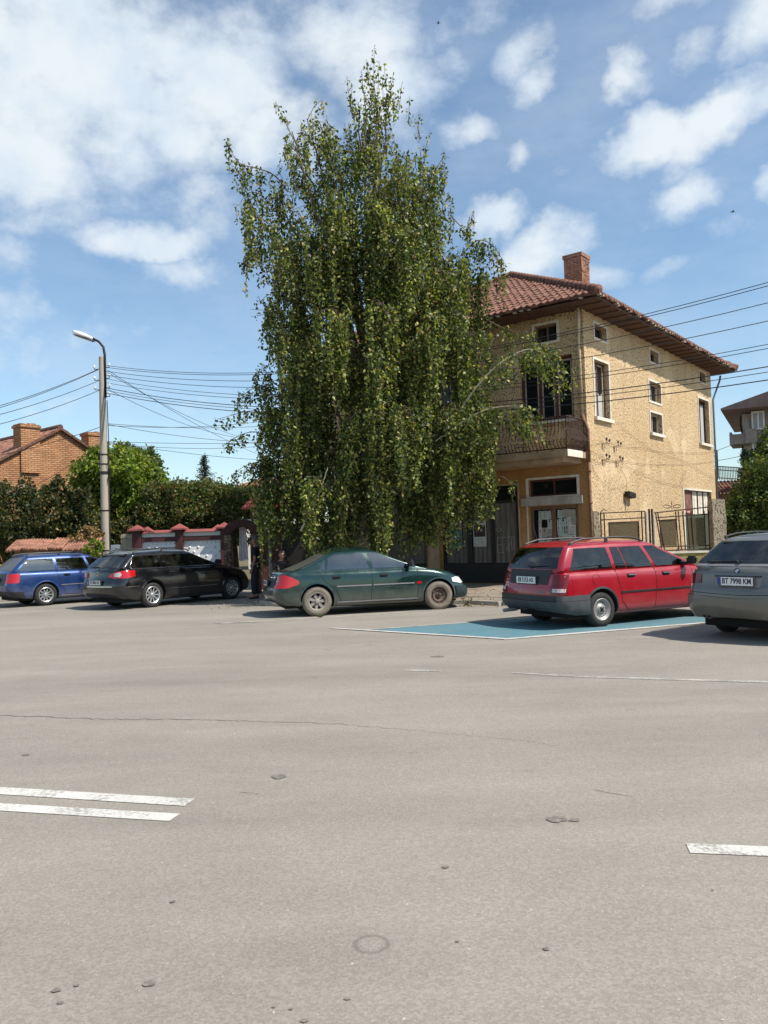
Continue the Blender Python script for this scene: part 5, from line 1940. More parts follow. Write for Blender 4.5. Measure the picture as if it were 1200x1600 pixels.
# ------------------------------------------------------------------ the weeping birch
def birch():
    rng = np.random.default_rng(42)
    YC = 21.9
    k = YC / FPX
    # silhouette in photo pixels : y, left, right
    prof = [(75, 577, 584), (110, 562, 612), (150, 556, 640), (185, 552, 655), (215, 548, 665), (240, 540, 680), (270, 530, 690), (300, 500, 688), (350, 490, 690), (400, 480, 700), (450, 470, 715),
            (500, 460, 720), (560, 440, 735), (620, 430, 745), (700, 425, 750), (780, 425, 740), (850, 435, 690), (890, 440, 680)]
    t = thing('weeping_birch', 'huge weeping birch with drooping leafy strands in front of the ochre house', 'tree', (0, 0, 0))
    base = at(566, 930, YC)
    base.z = 0
    top = at(583, 120, YC)
    # limbs: (path points px,y,depth offset)
    def W3(px, py, dy):
        return at(px, py, YC + dy)
    paths = []
    trunk = [base, Vector((base.x + .05, base.y, 2.5)), W3(572, 620, 0), W3(578, 450, .1), W3(585, 300, 0), W3(592, 190, 0), top]
    trunk_o = tubes_mesh('trunk', [(trunk, [.24, .2, .16, .10, .05, .025, .010], 10)], M_bark, t)
    starts = []   # (point, length, kind)
    # leading limbs: lobes of the crown (tip px, tip y, depth, base height y, droop, spread)
    lobes = [(500, 190, .2, 560), (455, 205, -.5, 600), (480, 185, .4, 560), (520, 215, -.5, 540), (540, 250, .8, 480), (765, 430, .2, 660), (640, 235, .3, 480), (675, 265, -.4, 520), (610, 150, 0, 420), (560, 170, .4, 400),
             (430, 300, .3, 640), (400, 330, -.8, 650), (690, 330, .9, 560), (715, 400, -.6, 600), (735, 425, .6, 620), (705, 430, -1.4, 620),
             (420, 420, -1.2, 700), (410, 470, .9, 700), (470, 330, -1.5, 620), (520, 300, -1.6, 560), (600, 300, -1.7, 560), (650, 360, -1.8, 600),
             (440, 520, -1.8, 740), (520, 480, -2.2, 700), (600, 480, -2.3, 700), (680, 500, -2.2, 700), (745, 520, -1.5, 720), (755, 560, -.4, 720), (400, 580, -.6, 760),
             (405, 640, .3, 780), (450, 660, -2.0, 800), (540, 640, -2.6, 800), (640, 640, -2.6, 800), (720, 640, -2.2, 800), (760, 660, -1.0, 800), (765, 640, -.2, 790),
             (500, 380, 1.5, 600), (600, 380, 1.7, 600), (700, 480, 1.6, 680), (450, 500, 1.6, 700), (560, 560, 2.0, 740), (660, 600, 2.0, 760), (760, 620, 1.2, 780), (430, 640, 1.6, 780),
             (400, 720, -.4, 830), (420, 760, -1.4, 840), (700, 740, -1.8, 840), (760, 740, -.9, 830), (600, 760, -2.4, 850), (500, 760, -2.2, 850),
             (690, 250, .2, 500), (465, 240, .6, 560), (570, 230, -.9, 480), (625, 260, -1.0, 520)]
    for (px, py, dy, by) in lobes:
        p1 = W3(px, py, dy * .95)
        u = min(max((930 - by) / 810, .05), .95)
        b0 = at(566 + (583 - 566) * u, by, YC)
        hd = math.hypot(p1.x - b0.x, p1.y - b0.y)
        c = b0.lerp(p1, .45) + Vector((0, 0, .30 * hd))
        pts = []
        n = 12
        for i in range(n + 1):
            w = i / n
            q = b0 * (1 - w) ** 2 + c * 2 * w * (1 - w) + p1 * w * w
            q += Vector((rng.normal() * .05, rng.normal() * .05, 0)) * w
            pts.append(q)
        # drooping tip
        out = Vector((p1.x - b0.x, p1.y - b0.y, 0))
        out = out.normalized() if out.length > .2 else Vector((rng.normal(), rng.normal(), 0)).normalized()
        r0 = .016 + .009 * (p1 - b0).length
        rs = [max(.008, r0 * (1 - .82 * i / n)) for i in range(n + 1)]
        paths.append((pts, rs, 6))
        zt = p1.z
        # secondary limbs and hanging strands
        nst = int((50 + 15 * hd) * (1 if p1.z < 10.5 else .95))
        for s_ in range(nst):
            w = rng.uniform(.32, 1.0) ** .75
            i = min(int(w * n), n - 1)
            q = pts[i].lerp(pts[i + 1], w * n - i)
            spread = .22 + .85 * math.sin(PI * min(1, .25 + w * .7))
            a = rng.uniform(0, 2 * PI)
            off = Vector((math.cos(a), math.sin(a), 0)) * abs(rng.normal()) * spread * .55
            if s_ % (7 if p1.z < 10.5 else 3) == 0:
                anchor = (q, off, rng.uniform(.55, 1.45))
            q, off0, lf = anchor
            off = off0 + Vector((rng.normal() * .075, rng.normal() * .075, 0))
            s0 = q + off + Vector((0, 0, rng.uniform(-.05, .28)))
            if s_ % 4 == 0:
                paths.append(([q, q.lerp(s0, .5) + Vector((0, 0, .12)), s0], [.011, .008, .005], 4))
            starts.append((s0, lf, 'hang', off))
    # explicit special boughs, seen in the photo
    def bough(pl, r0, strands, lmin, lmax, mate, dy=0.0, sp=.12):
        pts = [W3(x, y, d) for (x, y, d) in pl]
        # refine
        fine = []
        for a, b in zip(pts[:-1], pts[1:]):
            for i in range(4):
                fine.append(a.lerp(b, i / 4))
        fine.append(pts[-1])
        # smooth
        for _ in range(3):
            fine = [fine[0]] + [(fine[i - 1] + fine[i] * 2 + fine[i + 1]) / 4 for i in range(1, len(fine) - 1)] + [fine[-1]]
        rs = [max(.006, r0 * (1 - .8 * i / len(fine))) for i in range(len(fine))]
        mate.append((fine, rs, 6))
        for s_ in range(strands):
            w = rng.uniform(.05, 1)
            i = min(int(w * (len(fine) - 1)), len(fine) - 2)
            q = fine[i].lerp(fine[i + 1], rng.uniform())
            starts.append((q + Vector((rng.normal() * sp, rng.normal() * sp, rng.uniform(-.03, .05))), 0, ('fix', rng.uniform(lmin, lmax)), Vector((0, 0, 0))))
    pale = []
    bough([(690, 690, -1.6), (735, 615, -2.0), (775, 570, -2.2), (822, 543, -2.4), (850, 550, -2.5), (872, 578, -2.6)], .026, 90, .25, .8, pale, sp=.2)
    bough([(680, 690, -1.9), (720, 660, -2.2), (760, 638, -2.4), (810, 632, -2.5), (835, 650, -2.5)], .02, 95, .25, .85, pale, sp=.2)
    bough([(700, 700, -2.0), (712, 672, -2.1), (704, 655, -2.2)], .022, 6, .3, .6, pale)
    bough([(470, 830, -2.0), (500, 770, -2.3), (512, 730, -2.4)], .03, 6, .3, .6, pale)
    bough([(450, 300, 0), (430, 272, -.2), (400, 262, -.3), (375, 258, -.4), (362, 240, -.5), (354, 215, -.5)], .02, 34, .25, .95, paths, sp=.06)
    bough([(430, 330, 0), (405, 300, -.2), (385, 300, -.3), (374, 320, -.3)], .016, 20, .4, 1.2, paths, sp=.08)
    bough([(430, 400, 0), (400, 385, -.2), (385, 400, -.3), (378, 430, -.3)], .016, 22, .2, .5, paths, sp=.1)
    bough([(470, 240, 0), (450, 200, -.2), (438, 175, -.2), (430, 158, -.2)], .014, 10, .1, .3, paths, sp=.05)
    bough([(700, 330, 0), (715, 350, -.3), (735, 365, -.4), (738, 330, -.4)], .016, 14, .2, .5, paths, sp=.06)
    bough([(720, 400, 0), (745, 372, -.3), (770, 380, -.4), (788, 410, -.5)], .02, 34, .35, 1.25, paths, sp=.07)
    bough([(760, 500, -.3), (800, 520, -.8), (830, 520, -1.2), (845, 545, -1.4)], .02, 22, .3, .8, paths)
    bough([(430, 650, 0), (395, 640, -.3), (365, 648, -.4), (340, 655, -.5)], .016, 26, .1, .35, paths, sp=.07)
    bough([(430, 690, 0), (400, 672, -.3), (372, 680, -.4), (352, 695, -.5)], .016, 26, .12, .4, paths, sp=.07)
    bough([(430, 740, 0), (405, 720, -.3), (380, 728, -.4), (362, 745, -.5)], .016, 24, .12, .4, paths, sp=.08)
    bough([(430, 620, 0), (410, 600, -.3), (385, 612, -.4), (372, 628, -.5)], .016, 24, .15, .4, paths, sp=.08)
    bough([(760, 760, -.6), (780, 740, -1.0), (800, 755, -1.2), (805, 775, -1.2)], .014, 14, .15, .4, paths, sp=.08)
    # silhouette limits for the hanging strands (photo px as a function of y) -> kept as world x limits by height
    lim = [(0, 560, 610), (200, 445, 690), (260, 432, 698), (340, 385, 700), (380, 380, 760), (430, 372, 795), (500, 385, 795), (560, 388, 790), (650, 382, 785), (740, 382, 785), (800, 398, 785), (850, 410, 760), (900, 425, 700)]
    ly = np.array([at(600, a, YC).z for a, _, _ in lim][::-1])
    lx0 = np.array([at(b, a, YC).x for a, b, _ in lim][::-1])
    lx1 = np.array([at(c, a, YC).x for a, _, c in lim][::-1])
    # ragged lower hem
    def hem(x, y):
        return .95 + .35 * math.sin(x * 2.3) + .25 * math.sin(x * 5.1 + 1) + .35 * abs(rng.normal()) * .6 + max(0, x - 1.3) * .62 + max(0, y - 22.5) * .1
    P, tw = [], []
    tops = 0
    for (s0, zt, kind, off) in starts:
        if kind == 'hang':
            zz = s0.z
            L = (rng.uniform(.8, 2.0) if zz < 11 else rng.uniform(.25, .9)) * zt
        else:
            L = kind[1]
        L = min(L, max(0.05, s0.z - hem(s0.x, s0.y)))
        if L < .12:
            continue
        sway = Vector((rng.normal() * .09 - .02, rng.normal() * .09, 0))
        outd = off.normalized() if off.length > .01 else Vector((0, 0, 0))
        n = max(2, int(L / .25))
        pts = []
        for i in range(n + 1):
            u = i / n
            q = s0 + outd * .10 * math.sin(PI * min(u * 1.5, 1)) + sway * u * L * .6 + Vector((0, 0, -L * u))
            pts.append(q)
        # keep inside the silhouette
        zq = pts[n // 2].z
        if kind == 'hang':
            x0, x1 = np.interp(zq, ly, lx0), np.interp(zq, ly, lx1)
            soft = rng.uniform(-.1, .25)
            if not (x0 + soft < pts[n // 2].x < x1 - soft):
                continue
        step = .034
        m_ = int(L / step)
        u = (np.arange(m_) + rng.uniform(0, 1, m_)) / m_ * n
        idx = np.minimum(u.astype(int), n - 1)
        A = np.array([p[:] for p in pts])
        f = (u - idx)[:, None]
        q = A[idx] * (1 - f) + A[idx + 1] * f
        q += rng.normal(size=q.shape) * np.array([.035, .035, .015])
        P.append(q)
        if rng.random() < .5:
            tw.append((pts, [.005] * len(pts), 3))
    # upright sparse shoots at the very top
    for (px, py, dy, L, n) in [(578 + rng.normal() * 16, rng.uniform(95, 260), rng.normal() * .35, rng.uniform(.4, 1.3), 1) for _ in range(44)] + [(640 + rng.normal() * 20, rng.uniform(230, 330), rng.normal() * .5, rng.uniform(.4, 1.0), 1) for _ in range(30)] + \
            [(585, 70, 0, 1.0, 1), (572, 92, .1, .8, 1), (600, 98, -.1, .8, 1), (615, 112, 0, .9, 1), (628, 130, 0, .8, 1), (562, 120, 0, .8, 1), (655, 172, 0, .8, 1), (672, 205, 0, .7, 1), (693, 235, 0, .7, 1), (640, 150, 0, .8, 1), (700, 262, 0, .7, 1),
             (486, 175, 0, .6, 1), (470, 190, 0, .5, 1), (510, 180, 0, .6, 1), (735, 335, -.4, .6, 1), (550, 150, 0, .9, 1), (545, 190, 0, .9, 1), (665, 230, 0, .9, 1)]:
        p = W3(px, py, dy)
        lean = Vector((rng.normal() * .12 + (px - 590) * .0016, rng.normal() * .1, 0))
        q = p - Vector((0, 0, L)) - lean * L * .9
        m_ = int(L / .03)
        u = rng.uniform(0, 1, m_)[:, None] ** .85
        A, Bq = np.array(p[:]), np.array(q[:])
        pp = A * (1 - u) + Bq * u + rng.normal(size=(m_, 3)) * .045 * (0.5 + u)
        P.append(pp)
        paths.append(([q, q.lerp(p, .5), p], [.010, .007, .004], 4))
    # inner filling so the heart of the crown is dense
    ni = 14000
    zz = rng.uniform(2.2, 10.6, ni)
    x0, x1 = np.interp(zz, ly, lx0), np.interp(zz, ly, lx1)
    cxx, hw = (x0 + x1) / 2, (x1 - x0) / 2 * .74
    a = rng.uniform(0, 2 * PI, ni)
    rd = np.sqrt(rng.uniform(0, 1, ni))
    fx = cxx + hw * rd * np.cos(a)
    fy = YC + np.minimum(hw, 2.4) * .8 * rd * np.sin(a)
    dens = np.sin(fx * 3.1 + 1) * np.sin(zz * 1.7) + np.sin(fy * 2.7 + zz * .6)
    kq = dens > -.5
    P.append(np.stack([fx, fy, zz], 1)[kq])
    P = np.concatenate(P)
    P = P[P[:, 2] > .55]
    print('birch leaves', len(P))
    leaf_mesh('crown', P, .104, L_birch, t, 4, .9)
    tubes_mesh('branch', paths, M_twig, t)
    for b_ in pale:
        tubes_mesh('pale_bough', [b_], M_palebranch, t)
    tubes_mesh('hanging_twig', tw, M_twig, t)


birch()


# ------------------------------------------------------------------ people
M_skin = simple('skin', (0.30, 0.15, 0.095), 0.55, 0.1, 12)
M_black_cloth = simple('black_cotton', (0.012, 0.012, 0.014), 0.9, 0.3, 14)
M_navy_cloth = simple('dark_trousers', (0.018, 0.019, 0.026), 0.9, 0.3, 14)
M_hair = simple('grey_hair', (0.09, 0.08, 0.07), 0.8, 0.3, 30)
M_shoe = simple('dark_shoe', (0.02, 0.016, 0.013), 0.6, 0.2, 14)


def skin_mesh(name, nodes, edges, m, parent, sub=2):
    """nodes: (co, rx, ry); grows one continuous surface over a skeleton"""
    me = bpy.data.meshes.new(name)
    me.from_pydata([n[0] for n in nodes], edges, [])
    o = bpy.data.objects.new(name, me)
    col.objects.link(o)
    sk = o.modifiers.new('skin', 'SKIN')
    if not me.skin_vertices:
        bm = bmesh.new()
        bm.from_mesh(me)
        bm.verts.layers.skin.verify()
        bm.to_mesh(me)
        bm.free()
    for i, n in enumerate(nodes):
        v = me.skin_vertices[0].data[i]
        v.radius = (n[1], n[2])
        v.use_root = (i == 0)
    sk.use_smooth_shade = True
    ss = o.modifiers.new('sub', 'SUBSURF')
    ss.levels = ss.render_levels = sub
    dg = bpy.context.evaluated_depsgraph_get()
    dg.update()
    nm = bpy.data.meshes.new_from_object(o.evaluated_get(dg))
    bpy.data.objects.remove(o)
    nm.name = name
    nm.materials.clear()
    nm.materials.append(m)
    nm.polygons.foreach_set('use_smooth', [True] * len(nm.polygons))
    ob = bpy.data.objects.new(name, nm)
    col.objects.link(ob)
    ob.parent = parent
    return ob


def person(label, loc, rz, J, hair=True):
    """J: joints; left and right, x forward"""
    t = thing('person', label, 'person', loc, rz)
    N, E_ = [], []

    def add(co, rx, ry=None, par=None):
        N.append((tuple(co), rx, ry or rx))
        if par is not None:
            E_.append((par, len(N) - 1))
        return len(N) - 1
    V = Vector
    pel = add(J['pelvis'], .115, .14)
    sp = add(J['spine'], .10, .13, pel)
    ch = add(J['chest'], .11, .15, sp)
    nb = add(J['neck'], .055, .06, ch)
    hd = V(J['head'])
    n1 = add(V(J['neck']).lerp(hd, .45), .048, .048, nb)
    h1 = add(hd + V((.012, 0, -.05)), .072, .06, n1)
    h2 = add(hd + V((0, 0, .02)), .088, .07, h1)
    h3 = add(hd + V((-.01, 0, .085)), .06, .052, h2)
    for s_ in (-1, 1):
        sh = add(J['sh'][s_], .052, .052, ch)
        el = add(J['el'][s_], .038, .04, sh)
        wr_ = add(J['wr'][s_], .026, .028, el)
        d = (V(J['wr'][s_]) - V(J['el'][s_])).normalized()
        pm = V(J['wr'][s_]) + d * .07
        pa = add(pm, .026, .017, wr_)
        fw = V((1, 0, 0)) - d * d.x
        fw = fw.normalized() if fw.length > .1 else V((0, 0, 1))
        side = d.cross(fw).normalized()
        for k, (o_, l_) in enumerate(((-.027, .062), (-.009, .072), (.009, .078), (.027, .07))):
            b = add(pm + d * .022 + fw * o_, .0095, .0095, pa)
            c = add(pm + d * (.03 + l_ * .5) + fw * o_ * 1.1 + side * .006 * s_, .009, .009, b)
            add(pm + d * (.028 + l_) + fw * o_ * 1.0 + side * .022 * s_, .0075, .0075, c)
        tb = add(pm - d * .02 + fw * .034, .011, .011, pa)
        add(pm + d * .03 + fw * .052, .009, .009, tb)
        hp = add(J['hip'][s_], .085, .085, pel)
        kn = add(J['kn'][s_], .056, .058, hp)
        an = add(J['an'][s_], .036, .038, kn)
        add(V(J['an'][s_]) + V((.13, 0, -.055)), .028, .036, an)
    body = skin_mesh('body', N, E_, M_skin, t)
    # face
    fm = MB()
    fm.lathe([(.0, -.012), (.012, -.004), (.014, .008), (.0, .03)], 8, hd + V((.088, 0, -.01)), 'Z')
    fm.build('nose', M_skin, body, smooth=True)
    fm = MB()
    for s_ in (-1, 1):
        fm.lathe([(.0, -.011), (.011, 0), (.0, .011)], 8, hd + V((.078, s_ * .032, .018)), 'Z')
    fm.build('eye', M_shoe, body, smooth=True)
    fm = MB()
    fm.box(hd + V((.072, -.025, -.053)), hd + V((.084, .025, -.045)))
    fm.build('mouth', mat('lip', col=(.25, .08, .06), rough=.6), body)
    for s_ in (-1, 1):
        fm = MB()
        fm.lathe([(.0, -.012), (.024, -.006), (.028, .004), (.018, .012), (.0, .008)], 10, hd + V((-.008, s_ * .078, .0)), 'Y')
        fm.build('ear', M_skin, body, smooth=True)
    hm = MB()
    vs, fs = [], []
    for i in range(8):
        ph = PI * .5 * i / 7
        for k in range(16):
            a = 2 * PI * k / 16
            rr_ = .094 * math.cos(ph)
            front = max(0, math.cos(a)) * .04 * (1 - i / 7)
            vs.append(hd + V((rr_ * math.cos(a) * 1.03 - .012 - front, rr_ * .86 * math.sin(a), .025 + front + .105 * math.sin(ph))))
    for i in range(7):
        for k in range(16):
            fs.append((i * 16 + k, i * 16 + (k + 1) % 16, (i + 1) * 16 + (k + 1) % 16, (i + 1) * 16 + k))
    hm.add(vs, fs)
    if hair:
        hm.build('hair', M_hair, t, smooth=True)
    # shirt
    N2, E2 = [], []
    a = [(V(J['pelvis']) + V((0, 0, -.07)), .11, .14), (V(J['pelvis']) + V((0, 0, .06)), .125, .155), (J['spine'], .125, .155), (J['chest'], .13, .17), (V(J['neck']).lerp(V(J['chest']), .2), .07, .085)]
    for i, q in enumerate(a):
        N2.append((tuple(q[0]), q[1], q[2]))
        if i: E2.append((i - 1, i))
    for s_ in (-1, 1):
        N2.append((tuple(J['sh'][s_]), .07, .072)); E2.append((3, len(N2) - 1))
        N2.append((tuple(V(J['sh'][s_]).lerp(V(J['el'][s_]), .78)), .058, .062)); E2.append((len(N2) - 2, len(N2) - 1))
    skin_mesh('shirt', N2, E2, M_black_cloth, t)
    N3, E3 = [(tuple(V(J['pelvis']) - V((0, 0, .0))), .11, .12)], []
    for s_ in (-1, 1):
        N3.append((tuple(J['hip'][s_]), .105, .105)); E3.append((0, len(N3) - 1))
        N3.append((tuple(J['kn'][s_]), .078, .08)); E3.append((len(N3) - 2, len(N3) - 1))
        N3.append((tuple(V(J['an'][s_]) + V((0, 0, .01))), .06, .064)); E3.append((len(N3) - 2, len(N3) - 1))
    skin_mesh('trousers', N3, E3, M_navy_cloth, t)
    for s_ in (-1, 1):
        an = V(J['an'][s_])
        skin_mesh('shoe', [(tuple(an + V((-.03, 0, -.055))), .042, .042), (tuple(an + V((.05, 0, -.06))), .038, .042), (tuple(an + V((.15, 0, -.068))), .028, .038)], [(0, 1), (1, 2)], M_shoe, t)
    return t


g = Vector((-3.70, 22.8, .0))
person('man in black t-shirt and dark trousers standing in profile at the stone archway', g, R(172), dict(
    pelvis=(0, 0, .95), spine=(.015, 0, 1.14), chest=(-.005, 0, 1.34), neck=(-.01, 0, 1.49), head=(.02, 0, 1.64),
    sh={-1: (-.01, -.175, 1.42), 1: (-.01, .175, 1.42)}, el={-1: (-.04, -.23, 1.13), 1: (-.05, .23, 1.13)}, wr={-1: (.05, -.235, .89), 1: (.03, .24, .88)},
    hip={-1: (0, -.09, .88), 1: (0, .09, .88)}, kn={-1: (.03, -.10, .49), 1: (.05, .10, .49)}, an={-1: (-.03, -.10, .10), 1: (.03, .11, .10)}))
g = Vector((-2.72, 20.6, .085))
person('seated person in dark clothes behind the boot of the green car', g, R(-60), dict(
    pelvis=(0, 0, .52), spine=(.03, 0, .70), chest=(.08, 0, .90), neck=(.12, 0, 1.03), head=(.17, 0, 1.16),
    sh={-1: (.08, -.175, .96), 1: (.08, .175, .96)}, el={-1: (.20, -.22, .70), 1: (.20, .22, .70)}, wr={-1: (.42, -.14, .62), 1: (.42, .14, .62)},
    hip={-1: (.03, -.09, .50), 1: (.03, .09, .50)}, kn={-1: (.44, -.13, .50), 1: (.44, .13, .50)}, an={-1: (.42, -.12, .10), 1: (.42, .12, .10)}), hair=True)
st = thing('stool', 'low wooden stool behind the boot of the green car', 'stool', g, R(-60))
m = MB()
m.box((-.18, -.18, .36), (.18, .18, .40), None, None, .01)
m.build('seat', M_wood_tan, st)
for sx in (-1, 1):
    for sy in (-1, 1):
        m = MB()
        m.tube([(sx * .14, sy * .14, .36), (sx * .16, sy * .16, 0)], .018, 8)
        m.build('leg', M_wood_tan, st)


# ------------------------------------------------------------------ cars
def m_paint_car(base, metal=.35, rough=.32, dust=(0.25, 0.21, 0.16), dk=.5, flm=.05):
    def b(t, p, o):
        v = ocoord(t)
        x, y, z = t.n('ShaderNodeSeparateXYZ', {0: v}).outputs
        n = t.noise(v, 5, 5, .65)
        low = t.mr(t.m('ADD', z, t.m('MULTIPLY', n, -.35)), .05, .45, 1, 0)
        c = t.mix(t.m('MULTIPLY', low, dk), base, dust)
        film = t.m('MULTIPLY', t.mr(n, .35, .75), flm)
        c = t.mix(film, c, dust)
        link(t, c, p, 'Base Color')
        link(t, t.mr(t.m('ADD', t.noise(v, 3, 4, .6), low), .3, 1.4, rough, .75), p, 'Roughness')
        link(t, t.m('MULTIPLY', t.mr(low, 0, 1, 1, .1), metal), p, 'Metallic')
        fl = t.noise(v, 1.1, 2, .5)
        bump(t, p, fl, .012, .5)
    return b


M_tyre = simple('tyre_rubber', (0.022, 0.021, 0.02), .85, .25, 12, bmp=.003)
M_tyre_dusty = simple('dusty_tyre_rubber', (0.17, 0.145, 0.115), .9, .25, 8, bmp=.003)
M_alloy = simple('alloy_rim', (0.50, 0.51, 0.52), .35, .08, 8, metal=.7)
M_steelrim = simple('grey_steel_rim', (0.30, 0.29, 0.28), .5, .25, 14, metal=.4)
M_rustrim = simple('rusty_brown_rim', (0.11, 0.075, 0.055), .8, .4, 14)
M_dustcap = simple('dusty_hubcap', (0.27, 0.235, 0.20), .7, .2, 10)
M_plastic = simple('black_plastic', (0.02, 0.021, 0.022), .55, .2, 8)
M_greyplastic = simple('grey_bumper_plastic', (0.06, 0.066, 0.07), .6, .25, 5)
M_trimgrey = simple('faded_grey_trim', (0.2, 0.19, 0.2), .5, .2, 5)
M_chrome = mat('chrome', col=(.75, .76, .78), rough=.15, metal=1.0)
M_seam = mat('panel_gap', col=(.008, .008, .008), rough=.8)
M_lampred = mat('red_lamp', col=(.42, .008, .012), rough=.12, coat=.6, coatr=.05)
M_lampdk = mat('dark_red_lamp', col=(.13, .004, .006), rough=.15, coat=.2, coatr=.05)
M_lampwh = mat('clear_lamp', col=(.55, .45, .42), rough=.12, coat=.5)
M_lamphead = mat('head_lamp', col=(.62, .64, .64), rough=.1, coat=.6)
M_amber = mat('amber_lamp', col=(.5, .12, .02), rough=.15, coat=.5)
M_plate = mat('plate_white', col=(.72, .72, .70), rough=.5)
M_plateblue = mat('plate_blue', col=(.015, .04, .26), rough=.5)
M_lining = mat('dark_lining', col=(.022, .022, .023), rough=.9)
M_seat = simple('grey_seat_cloth', (.05, .05, .055), .9, .2, 8)
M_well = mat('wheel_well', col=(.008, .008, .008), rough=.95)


def smooth_curve(pts, n=240, w=5):
    xs = np.linspace(pts[0][0], pts[-1][0], n)
    ys = np.interp(xs, [p[0] for p in pts], [p[1] for p in pts])
    k = np.ones(2 * w + 1) / (2 * w + 1)
    for _ in range(2):
        yp = np.pad(ys, w, mode='edge')
        ys = np.convolve(yp, k, 'valid')
    return lambda x: float(np.interp(x, xs, ys))


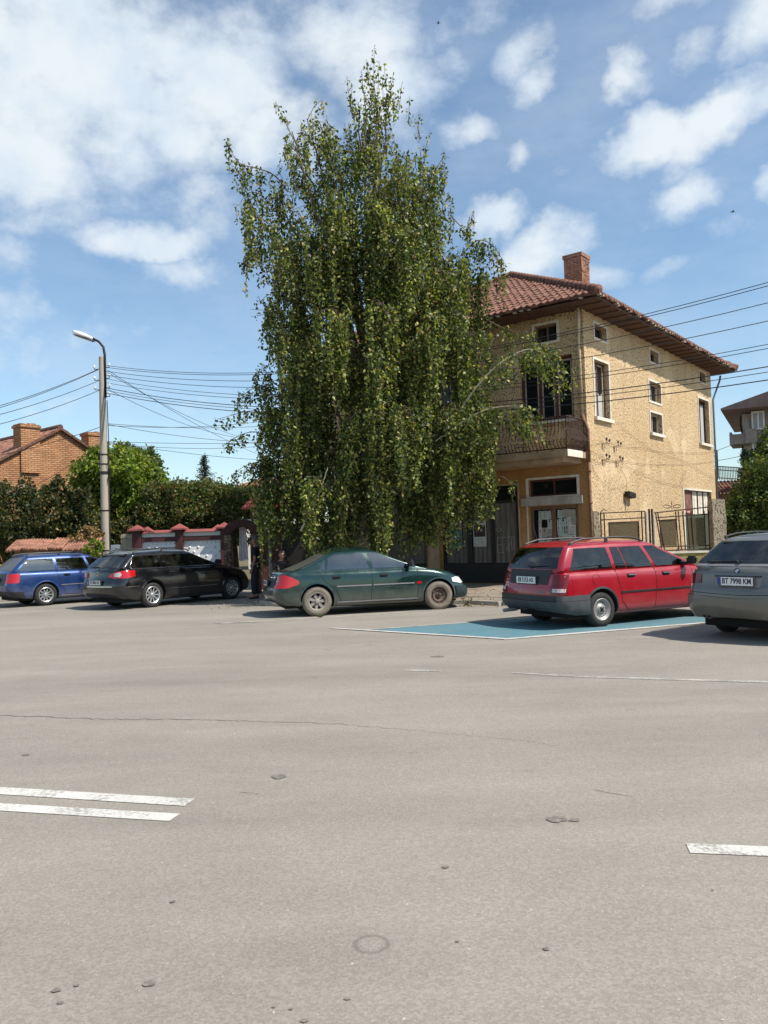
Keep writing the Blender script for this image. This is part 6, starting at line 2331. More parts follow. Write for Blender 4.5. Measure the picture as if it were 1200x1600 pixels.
class Car:
    def __init__(s, c):
        s.c = c
        s.zd = smooth_curve(c['deck'])
        s.zb = smooth_curve(c['sill'])
        s.zr = smooth_curve(c['roof'])
        s.cache = {}

    # half outline at a level; lower 0..1, greenhouse 1..2
    def outline(s, lev):
        key = round(lev, 3)
        if key in s.cache:
            return s.cache[key]
        c = s.c
        if lev <= 1:
            v = max(lev, 0)
            w = c['W'] - float(np.interp(v, c['ins_v'], c['ins_s']))
            xr = c['xr'] + float(np.interp(v, c['ins_v'], c['ins_r']))
            xf = c['xf'] - float(np.interp(v, c['ins_v'], c['ins_f']))
            rrx, rry, frx, fry = c.get('rr', (.22, .24)) + c.get('fr', (.5, .34))
            bw = (c.get('bow', .06), .08)
            sb = .02
        else:
            g = min(lev - 1, 1)
            rn = .085 * max(0, (g - .86) / .14) ** 2
            w = c['gw0'] + (c['gw1'] - c['gw0']) * (.35 * g + .65 * g ** 2.2) - rn
            xr = c['g0r'] + (c['g1r'] - c['g0r']) * g ** c.get('rcurve', 1.1) + rn
            xf = c['g0f'] + (c['g1f'] - c['g0f']) * g - rn
            rrx, rry, frx, fry = c.get('grr', (.12, .16)) + c.get('gfr', (.07, .22))
            bw = (c.get('gbow', .05), .09)
            sb = .02
        pts = []
        y1 = w - rry
        for i in range(11):
            y = y1 * i / 10
            pts.append((xr + bw[0] * (y / y1) ** 2, y))
        for i in range(1, 10):
            t = PI / 2 * i / 9
            pts.append((xr + bw[0] + rrx * (1 - math.cos(t)) + .0, y1 + rry * math.sin(t)))
        xa, xb = xr + bw[0] + rrx, xf - bw[1] - frx
        for i in range(1, c.get('ns', 40)):
            pts.append((xa + (xb - xa) * i / c.get('ns', 40), w))
        y1 = w - fry
        for i in range(0, 10):
            t = PI / 2 * i / 9
            pts.append((xb + frx * math.sin(t), y1 + fry * math.cos(t)))
        for i in range(1, 11):
            y = y1 * (1 - i / 10)
            pts.append((xf - bw[1] * (y / y1) ** 2, y))
        xm, hl = (c['xr'] + c['xf']) / 2, (c['xf'] - c['xr']) / 2
        P = np.array(pts)
        P[:, 1] *= 1 - (sb / w) * np.clip((P[:, 0] - xm) / hl, -1, 1) ** 2
        cum = np.concatenate([[0], np.cumsum(np.linalg.norm(np.diff(P, axis=0), axis=1))])
        s.cache[key] = (P, cum)
        return s.cache[key]

    def z_at(s, x, lev):
        if lev <= 1:
            return s.zb(x) + (s.zd(x) - s.zb(x)) * lev
        return s.zd(x) + (s.zr(x) - s.zd(x)) * (lev - 1)

    def lev_at(s, x, z):
        zd = s.zd(x)
        if z <= zd or not s.inside:
            return max(0, min(1, (z - s.zb(x)) / (zd - s.zb(x))))
        return 1 + min(1, (z - zd) / max(s.zr(x) - zd, .05))

    inside = True

    def P(s, kind, a, z, sg=1):
        if kind == 'side':
            P, cum = s.outline(s.lev_at(a, z))
            return Vector((a, sg * float(np.interp(a, P[:, 0], P[:, 1])), z))
        if kind in ('rear', 'front'):
            x = s.c['xr'] + .1 if kind == 'rear' else s.c['xf'] - .1
            if kind == 'front' and z > s.zd(s.c['g0f'] - .3): x = s.c['g0f'] - .4
            for _ in range(6):
                P, cum = s.outline(s.lev_at(x, z))
                h = len(P) // 2
                if kind == 'rear':
                    x = float(np.interp(abs(a), P[:h, 1], P[:h, 0]))
                else:
                    Q = P[::-1][:h]
                    x = float(np.interp(abs(a), Q[:, 1], Q[:, 0]))
            return Vector((x, a, z))
        x = s.c['xr'] + .1 if kind == 'wrap_r' else s.c['xf'] - .1
        for _ in range(6):
            P, cum = s.outline(s.lev_at(x, z))
            u = a if kind == 'wrap_r' else cum[-1] - a
            x, y = float(np.interp(u, cum, P[:, 0])), float(np.interp(u, cum, P[:, 1]))
        return Vector((x, sg * y, z))

    def panel(s, name, kind, poly, off, m, parent, sg=1, step=.07, th=.012):
        bm = bmesh.new()
        vs = [bm.verts.new((p[0], p[1], 0)) for p in poly]
        bm.faces.new(vs)
        a0, a1 = min(p[0] for p in poly), max(p[0] for p in poly)
        b0, b1 = min(p[1] for p in poly), max(p[1] for p in poly)
        for (lo, hi, ax) in ((a0, a1, 0), (b0, b1, 1)):
            n = int((hi - lo) / step)
            for i in range(1, n + 1):
                q = lo + (hi - lo) * i / (n + 1)
                co = [0, 0, 0]; co[ax] = q
                no = [0, 0, 0]; no[ax] = 1
                bmesh.ops.bisect_plane(bm, geom=bm.verts[:] + bm.edges[:] + bm.faces[:], plane_co=co, plane_no=no)
        def nrm(a, z):
            e = .012
            A = s.P(kind, a + e, z, sg) - s.P(kind, a - e, z, sg)
            Bv = s.P(kind, a, z + e, sg) - s.P(kind, a, z - e, sg)
            n = A.cross(Bv)
            if n.length < 1e-12:
                return Vector((0, sg, 0))
            n.normalize()
            p = s.P(kind, a, z, sg)
            xm = (s.c['xr'] + s.c['xf']) / 2
            o = Vector((p.x - xm, p.y * (3 if kind == 'side' else 1), 0))
            if kind in ('rear', 'wrap_r') and p.x < xm: o = Vector((-1, 0, 0)) if kind == 'rear' else Vector((-.6, p.y, 0))
            if kind == 'front': o = Vector((1, 0, 0))
            if kind == 'side': o = Vector((0, sg, 0))
            return n if n.dot(o) >= 0 else -n
        base, top = {}, {}
        for v in bm.verts:
            p = s.P(kind, v.co.x, v.co.y, sg)
            n = nrm(v.co.x, v.co.y)
            top[v] = p + n * off
            base[v] = p + n * (off - th)
        bl = [e for e in bm.edges if e.is_boundary]
        nb = {}
        for e in bl:
            for v in e.verts:
                if v not in nb:
                    nb[v] = bm.verts.new(base[v])
        fl = bm.faces[:]
        for v, p in top.items():
            v.co = p
        for e in bl:
            a, b_ = e.verts
            bm.faces.new((a, b_, nb[b_], nb[a]))
        bmesh.ops.recalc_face_normals(bm, faces=bm.faces[:])
        # keep outward
        s_ = sum((f.normal.dot(nrm_dir(s, f.calc_center_median(), kind, sg)) for f in fl))
        if s_ < 0:
            bmesh.ops.reverse_faces(bm, faces=bm.faces[:])
        me = bpy.data.meshes.new(name)
        bm.to_mesh(me)
        bm.free()
        me.polygons.foreach_set('use_smooth', [True] * len(me.polygons))
        me.set_sharp_from_angle(angle=R(40))
        me.materials.append(m)
        o = bpy.data.objects.new(name, me)
        col.objects.link(o)
        o.parent = parent
        return o

    def shell(s, lo, hi, levels, crown_top, paint, bottom=True):
        rows = []
        vs, fs = [], []
        for lev in levels:
            P, _ = s.outline(lev)
            n = len(P)
            ring = [(x, y, s.z_at(x, lev)) for x, y in P] + [(x, -y, s.z_at(x, lev)) for x, y in P[::-1][1:-1]]
            o = len(vs)
            vs += ring
            rows.append((o, len(ring), n))
        for (a, n, _), (b, _, _) in zip(rows[:-1], rows[1:]):
            for i in range(n):
                j = (i + 1) % n
                fs.append((a + i, a + j, b + j, b + i))
        for (o, n, h), up, crown in ((rows[0], False, 0.0), (rows[-1], True, crown_top)):
            if not up and not bottom:
                continue
            M = 10
            wmax = max(vs[o + i][1] for i in range(h))
            grid = []
            for i in range(1, h - 1):
                L_, R_ = o + i, o + n - i
                row = [L_]
                y = vs[L_][1]
                for k in range(1, M):
                    t = 1 - 2 * k / M
                    z = vs[L_][2] + crown * (1 - t * t) * (y / wmax) ** 2
                    row.append(len(vs))
                    vs.append((vs[L_][0], y * t, z))
                row.append(R_)
                grid.append(row)
            for a, b in zip(grid[:-1], grid[1:]):
                for k in range(M):
                    fs.append((a[k], a[k + 1], b[k + 1], b[k]))
            g0, g1 = grid[0], grid[-1]
            for k in range(M):
                fs.append((o, g0[k + 1], g0[k]))
                fs.append((o + h - 1, g1[k], g1[k + 1]))
        m_ = MB()
        m_.add(vs, fs)
        return m_


def nrm_dir(s, p, kind, sg):
    if kind == 'side': return Vector((0, sg, 0))
    if kind == 'rear': return Vector((-1, 0, .3))
    if kind == 'front': return Vector((1, 0, .3))
    xm = (s.c['xr'] + s.c['xf']) / 2
    return Vector((p.x - xm, p.y * 1.2, 0))


def text_mesh(txt, size, loc, rot, m, parent, name, ext=.002, sx=1.0, bold=.0):
    cu = bpy.data.curves.new('t', 'FONT')
    cu.body = txt
    cu.size = size
    cu.extrude = ext
    cu.offset = bold
    cu.align_x = 'CENTER'
    cu.align_y = 'CENTER'
    o = bpy.data.objects.new('t', cu)
    col.objects.link(o)
    dg = bpy.context.evaluated_depsgraph_get()
    dg.update()
    me = bpy.data.meshes.new_from_object(o.evaluated_get(dg))
    bpy.data.objects.remove(o)
    me.name = name
    me.materials.clear()
    me.materials.append(m)
    ob = bpy.data.objects.new(name, me)
    ob.matrix_local = Matrix.Translation(loc) @ rot @ Matrix.Diagonal((sx, 1, 1, 1))
    col.objects.link(ob)
    ob.parent = parent
    return ob


def make_wheel(Rw, rim_r, style, rimmat, tyre, width=.20):
    """wheel object with its outside facing -y; returns (tyre mesh, rim mesh)"""
    h = width / 2
    m_ = MB()
    m_.lathe([(rim_r - .01, -h + .03), (rim_r, -h + .012), (rim_r + .03, -h), (Rw - .045, -h + .002), (Rw - .015, -h + .02), (Rw, -h + .05), (Rw, h - .05), (Rw - .015, h - .02), (Rw - .045, h), (rim_r, h), (rim_r - .01, h - .02)], 40, (0, 0, 0), 'Y', None, False)
    for k in range(40):      # tread blocks
        t = 2 * PI * k / 40
        M_ = Matrix.Rotation(t, 4, 'Y')
        m_.box((-.012, -h + .03, Rw - .006), (.012, h - .03, Rw + .004), None, M_)
    ty = m_.build('wheel', tyre, None, smooth=35)
    q = MB()
    f = -h + .018
    q.lathe([(rim_r + .004, f - .004), (rim_r - .006, f - .01), (rim_r - .022, f), (rim_r - .03, f + .03), (rim_r - .035, h - .02)], 40, (0, 0, 0), 'Y', rimmat, False)
    q.lathe([(.0, f + .09), (rim_r - .03, f + .09)], 32, (0, 0, 0), 'Y', M_well)
    # brake disc
    q.lathe([(.0, f + .07), (.12, f + .07), (.12, f + .085)], 24, (0, 0, 0), 'Y', M_steelrim)
    ri = rim_r - .018
    if style == 'steel':
        q.lathe([(.0, f + .0), (.055, f + .0), (.07, f + .02), (.10, f + .035), (.118, f + .03)], 36, (0, 0, 0), 'Y', rimmat, False)
        n = 16
        for k in range(n):
            t = 2 * PI * k / n
            M_ = Matrix.Rotation(t, 4, 'Y')
            q.prism([(-.013, .113), (.013, .113), (.017, ri - .03), (-.017, ri - .03)], -.012, (0, f + .026, 0), tuple(M_ @ Vector((1, 0, 0))), tuple(M_ @ Vector((0, 0, 1))), rimmat)
        q.lathe([(ri - .034, f + .03), (ri - .02, f + .012), (ri + .002, f + .002)], 36, (0, 0, 0), 'Y', rimmat, False)
        q.lathe([(.0, f - .018), (.026, f - .014), (.03, f)], 20, (0, 0, 0), 'Y', M_well)
        for k in range(4):
            t = 2 * PI * k / 4 + .4
            q.lathe([(0, f - .012), (.010, f - .01), (.010, f + .002)], 8, (.045 * math.cos(t), 0, .045 * math.sin(t)), 'Y', M_well)
    elif style == 'steel_dark':
        q.lathe([(.0, f + .02), (.05, f + .02), (.062, f + .045), (.085, f + .05), (.12, f + .02), (.14, f + .018), (ri - .02, f + .04), (ri, f + .01)], 36, (0, 0, 0), 'Y', rimmat, False)
        for k in range(10):
            t = 2 * PI * k / 10
            q.lathe([(0, f + .006), (.014, f + .008), (.016, f + .03)], 8, (.148 * math.cos(t), 0, .148 * math.sin(t)), 'Y', M_well)
        for k in range(4):
            t = 2 * PI * k / 4 + .4
            q.lathe([(0, f + .004), (.012, f + .006), (.012, f + .03)], 8, (.05 * math.cos(t), 0, .05 * math.sin(t)), 'Y', M_well)
        q.lathe([(0, f + .0), (.024, f + .004), (.026, f + .03)], 14, (0, 0, 0), 'Y', M_well)
    else:
        n = {'ten': 10, 'seven': 7, 'double': 14}[style]
        q.lathe([(.0, f - .004), (.035, f - .002), (.05, f + .012), (.05, f + .04)], 24, (0, 0, 0), 'Y', rimmat, False)
        for k in range(n):
            t = 2 * PI * k / n
            if style == 'double':
                t = 2 * PI * (k // 2) / 7 + (.11 if k % 2 else -.11) * 1.3
            wi, wo = {'ten': (.012, .020), 'seven': (.02, .034), 'double': (.008, .013)}[style]
            M_ = Matrix.Rotation(t, 4, 'Y')
            U, V_ = M_ @ Vector((1, 0, 0)), M_ @ Vector((0, 0, 1))
            q.prism([(-wi, .035), (wi, .035), (wo, ri - .005), (-wo, ri - .005)], -.022, (0, f + .026, 0), tuple(U), tuple(V_), rimmat)
    rm = q.build('rim', None, None, smooth=30)
    return ty, rm


def in_poly(x, y, poly):
    ins = False
    n = len(poly)
    for i in range(n):
        (x1, y1), (x2, y2) = poly[i], poly[(i + 1) % n]
        if (y1 > y) != (y2 > y) and x < (x2 - x1) * (y - y1) / (y2 - y1) + x1:
            ins = not ins
    return ins


def hollow_cabin(K, spec, outer, paint, panels, t):
    """open the window apertures in the cabin skin and give it thickness"""
    tmp = outer.build('tmp_cab', None)
    bm = bmesh.new()
    bm.from_mesh(tmp.data)
    bpy.data.objects.remove(tmp)
    bm.faces.ensure_lookup_table()
    top = max(bm.faces, key=lambda f: f.calc_center_median().z)
    if top.normal.z < 0:
        bmesh.ops.reverse_faces(bm, faces=bm.faces[:])
    xm = (spec['g0r'] + spec['g0f']) / 2
    for (nm, kind, poly, off, mt, par, sides) in panels:
        if par != 'c' or nm not in ('side_window', 'rear_window', 'windscreen'):
            continue
        cx, cy = sum(p[0] for p in poly) / len(poly), sum(p[1] for p in poly) / len(poly)
        pp = [(cx + (a - cx) * .985, cy + (b - cy) * .97) for a, b in poly]
        lo = (min(p[0] for p in pp) - .02, min(p[1] for p in pp) - .02)
        hi = (max(p[0] for p in pp) + .02, max(p[1] for p in pp) + .02)

        def uv(c):
            return (c.x, c.z) if kind == 'side' else (c.y, c.z)

        def region():
            out = []
            for f in bm.faces:
                if kind == 'side':
                    ok = abs(f.normal.y) > .45 and abs(f.normal.y) > abs(f.normal.x)
                elif kind == 'rear':
                    ok = f.calc_center_median().x < xm and f.normal.x < -.3
                else:
                    ok = f.calc_center_median().x > xm and f.normal.x > .25
                if not ok:
                    continue
                q = [uv(v.co) for v in f.verts]
                if max(a for a, _ in q) < lo[0] or min(a for a, _ in q) > hi[0] or max(b for _, b in q) < lo[1] or min(b for _, b in q) > hi[1]:
                    continue
                out.append(f)
            return out
        n = len(pp)
        for i in range(n):
            (a0, b0), (a1, b1) = pp[i], pp[(i + 1) % n]
            co = (a0, 0, b0) if kind == 'side' else (0, a0, b0)
            no = (b1 - b0, 0, -(a1 - a0)) if kind == 'side' else (0, b1 - b0, -(a1 - a0))
            fs = region()
            gg = set(fs)
            for f in fs:
                gg.update(f.edges)
                gg.update(f.verts)
            bmesh.ops.bisect_plane(bm, geom=list(gg), dist=1e-5, plane_co=co, plane_no=no)
        kill = [f for f in region() if in_poly(*uv(f.calc_center_median()), pp)]
        bmesh.ops.delete(bm, geom=kill, context='FACES')
    me0 = bpy.data.meshes.new('tmp')
    bm.to_mesh(me0)
    bm.free()
    me0.materials.append(paint)
    me0.materials.append(M_lining)
    ob = bpy.data.objects.new('tmp', me0)
    col.objects.link(ob)
    sol = ob.modifiers.new('s', 'SOLIDIFY')
    sol.thickness = .028
    sol.offset = -1
    sol.material_offset = 1
    sol.material_offset_rim = 1
    dg = bpy.context.evaluated_depsgraph_get()
    dg.update()
    me = bpy.data.meshes.new_from_object(ob.evaluated_get(dg))
    bpy.data.objects.remove(ob)
    me.name = 'cabin'
    me.polygons.foreach_set('use_smooth', [True] * len(me.polygons))
    me.set_sharp_from_angle(angle=R(32))
    cab = bpy.data.objects.new('cabin', me)
    col.objects.link(cab)
    cab.parent = t
    return cab


def cabin_inside(K, spec, t):
    z = K.zd(.8)
    m_ = MB()
    w = spec['gw0'] - .10
    m_.box((spec['g0r'] + .16, -w, z + .032), (spec['g0f'] - .35, w, z + .045))
    m_.box((spec['g0f'] - .62, -w + .02, z + .045), (spec['g0f'] - .30, w - .02, z + .085))
    m_.build('dark_interior', M_lining, t)
    for (x, ys) in ((1.22, (-.38, .38)), (.22, (-.42, 0, .42))):
        for y in ys:
            s_ = MB()
            top = .14 if x > 1 else .06
            s_.box((x - .07, y - .22, z + .046), (x + .05, y + .22, z + top), None, None, .02)
            s_.box((x - .06, y - .12, z + top + .03), (x + .03, y + .12, z + top + .17), None, None, .03)
            s_.box((x - .02, y - .05, z + top - .004), (x - .005, y + .05, z + top + .035))
            s_.build('seat', M_seat, t)
    s_ = MB()
    n = 20
    s_.tube([(1.72 + .06 * math.sin(2 * PI * k / n), .38 + .18 * math.cos(2 * PI * k / n), z + .10 + .16 * math.sin(2 * PI * k / n)) for k in range(n + 1)], .014, 6)
    s_.build('steering_wheel', M_lining, t)


def build_car(name, label, spec, loc, rz, style):
    K = Car(spec)
    W_, xr, xf = spec['W'], spec['xr'], spec['xf']
    t = thing(name, label, spec.get('cat', 'car'), loc, rz)
    paint = style['paint']
    # lower body with wheel wells cut
    m_ = K.shell(0, 1, [0, .05, .12, .2, .3, .4, .5, .6, .7, .78, .85, .9, .94, .97, 1.0], spec.get('crown', .035), paint)
    low = m_.build('tmp_low', None)
    low.data.materials.append(paint)
    low.data.materials.append(M_well)
    c = MB()
    Rw = spec['Rw']
    for ax in (0, spec['wb']):
        for sg in (-1, 1):
            c.lathe([(Rw + .055, sg * (W_ - .30)), (Rw + .055, sg * (W_ + .15))], 40, (ax, 0, Rw + .01), 'Y')
    cut = c.build('tmp_cut', None)
    cut.data.materials.append(paint)
    cut.data.materials.append(M_well)
    cut.data.polygons.foreach_set('material_index', [1] * len(cut.data.polygons))
    md = low.modifiers.new('b', 'BOOLEAN')
    md.object = cut
    md.operation = 'DIFFERENCE'
    md.solver = 'EXACT'
    dg = bpy.context.evaluated_depsgraph_get()
    dg.update()
    me = bpy.data.meshes.new_from_object(low.evaluated_get(dg))
    if len(me.polygons) < 200:
        print('BOOLEAN FAILED', name)
        me = low.data.copy()
    bpy.data.objects.remove(low)
    bpy.data.objects.remove(cut)
    me.name = 'body'
    me.polygons.foreach_set('use_smooth', [True] * len(me.polygons))
    me.set_sharp_from_angle(angle=R(32))
    body = bpy.data.objects.new('body', me)
    col.objects.link(body)
    body.parent = t
    # cabin
    m_ = K.shell(1, 2, [1.0, 1.1, 1.25, 1.4, 1.55, 1.7, 1.8, 1.86, 1.9, 1.94, 1.97, 1.985, 2.0], spec.get('rcrown', .045), paint, False)
    cab = hollow_cabin(K, spec, m_, paint, style['panels'], t)
    cabin_inside(K, spec, t)
    # arch lips
    for ax in (0, spec['wb']):
        for sg in (-1, 1):
            lip = MB()
            n = 28
            vs = []
            r0 = Rw + .05
            for k in range(n + 1):
                a = R(-14) + (PI + R(28)) * k / n
                x, z = ax + r0 * math.cos(a), Rw + .01 + r0 * math.sin(a)
                x2, z2 = ax + (r0 + .035) * math.cos(a), Rw + .01 + (r0 + .035) * math.sin(a)
                y = K.P('side', x, max(z, .2), 1).y
                y2 = K.P('side', x2, max(z2, .2), 1).y
                vs += [(x, sg * (y - .03), z), (x, sg * (y + .012), z), (x2, sg * (y2 + .003), z2)]
            lip.add(vs, [(3 * k + j, 3 * k + j + 1, 3 * k + 4 + j, 3 * k + 3 + j) for k in range(n) for j in (0, 1)])
            lip.build('arch_lip', style.get('lip', paint), body, smooth=50, fix=False)
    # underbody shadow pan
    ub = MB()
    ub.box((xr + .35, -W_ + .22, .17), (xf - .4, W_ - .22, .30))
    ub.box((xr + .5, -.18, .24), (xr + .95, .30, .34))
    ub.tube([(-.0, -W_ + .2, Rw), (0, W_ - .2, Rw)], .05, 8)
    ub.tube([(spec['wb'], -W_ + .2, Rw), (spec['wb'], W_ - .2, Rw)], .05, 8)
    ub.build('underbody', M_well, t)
    # wheels
    Tr = spec['track']
    variants = {}
    for (ax, sg, key) in ((0, -1, 'rn'), (spec['wb'], -1, 'fn'), (0, 1, 'rf'), (spec['wb'], 1, 'ff')):
        st_ = style['wheels'].get(key, style['wheels']['all'])
        vk = st_[0]
        if vk not in variants:
            ty, rm = make_wheel(Rw, spec['rim'], st_[0], st_[1], st_[2])
            variants[vk] = (ty, rm)
            rm.parent = ty
        else:
            ty0, rm0 = variants[vk]
            ty, rm = ty0.copy(), rm0.copy()
            col.objects.link(ty)
            col.objects.link(rm)
            rm.parent = ty
        ty.parent = t
        ty.location = (ax, sg * Tr, Rw)
        ty.rotation_euler = (0, R(17 * (ax + sg)), 0 if sg < 0 else PI)
    # glazing etc
    for (nm, kind, poly, off, mt, par, sides) in style['panels']:
        pr = {'t': t, 'b': body, 'c': cab}[par]
        for sg in sides:
            K.panel(nm, kind, poly, off, mt, pr, sg)
    return t, K, body, cab


def seam(K, kind, pts, w, mt, parent, sg, name='door_gap'):
    """thin dark gap line following the body"""
    m_ = MB()
    fine = []
    for a, b in zip(pts[:-1], pts[1:]):
        n = max(1, int(math.hypot(b[0] - a[0], b[1] - a[1]) / .05))
        for i in range(n):
            fine.append((a[0] + (b[0] - a[0]) * i / n, a[1] + (b[1] - a[1]) * i / n))
    fine.append(pts[-1])
    P3 = [K.P(kind, a, z, sg) for a, z in fine]
    m_.tube(P3, w, 5)
    return m_.build(name, mt, parent, smooth=True, fix=False)


def handle(K, x, z, sg, mt, parent, w=.09):
    p = K.P('side', x, z, sg)
    m_ = MB()
    m_.box((p.x - w, p.y - .004 * sg, z - .035), (p.x + w, p.y + sg * .004, z + .03), M_seam)
    m_.box((p.x - w + .01, p.y + sg * .0045, z - .0), (p.x + w - .01, p.y + sg * .034, z + .022), mt, None, .008)
    return m_.build('door_handle', None, parent)


def mirror(K, x, z, sg, mt, parent, s=1.0):
    p = K.P('side', x, z, sg)
    m_ = MB()
    m_.box((p.x - .02, p.y - .01 * sg, z - .02), (p.x + .05, p.y + sg * .10, z + .02), M_plastic)
    M_ = Matrix.Translation((p.x + .02, p.y + sg * .17, z + .05)) @ Matrix.Rotation(R(-8) * sg, 4, 'Z')
    m_.box((-.045 * s, -.105 * s, -.07 * s), (.06 * s, .105 * s, .075 * s), mt, M_, .03)
    return m_.build('wing_mirror', None, parent, smooth=50)


def rails(K, x0, x1, y, mt, parent, h=.055, r_=.016):
    m_ = MB()
    for sg in (-1, 1):
        pts = []
        for i in range(13):
            u = i / 12
            x = x0 + (x1 - x0) * u
            lift = h * min(1, 6 * u, 6 * (1 - u))
            pts.append((x, sg * y, K.zr(x) + .012 + lift))
        m_.tube(pts, r_, 6)
        for u in (0.0, .5, 1.0):
            x = x0 + (x1 - x0) * u
            m_.box((x - .03, sg * y - .012, K.zr(x) - .03), (x + .03, sg * y + .012, K.zr(x) + .01 + (h if 0 < u < 1 else 0)))
    return m_.build('roof_rail', mt, parent, smooth=50)


def plate(K, kind, y, z, txt, parent, euro=True, w=.52, h=.11, off=.02, tilt=0.0):
    p = K.P(kind, 0 if kind == 'rear' else y, z, 1)
    # flat plate across the car
    x = K.P(kind, w * .45, z + h * .5, 1).x
    x = min(x, K.P(kind, 0, z - h * .5, 1).x, K.P(kind, 0, z + h * .5, 1).x) - off if kind == 'rear' else p.x + off
    m_ = MB()
    m_.box((x - .006, y - w / 2, z - h / 2), (x + .025, y + w / 2, z + h / 2), M_plate)
    m_.box((x - .003, y - w / 2 - .012, z - h / 2 - .012), (x + .03, y + w / 2 + .012, z + h / 2 + .012), M_plastic)
    if euro:
        m_.box((x - .008, y + w / 2 - .045, z - h / 2 + .002), (x, y + w / 2 - .002, z + h / 2 - .002), M_plateblue)
    o = m_.build('number_plate', None, parent)
    rot = Matrix(((0, 0, -1, 0), (-1, 0, 0, 0), (0, 1, 0, 0), (0, 0, 0, 1)))
    sh_ = -.02 if euro else 0
    text_mesh(txt, h * .92, (x - .0085, y + sh_, z), rot, M_ink, o, 'plate_lettering', .0008, .80, .0022)
    return o


DEFINS = dict(ins_v=[0, .06, .14, .3, .5, .62, .75, .88, .95, 1.0], ins_s=[.10, .045, .02, .008, 0, .002, .006, .018, .04, .075],
              ins_r=[.16, .05, .01, .0, .005, .03, .05, .06, .075, .10], ins_f=[.12, .05, .01, 0, .02, .05, .09, .14, .2, .3])


def front_window(sp, xb, xt, z0, z1):
    """front door glass whose leading edge follows the windscreen pillar"""
    K = Car(sp)
    top, edge = 0, []
    for z in np.linspace(z0, z1, 7):
        x = 1.6
        for _ in range(8):
            g = min(max((z - K.zd(x)) / (K.zr(x) - K.zd(x)), 0), 1)
            x = sp['g0f'] + (sp['g1f'] - sp['g0f']) * g - .09 - .07 - .075
        edge.append((x, float(z)))
    pts = [(xb, z0)] + [(min(x, 2.22), z) for x, z in edge if x > xt + .02]
    return pts + [(xt, z1)]


def wagon_windows(q, side_glass, tint, z0, z1, cuts, edges):
    """cuts: list of (x bottom-left, x bottom-right, x top-left, x top-right)"""
    for (a, b, c, d) in cuts:
        q.append(('side_window', 'side', [(a, z0), (b, z0), (d, z1), (c, z1)], .004, side_glass, 'c', edges))


